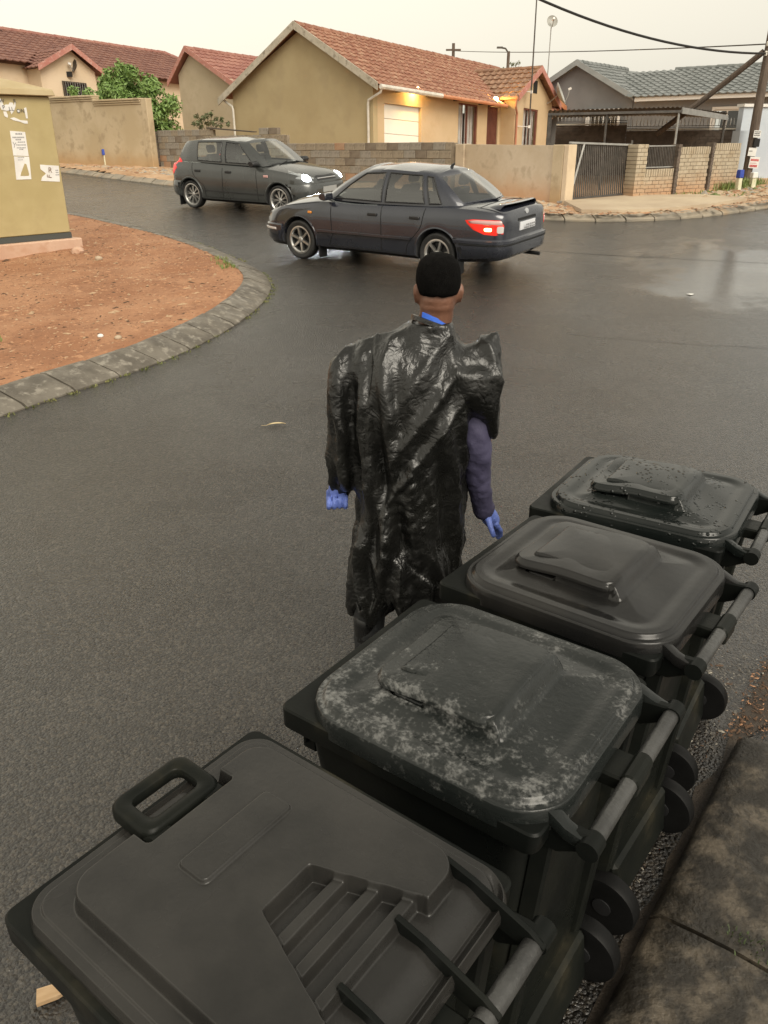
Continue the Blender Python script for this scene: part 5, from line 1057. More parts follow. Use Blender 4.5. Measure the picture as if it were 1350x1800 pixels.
band(K, car2, 'rear_bumper', -1, (.28, .32, .44, .56, .60), (.012, .03, .04, .03, .01), m_p2, -1.2, rad(-84), rad(84))
patch('number_plate', [(-.25, .46), (.25, .46), (.25, .57), (-.25, .57)], (-1, 0, 0), lambda u, v: Vector((1.9, u, v)), m_plate_old, .05)
for s in (.25, -.35):
    P = []
    for t in np.linspace(0, 1, 8):
        p, nn = K['hit'](Vector((1.06-.04*t, s+.5*t-.1, 3)), (0, 0, -1)); P.append(p+Vector((0, 0, .015)))
    g = MB(); g.tube(P, .01, 5); g.build('wiper', m_trimK, car2)
for x in (-1.295, 1.295): g = MB(); g.tube([(x, -.66, .29), (x, .66, .29)], .05, 8); g.build('axle', m_trimK, car2)
g = MB(); g.box((.0, 0, .21), (2.0, 1.1, .12)); g.build('underbody', m_trimK, car2)
def stand(root, x, y, yaw):
    """sits the car on the climbing road: pitch and roll follow the slope"""
    sl = (gz(y+.5)-gz(y-.5)); nrm = Vector((0, -sl, 1)).normalized(); fw_ = Vector((math.cos(yaw), math.sin(yaw), 0)); fw_ = (fw_-nrm*fw_.dot(nrm)).normalized(); lf = nrm.cross(fw_)
    root.matrix_world = Matrix(((fw_.x, lf.x, nrm.x, x), (fw_.y, lf.y, nrm.y, y), (fw_.z, lf.z, nrm.z, gz(y)+.001), (0, 0, 0, 1)))
stand(car1, .20, 13.3, rad(146)); stand(car2, -2.9, 20.0, rad(-32))
# ------------------------------------------------------------------ wheelie bins
def plastic(name, base, base2, r0, r1, bump=.12, bs=70, spec=.5):
    m = M(name, base, base2, ns=3, det=7, rough=r0, rough2=r1, rs=5, bump=bump, bs=bs, bdet=4, spec=spec); return m
m_binA = plastic('wet_black_plastic', (.007, .009, .0085), (.013, .015, .014), .10, .22, spec=.36)
m_binB = plastic('smooth_black_plastic', (.010, .010, .010), (.019, .018, .0165), .12, .27, .06, 40, .36)
m_binD = plastic('grey_black_plastic', (.016, .0155, .0145), (.030, .0285, .026), .12, .30, .06, 90, .40)
m_binK = plastic('bin_body_plastic', (.006, .007, .0065), (.011, .012, .010), .26, .44, .08, 25, .10)
m_binW = plastic('bin_wheel_rubber', (.005, .005, .005), (.010, .010, .010), .4, .55, .1, 40, .12)
m_rod = plastic('scuffed_rod_plastic', (.014, .014, .014), (.055, .055, .053), .22, .40, .3, 60)
m_binC = plastic('chalky_black_plastic', (.010, .012, .0115), (.020, .022, .021), .16, .34, .15, 60, .36)
# chalky weathering on one lid: bloom that sits where the lid is rubbed, stored on its mesh
h = H['chalky_black_plastic']; n = h['t'].nodes; L = h['t'].links
at = n.new('ShaderNodeAttribute'); at.attribute_name = 'wear'
q = n.new('ShaderNodeMath'); q.operation = 'MULTIPLY_ADD'; q.inputs[1].default_value = 1.0; L.new(at.outputs['Fac'], q.inputs[0])
a1 = n.new('ShaderNodeMath'); a1.operation = 'MULTIPLY_ADD'; a1.inputs[1].default_value = .85; L.new(h['nz'](20, 10), a1.inputs[0]); 
a2 = n.new('ShaderNodeMath'); a2.operation = 'MULTIPLY'; a2.inputs[1].default_value = .75; L.new(h['nz'](95, 6), a2.inputs[0]); L.new(a2.outputs[0], a1.inputs[2]); L.new(a1.outputs[0], q.inputs[2])
wr_ = h['rg'](q.outputs[0], 1.06, 1.52, 0, .72); L.new(h['mix'](wr_, h['col'], (.30, .30, .29)), h['b'].inputs['Base Color'])
rr_ = h['rg'](q.outputs[0], 1.1, 1.5, .2, .6); L.new(rr_, h['b'].inputs['Roughness'])
# drying water and greenish film on bin bodies and lid B
h = H['smooth_black_plastic']; L = h['t'].links; L.new(h['mix'](h['rg'](h['nz'](4.5, 8), .60, .78, 0, .55), h['col'], (.10, .085, .055)), h['b'].inputs['Base Color'])
h = H['bin_body_plastic']; L = h['t'].links; L.new(h['mix'](h['rg'](h['nz'](3.2, 8), .57, .76, 0, .45), h['col'], (.060, .052, .034)), h['b'].inputs['Base Color'])
# beads of rain on the far lid
h = H['wet_black_plastic']; n = h['t'].nodes; L = h['t'].links; v = n.new('ShaderNodeTexVoronoi'); v.inputs['Scale'].default_value = 62; L.new(h['vec'], v.inputs['Vector'])
dr = h['rg'](v.outputs['Distance'], .0, .42, 1, 0); v2 = n.new('ShaderNodeMath'); v2.operation = 'MULTIPLY'; L.new(dr, v2.inputs[0]); L.new(h['rg'](h['nz'](16, 2), .50, .56), v2.inputs[1])
bp = n.new('ShaderNodeBump'); bp.inputs['Strength'].default_value = .7; bp.inputs['Distance'].default_value = .006; L.new(v2.outputs[0], bp.inputs['Height']); L.new(bp.outputs[0], h['b'].inputs['Normal'])

def rrect(u0, u1, v0, v1, r, n=8):
    P = []
    for cx, cy, a0 in ((u1-r, v1-r, 0), (u0+r, v1-r, 90), (u0+r, v0+r, 180), (u1-r, v0+r, 270)):
        for k in range(n+1): a = rad(a0+90*k/n); P.append((cx+r*math.cos(a), cy+r*math.sin(a)))
    return P
def densify(P, m):
    P = np.array(P+[P[0]]); d = np.r_[0, np.cumsum(np.hypot(*np.diff(P, axis=0).T))]; t = np.linspace(0, d[-1], m+1)[:-1]; return np.stack([np.interp(t, d, P[:, 0]), np.interp(t, d, P[:, 1])], -1)
def sdrr(u, v, u0, u1, v0, v1, r):     # inside distance to a rounded rectangle
    x = np.abs(u-(u0+u1)/2)-(u1-u0)/2+r; y = np.abs(v-(v0+v1)/2)-(v1-v0)/2+r
    return -(np.hypot(np.maximum(x, 0), np.maximum(y, 0))+np.minimum(np.maximum(x, y), 0)-r)
def lidmesh(name, out, hf, nr, na, zskirt, extra=None):
    P = densify(out, na); c = P.mean(0); rows = []; K = np.concatenate([np.linspace(0, .12, nr//4, endpoint=False), np.linspace(.12, .985, nr-nr//4)])
    U = np.stack([c[0]+(P[:, 0]-c[0])*(1-k) for k in K]); V = np.stack([c[1]+(P[:, 1]-c[1])*(1-k) for k in K]); Z = hf(U, V)
    vs = np.stack([U, V, Z], -1).reshape(-1, 3); i = np.arange(len(K)*na).reshape(len(K), na); j = np.roll(i, -1, 1)
    fs = np.stack([i[:-1], j[:-1], j[1:], i[1:]], -1).reshape(-1, 4).tolist(); fs.append(tuple(i[-1]))
    sk = np.stack([P[:, 0], P[:, 1], np.full(na, zskirt)], -1); b = len(vs); fs += [(b+k, b+(k+1) % na, (k+1) % na, k) for k in range(na)]
    fs.append(tuple(range(b, b+na))[::-1])
    me = bpy.data.meshes.new(name); me.from_pydata(np.concatenate([vs, sk]).tolist(), [], fs); shade(me, 62); return me
RIM = 1.0
# older bins: rounded, domed lid with a raised grip plateau
def lid_old(dent):
    u0, u1, v0, v1 = .040, .656, -.288, .288
    def hf(U, V):
        d = sdrr(U, V, u0, u1, v0, v1, .125)
        bow = .0
        z = RIM+.012+.018*ss(d, -.001, .006)+.012*ss(d, .016, .028)+.012*ss(d, .03, .25)
        z += .010*ss(U, .66, .40)*ss(d, .05, .2)
        z -= .007*ss(d, .045, .085)
        p = sdrr(U, V, .20, .492, -.150, .150, .02); back = ss(.492-U, .0, .038)
        z += .036*np.minimum(ss(p, 0, .008), back)
        k = ss(U, .30, .286)*ss(np.abs(V), .105, .112); z -= .040*k*ss(p, -.002, .004)      # hollow under the plate's front corners
        z += .0022*np.sin(U*23+V*9)*np.sin(V*17+1)*ss(d, .04, .1)
        return z
    def pf_(U, V):
        d = sdrr(U, V, u0, u1, v0, v1, .125); q = sdrr(U, V, .155, .464, -.154, .154, .045)
        z = RIM+.012+.018+.012+.012*ss(d, .03, .25)-.007+.006*ss(U, .66, .40)+.042-.010*ss(U, .30, .15)-.012*ss(q, .010, -.001)-.004*ss(U, .44, .464)
        z -= dent*(.011*np.exp(-(((U-.25)/.07)**2+((V-.0)/.08)**2))+.004*np.exp(-(((U-.36)/.05)**2+((V+.06)/.06)**2)))-.0015*np.sin(U*31+V*17)
        return z
    me = lidmesh('lid', rrect(u0, u1, v0, v1, .125, 12), hf, 110, 420, RIM-.020)
    pl = lidmesh('grip_plate', rrect(.155, .464, -.154, .154, .045, 8), pf_, 50, 220, RIM+.058-.01)
    co = np.empty(len(pl.vertices)*3); pl.vertices.foreach_get('co', co); co = co.reshape(-1, 3); zt_ = pf_(co[:, 0], co[:, 1]); sk = np.arange(len(co)) >= len(co)-220; co[sk, 2] = zt_[sk]-.012; pl.vertices.foreach_set('co', co.ravel())
    return me, pl
# newer bin: squarer lid with stepped panel, label field, louvred recess and hinge ramps
def lid_new():
    u0, u1, v0, v1 = .030, .655, -.272, .262
    def hf(U, V):
        d = sdrr(U, V, u0, u1, v0, v1, .060)
        z = RIM+.010+.018*ss(d, -.001, .006)+.005*ss(d, .018, .023)
        p = sdrr(U, V, .085, .575, -.222, .222, .055); pl = .034*ss(p, 0, .010)
        # handle notch at the front
        nt_ = ss(sdrr(U, V, .02, .134, -.082, .116, .012), 0, .010)
        # hexagonal recess cut from the back, narrowing to the front
        half = .055+(U-.375)*.36; half = np.where(U < .375, -1, half); half = np.minimum(half, .122)
        rc_ = ss(half-np.abs(V+.0), 0, .009)*ss(U, .375, .386)
        ramp = ss(np.abs(V), .095, .10)*0
        pl = pl*(1-nt_)*(1-rc_)
        z = z+pl
        # three louvres in the recess
        for uc in (.432, .487, .542): z += rc_*.020*ss(U, uc-.022, uc-.012)*ss(U, uc+.012, uc+.003)
        # shallow label field
        lf = sdrr(U, V, .205, .276, -.082, .126, .014); z += .008*ss(lf, 0, .005)
        # hinge ramps falling away behind the panel
        z -= .020*ss(U, .585, .635)*ss(d, -.005, .02)
        z += .004*np.exp(-(((U-.3)/.2)**2+(V/.2)**2))
        return z
    return lidmesh('lid', rrect(u0, u1, v0, v1, .060), hf, 230, 900, RIM-.008)
def section(u0, u1, v, r, z): return [(u, w_, z) for u, w_ in rrect(u0, u1, -v, v, r, 5)]
def make_bin(label, pose, lid, mat_lid, mat_body, new=False):
    root = empty('wheelie_bin', (pose[0], pose[1], gz(pose[1])), pose[2], label=label, cat='wheelie bin', group='black wheelie bins lined up at the kerb')
    lo = link('lid', lid[0], root)
    if lid[1]: link('grip_plate', lid[1], lo)
    b = MB(); b.rings([section(.135, .545, .205, .05, .045), section(.12, .560, .215, .05, .10), section(.075, .592, .248, .055, .70), section(.05, .60, .258, .05, .90), section(.045, .605, .262, .05, .955)]); b.build('body', mat_body, root, smooth=True, ang=35)
    r = MB(); r.rings([section(.0, .628, .285, .022, .950), section(.0, .632, .286, .022, .956), section(.0, .635, .286, .022, .998), section(.004, .631, .282, .02, 1.002)]); r.build('rim', mat_body, root, smooth=True, ang=35)
    f = MB(); f.box((.024, 0, .912), (.012, .47, .08)); 
    for s in (-.22, 0, .22): f.box((.03, s, .90), (.04, .014, .10))
    f.build('lifting_comb', mat_body, root, bevel=.003)
    for s in (-.20, .20):     # ribs down the back that carry the handle
        c = MB(); c.rings([[(.535, s-.03, .13), (.575, s-.022, .13), (.575, s+.022, .13), (.535, s+.03, .13)], [(.598, s-.03, .945), (.640, s-.022, .945), (.640, s+.022, .945), (.598, s+.03, .945)]]); c.build('back_rib', mat_body, root, bevel=.006)
    # handle: arms and two rods with a bracket between them
    hs_ = .232; hu, hz = .712, .985
    for s in (-1, 1):
        a = MB(); v_ = s*(hs_-.012); a.rings([[(u, v_-w_, z0), (u, v_+w_, z0), (u, v_+w_, z1), (u, v_-w_, z1)] for u, z0, z1, w_ in ((.600, .93, .999, .011), (.65, .93, 1.0, .011), (.69, .955, 1.004, .011), (.716, .963, 1.006, .010))]); a.build('handle_arm', mat_body, root, bevel=.004)
        rod = MB(); rod.tube([(hu, s*.044, hz), (hu, s*(hs_-.022), hz)], .0175, 16); rod.build('handle_rod', m_rod, root, smooth=True)
        e = MB(); e.tube([(hu, s*(hs_-.024), hz), (hu, s*(hs_+.014), hz)], .0215, 16); e.build('handle_cap', mat_body, root, smooth=True)
        # lid hinge arm curving from the lid's back corner to the rod
        if not new:
            P = [(.602, s*.214, 1.028), (.635, s*.222, 1.024), (.665, s*.226, 1.008), (.692, s*.226, 1.000), (.716, s*.226, .998)]; a = MB(); rings = []
            for k, p in enumerate(P): wd = .017-.0015*k; hh = .020-.001*k; rings.append([(p[0], p[1]-wd, p[2]-hh*1.6), (p[0], p[1]+wd, p[2]-hh*1.6), (p[0], p[1]+wd, p[2]), (p[0], p[1]-wd, p[2])])
            a.rings(rings); a.build('lid_hinge', mat_lid, root, bevel=.005, bseg=2, smooth=True)
    br = MB(); br.box((.675, 0, .972), (.11, .085, .036)); br.tube([(hu, -.044, hz), (hu, .044, hz)], .0205, 14); br.build('handle_bracket', mat_body, root, bevel=.005)
    if new:
        for v_ in (.205, .068, -.068, -.205):
            a = MB(); a.prism([(.53, v_, 1.018), (.545, v_, 1.064), (.60, v_, 1.052), (.705, v_, 1.014), (.733, v_, .995), (.722, v_, .966), (.66, v_, .978)], (0, -.005, 0), (0, .005, 0)); a.build('lid_hinge', mat_body, root, bevel=.002)
        P = [(.012, -.082, 1.048), (.012, .082, 1.048), (.100, .076, 1.062), (.100, -.076, 1.062)]
        fr = MB(); o_ = rrect(-.004, .116, -.070, .100, .024, 4); i_ = rrect(.022, .088, -.040, .070, .016, 4)
        zt = lambda u: 1.062+.10*(u-.05)*-0.35; nP = len(o_)
        A = [(u, w_, zt(u)-.024) for u, w_ in o_]; B = [(u, w_, zt(u)-.004) for u, w_ in o_]; C = [(u+(.056-u)*.10, .015+(w_-.015)*.92, zt(u)+.005) for u, w_ in o_]; D = [(u, w_, zt(u)+.002) for u, w_ in i_]; E = [(u, w_, zt(u)-.022) for u, w_ in i_]
        fr.rings([A, B, C, D, E, A], cap=False); hd = fr.build('lid_handle', m_binK, root, bevel=.002, smooth=True, ang=50)
        for s in (-1, 1): t = MB(); t.box((.115, .015+s*.06, 1.044), (.04, .05, .022)); t.build('handle_lug', m_binK, root, bevel=.006)
    # wheels on an axle behind the foot of the body
    ax = MB(); ax.tube([(.590, -.26, .10), (.590, .26, .10)], .011, 8); ax.build('axle', m_binW, root)
    for s in (-1, 1):
        w_ = MB(); w_.lathe([(.03, .026), (.05, .022), (.078, .020), (.082, .026), (.096, .024), (.10, .014), (.10, -.014), (.096, -.024), (.082, -.026), (.03, -.024)], 32, 'Y'); wo = w_.build('wheel', m_binW, root, smooth=True, ang=30); wo.location = (.590, s*.238, .10)
        hb = MB(); hb.lathe([(.001, .030), (.022, .029), (.028, .022), (.028, -.028), (.001, -.03)], 16, 'Y'); hb.build('hub', m_trimK, wo, smooth=True)
    wh = MB(); wh.hexa(taper(.50, .618, -.205, .205, .035, .21, .02, .0)); wh.build('axle_housing', mat_body, root, bevel=.012)
    ft = MB(); ft.box((.19, 0, .0255), (.06, .3, .045)); ft.build('foot', mat_body, root, bevel=.006)
    return root
l1, l2, l3, l4 = lid_old(2), lid_old(1.2), lid_old(.3), (lid_new(), None)
for mm, mt in ((l1, m_binA), (l2, m_binB), (l3, m_binC), (l4, m_binD)):
    for me in mm:
        if me: me.materials.append(mt)
# wear strength per vertex on the chalky lid: strongest on the outer dome, the plateau's edges and the near side
for me in l3:
    co = np.empty(len(me.vertices)*3); me.vertices.foreach_get('co', co); co = co.reshape(-1, 3); U, V = co[:, 0], co[:, 1]
    d = sdrr(U, V, .040, .656, -.288, .288, .125); p = sdrr(U, V, .158, .480, -.152, .152, .05)
    wv = .07*ss(d, .10, .012)-.15*ss(d, .016, .0)+.175+.10*np.exp(-((p)/.016)**2)+.07*ss(V, .02, -.2)+.05*ss(p, .05, -.05)-.20*np.exp(-(((U-.57)/.06)**2+((V-.02)/.09)**2))-.25*np.exp(-(((U-.11)/.04)**2+((V-.12)/.09)**2))-.14*np.exp(-(((U-.33)/.11)**2+((V-.08)/.06)**2))
    at = me.attributes.new('wear', 'FLOAT', 'POINT'); at.data.foreach_set('value', wv.astype(np.float32))
binA = make_bin('farthest wheelie bin in the row, rain beaded dented lid', (.65, 2.69, -.585), l1, m_binA, m_binK)
binB = make_bin('wheelie bin beside the man, smooth dull lid with faint drying stains', (.325, 2.17, -.665), l2, m_binB, m_binK)
binC = make_bin('wheelie bin with white chalky scuffs all over its domed lid', (-.068, 1.637, -.64), l3, m_binC, m_binK)
binD = make_bin('nearest wheelie bin, squarer grey lid with loop handle and louvres', (-.458, 1.112, -.66), l4, m_binD, m_binK, new=True)
# ------------------------------------------------------------------ the man in a bin-bag poncho, seen from behind
m_skin = M('brown_skin', (.145, .066, .040), (.19, .09, .056), ns=14, det=5, rough=.42, rough2=.55, bump=.12, bs=140, sub=0)
m_hair = M('black_hair', (.0045, .0042, .004), (.008, .0075, .007), ns=60, rough=1.0, bump=1.0, bs=380, bdet=2, spec=.08)
m_bag = M('black_bin_bag', (.006, .006, .0056), (.010, .010, .009), ns=4, rough=.19, rough2=.36, rs=7, bump=0, spec=.5, coat=.08, coatr=.10)
h = H['black_bin_bag']; n = h['t'].nodes; L = h['t'].links
wv_ = n.new('ShaderNodeTexVoronoi'); wv_.feature = 'DISTANCE_TO_EDGE'; wv_.inputs['Scale'].default_value = 24
wd = n.new('ShaderNodeVectorMath'); wd.operation = 'MULTIPLY_ADD'; nn_ = n.new('ShaderNodeTexNoise'); nn_.inputs['Scale'].default_value = 7; L.new(h['vec'], nn_.inputs['Vector']); wd.inputs[1].default_value = (.35, .35, .35); L.new(nn_.outputs['Color'], wd.inputs[0]); L.new(h['vec'], wd.inputs[2]); L.new(wd.outputs[0], wv_.inputs['Vector'])
q = n.new('ShaderNodeMath'); q.operation = 'MULTIPLY_ADD'; q.inputs[1].default_value = .9; L.new(wv_.outputs['Distance'], q.inputs[0]); L.new(h['nz'](34, 4), q.inputs[2])
bp = n.new('ShaderNodeBump'); bp.inputs['Strength'].default_value = .42; bp.inputs['Distance'].default_value = .010; L.new(q.outputs[0], bp.inputs['Height']); L.new(bp.outputs[0], h['b'].inputs['Normal'])
m_navy = M('navy_jacket', (.040, .036, .075), (.055, .050, .098), ns=8, rough=.75, bump=.35, bs=45)
m_glove = M('blue_glove', (.115, .17, .50), (.145, .21, .58), ns=12, rough=.45, rough2=.6, bump=.35, bs=90)
m_collar = M('bright_blue_shirt', (.035, .13, .62), rough=.7, bump=.2, bs=120)
m_trous = M('dark_trousers', (.018, .019, .021), (.026, .027, .028), ns=8, rough=.6, bump=.4, bs=30)
m_boot = M('wet_rubber_boot', (.012, .012, .012), rough=.25, bump=.1, bs=20)
person = empty('person', (.10, 2.85, gz(2.85)), label='man seen from behind in a black bin bag poncho and blue gloves beside the bins', cat='person')
def ell(cx, cy, z, rx, ry, n=28, p=2.0):
    r = []
    for k in range(n):
        a = 2*math.pi*k/n; c, s = math.cos(a), math.sin(a); r.append((cx+rx*math.copysign(abs(c)**(2/p), c), cy+ry*math.copysign(abs(s)**(2/p), s), z))
    return r
def loft(mb, spec, n=28, p=2.0, sub=4):
    S_ = catmull(spec, sub); return mb.rings([ell(cx, cy, z, rx, ry, n, p) for (z, cx, cy, rx, ry) in S_])
def limb(mb, pts, sub=5, n=16):      # (x,y,z,r)
    P = catmull(pts, sub); mb.tube([p[:3] for p in P], [p[3] for p in P], n)
    for q in (P[0], P[-1]): ball(mb, q[:3], (q[3],)*3)
def ball(mb, c, r, n=14):
    mb.lathe([(max(1e-4, math.cos(t)), math.sin(t)) for t in np.linspace(-math.pi/2, math.pi/2, n)], 18, 'Z'); k = n*18
    for i in range(len(mb.v)-k, len(mb.v)): x, y, z = mb.v[i]; mb.v[i] = (c[0]+x*r[0], c[1]+y*r[1], c[2]+z*r[2])
    return mb
def solid(mb, name, vox, mat, parent, it=3, fn=None, fac=.5):
    me = bake(mb.mesh(name), [('REMESH', dict(mode='VOXEL', voxel_size=vox)), ('SMOOTH', dict(iterations=it, factor=fac))])
    if fn is not None:
        k = len(me.vertices); co = np.empty(k*3); no = np.empty(k*3); me.vertices.foreach_get('co', co); me.vertices.foreach_get('normal', no); co = fn(co.reshape(-1, 3), no.reshape(-1, 3)); me.vertices.foreach_set('co', co.ravel()); me.update()
    me.name = name; me.materials.clear(); me.materials.append(mat); shade(me, 180); return link(name, me, parent)
HX = .098
# one continuous body: head, neck, trunk, arms and legs
b = MB()
loft(b, [(1.778, HX, .000, .016, .022), (1.770, HX, .000, .042, .056), (1.748, HX, .000, .0625, .082), (1.710, HX, .002, .0700, .095), (1.665, HX, .006, .070, .096), (1.632, HX, .010, .068, .090), (1.60, HX, .018, .061, .078), (1.572, HX, .028, .050, .060), (1.555, HX, .040, .035, .040)], 32)
loft(b, [(1.655, HX-.002, -.022, .056, .060), (1.634, HX-.003, -.028, .0610, .0620), (1.624, HX-.003, -.026, .0580, .0580), (1.610, HX-.004, -.026, .0615, .0615), (1.598, HX-.005, -.022, .0590, .0580), (1.57, HX-.008, -.016, .061, .060), (1.52, HX-.02, -.010, .066, .064), (1.46, .06, -.005, .085, .07)], 28)
ball(b, (HX, .105, 1.652), (.014, .018, .022)); ball(b, (HX, .092, 1.612), (.024, .014, .009)); ball(b, (HX, .085, 1.572), (.022, .018, .014)); ball(b, (HX, .090, 1.688), (.045, .012, .012))
for s in (-1, 1):
    ball(b, (HX+s*.076, -.008, 1.655), (.011, .020, .034)); ball(b, (HX+s*.083, -.018, 1.660), (.007, .014, .028)); ball(b, (HX+s*.078, -.006, 1.628), (.007, .012, .012)); ball(b, (HX+s*.026, .088, 1.670), (.013, .008, .008))
loft(b, [(1.48, .04, 0, .10, .075), (1.42, .01, .005, .175, .095), (1.30, 0, .01, .175, .11), (1.10, 0, .01, .155, .105), (.95, 0, .01, .165, .115), (.84, 0, .01, .15, .11)], 28)
limb(b, [(-.15, 0, 1.40, .052), (-.225, 0, 1.27, .045), (-.255, .0, 1.08, .038), (-.268, .045, .94, .028), (-.282, .05, .87, .027)])
limb(b, [(.17, 0, 1.40, .052), (.225, 0, 1.27, .045), (.25, -.015, 1.08, .038), (.27, .03, .90, .030), (.315, .085, .765, .026)])
limb(b, [(-.075, .01, .86, .085), (-.11, .02, .65, .07), (-.15, .0, .45, .055), (-.172, -.02, .25, .045), (-.175, -.02, .09, .036)]); limb(b, [(.075, .01, .86, .085), (.075, .05, .65, .07), (.065, .07, .45, .055), (.06, .06, .25, .045), (.06, .05, .09, .036)])
for x, y in ((-.175, -.02), (.06, .05)): limb(b, [(x, y-.02, .05, .03), (x, y+.06, .045, .03), (x, y+.14, .035, .022)])
solid(b, 'body', .0075, m_skin, person, 3)
# close-cropped hair cap, fading out at the nape
hcap = MB(); rings = []
for (z, rx, ry, cy) in ((1.7885, .008, .010, -.002), (1.7865, .026, .034, -.002), (1.778, .047, .062, -.002), (1.758, .0665, .0880, -.001), (1.730, .0765, .1010, .000), (1.700, .0795, .1050, .001), (1.675, .0785, .1035, .001), (1.662, .0735, .0985, -.001), (1.652, .0690, .0900, -.003)):
    rings.append((z, rx, ry, cy))
R2 = [[(HX+rx*math.cos(a), cy+ry*math.sin(a), z+(.058*max(0, math.sin(a)+.15)**1.2*(1-(z-1.652)/.137) if z < 1.70 else 0)+(.022*abs(math.cos(a))**6 if z < 1.65 else 0)) for a in np.linspace(0, 2*math.pi, 56, endpoint=False)] for z, rx, ry, cy in rings]
hcap.rings(R2); ho = hcap.build('hair', m_hair, person, smooth=True, ang=180); me = ho.data
for v in me.vertices: v.co += v.normal*(.0014*mnoise.noise(v.co*180)+.0014*mnoise.noise(v.co*90)); v.co.z += .004*mnoise.noise(v.co*60)*(1 if v.co.z < 1.67 else 0)
# shirt collar and poncho neck rim
def neckband(name, mat, r, zoff, t, hgt, a0, a1, n=40):
    g = MB(); rings = []
    for a in np.linspace(a0, a1, n):
        c, s = math.cos(a), math.sin(a); tilt = -.026*c-.012*s; ring = []
        for dr, dz in ((0, 0), (t, 0), (t*.6, hgt), (-t*.4, hgt), (0, 0)): ring.append((HX-.018+(r+dr)*c*1.04, -.014+(r+dr)*s, 1.545+zoff+tilt+dz))
        rings.append(ring[:4])
    g.rings(rings); return g.build(name, mat, person, smooth=True, ang=50)
neckband('shirt_collar', m_collar, .060, .004, .006, .022, rad(-128), rad(70))
neckband('bag_neck_rim', m_bag, .068, -.006, .008, .016, rad(-180), rad(180), 60)
# trousers, boots
t = MB(); limb(t, [(-.075, .01, .84, .108), (-.112, .02, .65, .094), (-.150, .0, .45, .076), (-.170, -.02, .25, .064), (-.174, -.022, .12, .062)]); limb(t, [(.075, .01, .84, .108), (.075, .05, .65, .094), (.065, .07, .45, .076), (.06, .06, .25, .064), (.06, .05, .12, .062)]); loft(t, [(1.0, 0, .01, .175, .125), (.92, 0, .01, .18, .13), (.80, 0, .01, .16, .125)])
def tfold(co, no): return co+no*(.006*vnoise(co*np.array([1, 1, 2.2]), 9, 2))[:, None]
solid(t, 'trousers', .010, m_trous, person, 3, tfold)
for x, y in ((-.176, -.022), (.06, .05)):
    s_ = MB(); limb(s_, [(x, y, .30, .060), (x, y-.005, .16, .053), (x, y, .07, .050)]); limb(s_, [(x, y-.04, .048, .044), (x, y+.07, .044, .044), (x, y+.165, .036, .034)]); o = solid(s_, 'boot', .008, m_boot, person, 4)
    for v in o.data.vertices: v.co.z = max(v.co.z, .002)
# jacket sleeves
js = MB(); limb(js, [(.19, 0, 1.38, .075), (.232, .0, 1.25, .066), (.258, -.018, 1.08, .058), (.272, .02, .92, .050), (.298, .065, .80, .044), (.306, .075, .775, .046)])
def sleeve(co, no): return co+no*(.011*vnoise(co@np.array([[1, 0, .5], [0, 1, .2], [.6, 0, 1.1]]), 9, 2)+.004*vnoise(co, 26, 3))[:, None]
solid(js, 'jacket_sleeve', .008, m_navy, person, 3, sleeve)
js = MB(); limb(js, [(-.262, .022, 1.0, .040), (-.272, .045, .915, .041)]); solid(js, 'jacket_sleeve', .008, m_navy, person, 3, sleeve)
# gloves: palm, four unequal fingers and a thumb each
def glove(palm, fingers, thumb):
    g = MB(); limb(g, palm, 4, 14)
    for f in fingers+[thumb]: limb(g, f, 3, 10)
    o = solid(g, 'glove', .0028, m_glove, person, 1, lambda co, no: co+no*(.0014*vnoise(co, 45, 3))[:, None]); return o
lf = []
for k, (x, l) in enumerate(((-.322, .88), (-.300, 1.0), (-.278, 1.05), (-.256, .97))):
    zt_ = .852-.004*abs(k-2); lf.append([(x, .056, zt_+.02, .0108), (x-.001, .048, zt_-.016*l, .0104), (x, .024, zt_-.030*l, .0098), (x+.003, -.010, zt_-.022*l, .0096), (x+.006, -.012, zt_+.006, .0092), (x+.006, .010, zt_+.012, .0085)])
glove([(-.272, .045, .935, .036), (-.278, .046, .905, .033), (-.286, .044, .88, .036), (-.288, .044, .858, .034)], lf, [(-.268, .052, .895, .014), (-.258, .036, .876, .0120), (-.262, .008, .866, .0108), (-.276, -.010, .858, .0098)])
rfg = []; D_ = Vector((.52, .22, -.82)).normalized(); sdv = Vector((.35, -.93, .0)).normalized()
for k, l in enumerate((.85, 1.0, 1.05, .95)):
    o_ = Vector((.352, .108, .700))+sdv*(.030-.020*k)*-1; q_ = [o_, o_+D_*.035*l, o_+D_*.062*l+Vector((-.006, .004, -.006)), o_+D_*.080*l+Vector((-.018, .006, -.014))]; lf2 = [(*p, r) for p, r in zip(q_, (.0125, .0115, .0108, .0095))]; rfg.append(lf2)
glove([(.302, .072, .790, .036), (.315, .082, .764, .033), (.335, .096, .730, .036), (.348, .104, .708, .034)], rfg, [(.322, .062, .748, .016), (.330, .030, .722, .0125), (.338, .014, .700, .0112), (.344, .010, .684, .0100)])
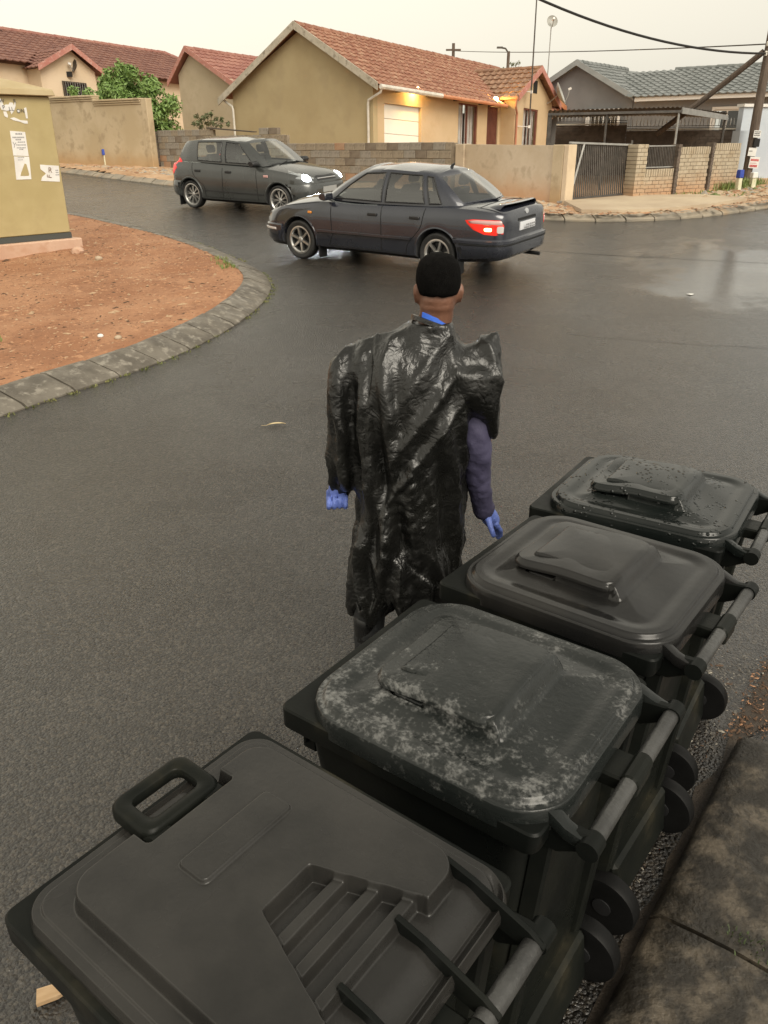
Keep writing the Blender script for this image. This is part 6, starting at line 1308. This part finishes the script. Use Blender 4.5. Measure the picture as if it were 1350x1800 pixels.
# the bag: one skin of plastic over shoulders, with a sleeve-like drape on the left arm and a flared torn armhole on the right
c = MB()
loft(c, [(.385, -.045, .0, .190, .17), (.41, -.045, .0, .203, .18), (.45, -.025, .0, .222, .195), (.60, -.004, .0, .228, .195), (.80, .0, .0, .222, .185), (1.0, .0, -.005, .222, .178), (1.15, .0, -.008, .228, .172), (1.27, .004, -.01, .236, .160), (1.37, .008, -.012, .232, .140), (1.435, .018, -.012, .200, .115), (1.485, .036, -.012, .150, .096), (1.525, .058, -.013, .104, .082), (1.548, HX-.025, -.014, .082, .078), (1.556, HX-.022, -.014, .076, .074)], 40, 2.3, 5)
limb(c, [(-.13, -.005, 1.41, .085), (-.205, -.01, 1.375, .085), (-.242, -.012, 1.25, .080), (-.250, -.005, 1.08, .074), (-.254, .015, .98, .068), (-.258, .030, .930, .066)])
S2_ = [(.11, 1.395, .07, .10), (.19, 1.355, .115, .125), (.245, 1.335, .150, .120), (.290, 1.325, .170, .105), (.318, 1.318, .175, .095), (.328, 1.312, .160, .085)]
c.rings([[(x, -.012+ry*math.cos(a)*(1 if math.sin(a) < .3 else .75), zc+rz_*math.sin(a)+.022*(x-.12)/.23*math.cos(a*2+.6)+(.055*max(0, math.sin(a+.35))**6-.04*max(0, math.sin(-a+.5))**6)*ss(x, .20, .32)) for a in np.linspace(0, 2*math.pi, 28, endpoint=False)] for x, zc, rz_, ry in S2_])
def creases(P):
    """straight sharp creases between flat facets, as crumpled film has"""
    r = np.empty(len(P))
    for i, p in enumerate(P): d = mnoise.voronoi(p)[0]; r[i] = d[1]-d[0]
    return r
def folds(co, no):
    x, y, z = co[:, 0], co[:, 1], co[:, 2]; k = len(co)
    P = np.stack([x*7.5+z*1.8, y*7.5, z*1.5], -1); r1 = 1-np.abs(vnoise(P, 1.0, 2))*2.2
    P2 = np.stack([x*17-z*7, y*15, z*8+x*4], -1); r2 = .55+1.5*np.minimum(creases(P2*.62), .45)-.35
    P3 = np.stack([x*30+5, y*30, z*26], -1); r3 = .55+2.0*np.minimum(creases(P3*.75), .45)-.4
    smooth_back = np.exp(-(((x-.03)/.14)**2+((z-1.36)/.13)**2))*(y < 0)
    low = ss(z, 1.25, .95); hem = ss(z, .62, .40)
    d = .036*(r1-.55)*(.5+.5*low)*(1-.75*smooth_back)+.012*(r2-.55)*(.45+.55*low)*(1-.7*smooth_back)+.0058*(r3-.55)*(.4+1.4*hem+2.2*np.exp(-(((x+.02)/.08)**2+((z-.92)/.20)**2)))*(1-.6*smooth_back)
    # long sweeping folds: from the left shoulder straight down, from the right shoulder across to the waist
    f1 = np.sin((x+.10)*68+(1.4-z)*3.0+1.6*np.sin(z*5)); m1 = ss(x, .04, -.10)*ss(z, 1.47, 1.28)*ss(z, .40, .7); d += .017*np.sign(f1)*np.abs(f1)**.7*m1
    t_ = (x-.20)*.80-(z-1.30)*.60; u_ = -(x-.20)*.60+(z-1.25)*.80*0+x*0
    f2 = np.exp(-((t_+.0)/.014)**2)-.7*np.exp(-((t_+.04)/.022)**2)+.9*np.exp(-((t_+.085)/.016)**2)-.6*np.exp(-((t_+.13)/.025)**2)+.8*np.exp(-((t_+.19)/.02)**2); d += .012*f2*ss(x, .26, .12)*ss(x, -.16, -.02)*(y < .02)
    # one tall overlap edge running down the left of the back, and the torn diagonal at the hem
    e = x+.115-.04*np.sin(z*4.0); d += .016*ss(e, -.006, .006)*ss(e, .10, .02)*ss(z, .5, .7)*(y < .03)
    e2 = (x-.02)*.62+(z-.62)*.78; d += -.018*ss(e2, -.006, .010)*ss(z, .95, .70)*ss(z, .36, .48)*(y < .03)*ss(x, -.14, -.08)
    keep = ss(z, 1.56, 1.50)*.85+.15
    out = co+no*(d*keep)[:, None]
    # swing of the hem and its ragged edge
    sw = ss(z, .75, .33); ang = np.arctan2(y, x+.03); out[:, 2] += sw**3*(.045*np.sin(ang*3+.8)+.026*np.sin(ang*7+2)+.018*np.sin(ang*17)+.010*np.sin(ang*31))
    out[:, 0] += sw*.012*np.sin(ang*5); out[:, 1] += sw*.014*np.sin(ang*6+1)
    return out
bag = solid(c, 'bin_bag_poncho', .0078, m_bag, person, 4, folds)
# ------------------------------------------------------------------ plants and small things
m_leaf = M('bush_leaf', (.14, .235, .055), (.20, .30, .085), ns=2.2, det=3, rough=.5, spec=.4)
m_leaf2 = M('sapling_leaf', (.10, .125, .05), (.14, .15, .07), ns=4, rough=.6)
m_bark = M('bark', (.10, .075, .055), (.15, .12, .09), ns=12, rough=.9)
m_grass = M('verge_grass', (.13, .20, .045), (.22, .25, .08), ns=3, rough=.6)
m_moss = M('kerb_weed', (.20, .19, .065), (.13, .15, .045), ns=8, rough=.8)
def leaf_cloud(mb, clumps, n, size, rnd, curl=.25, up=.3):
    tot = sum(c[3]**2 for c in clumps)
    for cx, cy, cz, r in clumps:
        for _ in range(int(n*r*r/tot)):
            d = Vector((rnd.gauss(0, 1), rnd.gauss(0, 1), rnd.gauss(0, 1))).normalized(); q = r*(rnd.random()**.45)*(1+.35*mnoise.noise((d.x*2+cx, d.y*2, d.z*2)))
            c = Vector((cx, cy, cz))+d*q; a = (d+Vector((rnd.gauss(0, .6), rnd.gauss(0, .6), rnd.gauss(0, .6)+up))).normalized(); s = size*rnd.uniform(.6, 1.3)
            t = a.orthogonal().normalized(); t.rotate(Matrix.Rotation(rnd.uniform(0, 6.28), 3, a)); b = a.cross(t)
            mb.add([c-t*s, c+b*s*.38+a*s*curl*.4, c+t*s, c-b*s*.38+a*s*curl*.4], [(0, 1, 2), (0, 2, 3)])
def tree(name, loc, clumps, n, size, trunk, label, cat, leaf=None, seed=1, group=None):
    rnd = random.Random(seed); root = empty(name, loc, label=label, cat=cat, group=group); t = MB()
    for pts in trunk: t.tube([p[:3] for p in pts], [p[3] for p in pts], 7)
    t.build('trunk', m_bark, root, smooth=True); c = MB(); leaf_cloud(c, clumps, n, size, rnd); o = c.build('crown', leaf or m_leaf, root, fix=False); return root
rb_ = random.Random(3); cl = []
for _ in range(62):
    a = rb_.uniform(0, 6.28); q = rb_.random()**.6; x = 1.70*q*math.cos(a); y = .9*q*math.sin(a); zt2 = 2.85-.95*(abs(x+.1)/1.75)**2.0; cl.append((x, y, rb_.uniform(.35, zt2), rb_.uniform(.24, .42)))
cl += [(-.05, -.2, 2.95, .26), (.45, -.3, 2.72, .28), (-.5, -.2, 2.75, .25), (1.55, -.4, 1.7, .3), (-1.75, -.3, 1.85, .26), (-1.85, -.3, 2.2, .22), (1.3, -.5, .8, .36), (1.35, -.6, .45, .35)]
tree('bush', (-9.45, 33.2, gz(33.2)+.32), cl, 16000, .085, [[(0, 0, -.1, .12), (.1, 0, .8, .09), (.3, .1, 2.0, .04)], [(0, 0, .3, .07), (-.5, 0, 1.2, .05), (-.9, .1, 2.0, .02)], [(0, 0, .4, .07), (.6, -.1, 1.3, .05), (1.0, -.2, 1.9, .02)], [(0, 0, .6, .06), (-.1, -.4, 1.5, .04), (-.1, -.4, 2.4, .015)]], 'large bright green leafy bush behind the tan plaster wall', 'bush', seed=5)
sp_ = []; rs = random.Random(8); tip = []
for k in range(9): a = -1.25+.31*k; l = rs.uniform(.42, .72); e = (math.sin(a)*l*1.1, rs.uniform(-.2, .2), 1.25+math.cos(a)*l*.75); sp_.append([(0, 0, .85+.03*k, .016), (e[0]*.5, e[1]*.5, .85+.03*k+(e[2]-.95)*.6, .012), (*e, .006)]); tip += [(e[0]+rs.uniform(-.05, .05), e[1], e[2]+rs.uniform(-.06, .06), .09), (e[0]*.6, e[1]*.6, .95+(e[2]-.95)*.7, .06)]
tree('sapling', (-6.05, 30.9, gz(30.9)+.1), tip, 330, .075, [[(0, 0, 0, .03), (.02, 0, .6, .026), (0, 0, 1.1, .018)]]+sp_, 'small sparse sapling behind the block wall by the beige house', 'tree', m_leaf2, 9)
tips = []; br_ = []
for k in range(12): x = -.9+.16*k+rs.uniform(-.05, .05); z = 3.2+rs.uniform(.2, 1.2)*(1-abs(x)/1.6); br_.append([(0, 0, 1.5, .03), (x*.6, 0, 2.5, .02), (x, 0, z, .006)]); tips += [(x, 0, z-.1, .13), (x*.9, 0, z-.45, .16), (x*.8, 0, z-.8, .18)]
tree('tree', (8.55, 57, 2.6), tips, 700, .09, [[(0, 0, 0, .12), (0, 0, 1.6, .08)]]+br_, 'thin wispy treetop beyond the ochre house roof', 'tree', m_leaf2, 4)

def tufts(name, pts, n, hgt, mat, label, spread=.05, seed=1, lean=.5, wd=.006):
    rnd = random.Random(seed); mb = MB()
    for (x, y, z) in pts:
        for _ in range(n):
            px, py = x+rnd.gauss(0, spread), y+rnd.gauss(0, spread); h_ = hgt*rnd.uniform(.4, 1.2); a = rnd.uniform(0, 6.28); l = rnd.uniform(.1, 1)*lean*h_; dx, dy = math.cos(a)*l, math.sin(a)*l; w_ = wd*rnd.uniform(.6, 1.4); ox, oy = -math.sin(a)*w_, math.cos(a)*w_
            mb.add([(px-ox, py-oy, z), (px+ox, py+oy, z), (px+dx*.5+ox*.7, py+dy*.5+oy*.7, z+h_*.65), (px+dx*.5-ox*.7, py+dy*.5-oy*.7, z+h_*.65), (px+dx, py+dy, z+h_*.95)], [(0, 1, 2, 3), (3, 2, 4)])
    o = mb.build(name, mat, fix=False); tag(o, label, kind='stuff'); return o
def on_verge(x, y, h_=.13): return (x, y, gz(y)+h_)
tufts('grass', [on_verge(-4.05, 8.15), on_verge(-4.2, 8.25), on_verge(-4.0, 7.75), on_verge(-4.25, 7.6), on_verge(-4.35, 7.3), on_verge(-2.35, 12.2), on_verge(-2.5, 12.6), on_verge(-2.25, 11.95)], 46, .07, m_grass, 'low green weed tufts on the red earth verge', .07, 2)
tufts('grass', [on_verge(x, y, .12) for x, y in ((8.9, 21.9), (9.1, 22.1), (9.35, 22.3), (9.55, 22.5), (9.75, 22.7), (9.9, 22.9), (10.2, 23.0), (8.7, 21.75), (9.2, 21.9), (9.6, 22.2))], 60, .20, m_grass, 'green grass around the foot of the utility pole', .13, 3, .6, .010)
tufts('grass', [on_verge(x, y, .12) for x, y in [(6.35+.24*k, 19.95+.16*k) for k in range(11)]+[(7.9, 20.2), (8.6, 20.3), (8.9, 20.7)]], 12, .07, m_grass, 'small weeds along the foot of the tan brick wall', .10, 4, .6, .010)
wl_, _ = resample(isl_out, 150); rw = random.Random(12)
tufts('kerb_weeds', [(p[0]+rw.gauss(0, .012), p[1]+rw.gauss(0, .012), gz(p[1])) for p in wl_[8:118] if mnoise.noise((p[0]*1.7, p[1]*1.7, 0)) > -.28], 30, .022, m_moss, 'yellow green weeds and moss along the kerb gutter', .035, 6, .8, .006)
tufts('grass', [(1.00+.02*k, 1.50-.012*k*k*.5, .085) for k in range(5)]+[(.97, 1.52, .085), (1.06, 1.43, .08), (1.09, 1.40, .075)], 14, .020, M('joint_weed', (.06, .085, .03), rough=.7), 'green weed growing in the kerb joint beside the paving', .020, 7, 1.1, .0022)
# wood chips, grit and pebbles
def chips(name, poly_or_pts, n, size, mats, label, zf, seed, flatn=.4):
    rnd = random.Random(seed); mb = MB(); P = np.array(poly_or_pts); xs, ys = (P[:, 0].min(), P[:, 0].max()), (P[:, 1].min(), P[:, 1].max()); k = 0; C = []
    while len(C) < n:
        X = np.array([rnd.uniform(*xs) for _ in range(n)]); Y_ = np.array([rnd.uniform(*ys) for _ in range(n)]); C += [c for c, i in zip(zip(X, Y_), pip(X, Y_, poly_or_pts)) if i]
    for x, y in C[:n]:
        s = size*rnd.lognormvariate(0, .5); a = rnd.uniform(0, 6.28); l, w_, h_ = s*rnd.uniform(.8, 2.0), s*.6, s*flatn; c, s_ = math.cos(a), math.sin(a); z = zf(x, y); J = lambda: rnd.uniform(.7, 1.2)
        pts = [(-l*J(), -w_*J(), 0), (l*J(), -w_*.6*J(), 0), (l*.8*J(), w_*J(), 0), (-l*.7*J(), w_*J(), 0), (rnd.uniform(-.3, .3)*l, rnd.uniform(-.3, .3)*w_, h_*J())]
        mb.add([(x+p[0]*c-p[1]*s_, y+p[0]*s_+p[1]*c, z+p[2]-.002) for p in pts], [(0, 1, 4), (1, 2, 4), (2, 3, 4), (3, 0, 4)], rnd.choices(range(len(mats)), [3]+[1]*(len(mats)-1))[0])
    o = mb.build(name, mats, fix=False); tag(o, label, kind='stuff'); return o
m_chip = [M('red_grit', (.33, .165, .085), (.41, .225, .125), ns=30, rough=.9), M('pale_chip', (.36, .235, .135), (.43, .30, .185), ns=30, rough=.85), M('dark_chip', (.10, .055, .03), rough=.9)]
vz = bpy.data.objects['dirt_verge'].data; vco = np.empty(len(vz.vertices)*3); vz.vertices.foreach_get('co', vco); vco = vco.reshape(-1, 3)
bvh_v = BVHTree.FromPolygons([tuple(v) for v in vco], [tuple(p.vertices) for p in vz.polygons])
def vz_at(x, y):
    r = bvh_v.ray_cast(Vector((x, y, 10)), Vector((0, 0, -1))); return r[0].z if r[0] is not None else gz(y)+.1
chips('grit', [(p[0]-.04, p[1]) for p in isl_in if 5.4 < p[1] < 17]+[(-7.5, 17), (-7.5, 5.4)], 24000, .0105, m_chip, 'red grit and wood chips strewn over the earth verge', vz_at, 21)
fz = bpy.data.objects['earth_footpath'].data; vco = np.empty(len(fz.vertices)*3); fz.vertices.foreach_get('co', vco); vco = vco.reshape(-1, 3)
bvh_f = BVHTree.FromPolygons([tuple(v) for v in vco], [tuple(p.vertices) for p in fz.polygons])
def fz_at(x, y):
    r = bvh_f.ray_cast(Vector((x, y, 20)), Vector((0, 0, -1))); return r[0].z if r[0] is not None else gz(y)+.12
m_rub = [M('rubble_tan', (.36, .27, .18), (.44, .35, .25), ns=10, rough=.9), M('rubble_grey', (.30, .27, .23), rough=.9), M('rubble_red', (.27, .14, .075), rough=.9), M('rubble_green', (.14, .17, .06), rough=.9)]
chips('rubble', [(2.6, 18.6), (3.9, 17.9), (4.5, 18.6), (4.2, 19.2), (2.4, 21.2), (1.0, 22.7), (.3, 22.2)], 420, .045, m_rub[:3], 'stones and rubble at the foot of the bare plaster wall', fz_at, 22, .5)
chips('rubble', [(7.6, 19.4), (8.9, 20.0), (11.5, 22.2), (10.6, 22.9), (8.9, 21.7), (7.2, 20.4)], 500, .040, m_rub, 'stones and weeds on the footpath below the tan brick wall', fz_at, 23, .5)
chips('rubble', [(-10.9, 31.2), (-8.3, 28.6), (-2, 23.2), (-1.6, 24.2), (-7.6, 30.0), (-12, 32.4)], 700, .045, m_rub[:3], 'stones scattered along the foot of the block wall', fz_at, 24, .5)
m_grit = [M('road_grit', (.12, .11, .095), rough=.7), M('road_grit_pale', (.30, .27, .22), rough=.7), M('road_soil', (.085, .05, .03), rough=.85)]
chips('grit', [(1.26, 2.36), (.30, 1.10), (.2, 1.12), (.62, 1.72), (1.02, 2.35), (1.4, 3.1), (1.75, 2.9)], 1100, .0030, m_grit, 'wet grit washed along the gutter behind the bins', lambda x, y: gz(y)+.007, 25, .6)
chips('soil', [(1.32, 2.42), (2.4, 2.1), (2.8, 3.2), (1.7, 2.95)], 4500, .0034, [m_chip[2], m_grit[2], m_chip[2], m_chip[0]], 'loose red soil beyond the end of the kerb', lambda x, y: gz(y)+.012, 26, .5)
# things lying about
def scrap(name, loc, rz, dims, mat, label, cat, tilt=0.0):
    mb = MB(); l, w_, t = dims; mb.rings([[(-l/2, -w_/2, 0), (-l/2, w_/2, 0), (-l/2, w_/2, t), (-l/2, -w_/2, t)], [(l*.1, -w_*.42, 0), (l*.1, w_*.5, 0), (l*.1, w_*.5, t), (l*.1, -w_*.42, t)], [(l/2, -w_*.1, 0), (l/2, w_*.35, 0), (l/2, w_*.35, t*.7), (l/2, -w_*.1, t*.7)]]); o = mb.build(name, mat, None); o.location = loc; o.rotation_euler = (0, tilt, rz); tag(o, label, cat); return o
m_wood2 = M('raw_pine', (.46, .30, .16), (.55, .38, .22), ns=10, rough=.7, scale=(1, 6, 6)); m_leafd = M('dry_leaf', (.50, .41, .24), (.42, .32, .17), ns=20, rough=.7)
scrap('wood_offcut', (-.925, 1.415, .006), rad(20), (.09, .045, .014), m_wood2, 'pale wood offcut on the road beside the nearest bin', 'wood scrap')
def leaf(loc, rz, l, w_, label):
    mb = MB(); n_ = 9; rows = []
    for i in range(n_): t = i/(n_-1); ww = w_*math.sin(math.pi*min(1, t*1.02+.01))**.8; z = .010*math.sin(t*3.1)+.004; rows.append([(l*(t-.5), -ww/2, z+.006), (l*(t-.5), 0, z), (l*(t-.5), ww/2, z+.006)])
    mb.rings(rows, cap=False, close=False); mb.tube([(-l*.5, 0, .004), (-l*.8, .01, .004)], .002, 4); o = mb.build('leaf', m_leafd, None, fix=False); o.location = loc; o.rotation_euler = (0, 0, rz); tag(o, label, 'leaf')
leaf((-.86, 6.05, gz(6.05)+.003), rad(12), .15, .034, 'long dry yellow leaf lying alone on the open road'); leaf((1.17, 1.96, .004), rad(60), .05, .02, 'small dry leaf in the gutter beside the kerb')
scrap('paper_scrap', (4.05, 10.55, gz(10.55)+.003), rad(30), (.10, .07, .006), m_paper, 'white scrap of paper on the road at the right', 'paper')
# painted marker stones: short cream posts with blue caps
m_bcap = M('blue_paint', (.025, .055, .33), (.04, .08, .40), ns=8, rough=.6); m_cpost = M('cream_paint', (.60, .58, .40), (.68, .66, .50), ns=8, rough=.7)
def marker(loc, rz, label, h_=.42, wd=.16, two=False, cap=True):
    r = empty('marker_post', loc, rz, label=label, cat='marker post', group='short painted marker posts')
    for s in ((-wd*.5, wd*.5) if two else (0,)):
        mb = MB(); mb.hexa(taper(s-wd*.36, s+wd*.36, -wd*.36, wd*.36, -.05, h_*.62, .006, .006)); mb.build('post', m_cpost, r, bevel=.012)
    mb = MB(); e = wd*(1.0 if two else .42); mb.hexa(taper(-e, e, -wd*.42, wd*.42, h_*.625, h_, .006, .006)); mb.build('cap', m_bcap if cap else m_whiteF, r, bevel=.012)
marker((-10.02, 31.85, fz_at(-10.02, 31.85)), .5, 'cream and blue marker post pair in front of the tall plaster wall', .52, .22, True)
marker((9.05, 21.55, fz_at(9.05, 21.55)), .4, 'blue capped cream marker post at the end of the brick wall', .50, .17)
marker((9.62, 22.05, fz_at(9.62, 22.05)), .2, 'white topped marker post right of the utility pole', .36, .18, False, False)
# lumps of broken kerb and stone by the substation plinth
for x, y, s, lb in ((-4.85, 13.2, .10, 'pinkish lump of broken concrete at the corner of the cabinet plinth'), (-4.35, 12.6, .06, 'small tan stone on the red earth near the cabinet'), (-2.95, 8.25, .035, 'small white stone on the verge beside the kerb'), (-2.75, 8.2, .04, 'rounded tan stone on the verge against the kerb')):
    bm = bmesh.new(); bmesh.ops.create_icosphere(bm, subdivisions=2, radius=s)
    for v in bm.verts: v.co *= 1+.5*mnoise.noise(v.co*9+Vector((x, y, 0))); v.co.z *= .65
    me = bpy.data.meshes.new('stone'); bm.to_mesh(me); bm.free(); me.materials.append(m_plinth if s > .09 else m_paper if 'white' in lb else m_rub[0]); shade(me, 40); o = link('stone', me); o.location = (x, y, vz_at(x, y)+s*.3); tag(o, lb, 'stone')

chips('soil', [(2.9, 17.85), (3.6, 17.35), (4.6, 17.1), (6.2, 17.3), (7.4, 18.0), (8.8, 19.0), (10.6, 20.4), (10.2, 20.9), (8.4, 19.7), (6.0, 18.0), (4.6, 17.8), (3.6, 18.2)], 2200, .022, [m_rub[0], m_rub[2], m_chip[0]], 'sandy soil washed over the far kerb stones', lambda x, y: max(fz_at(x, y), gz(y)+.04)+.02, 27, .25)
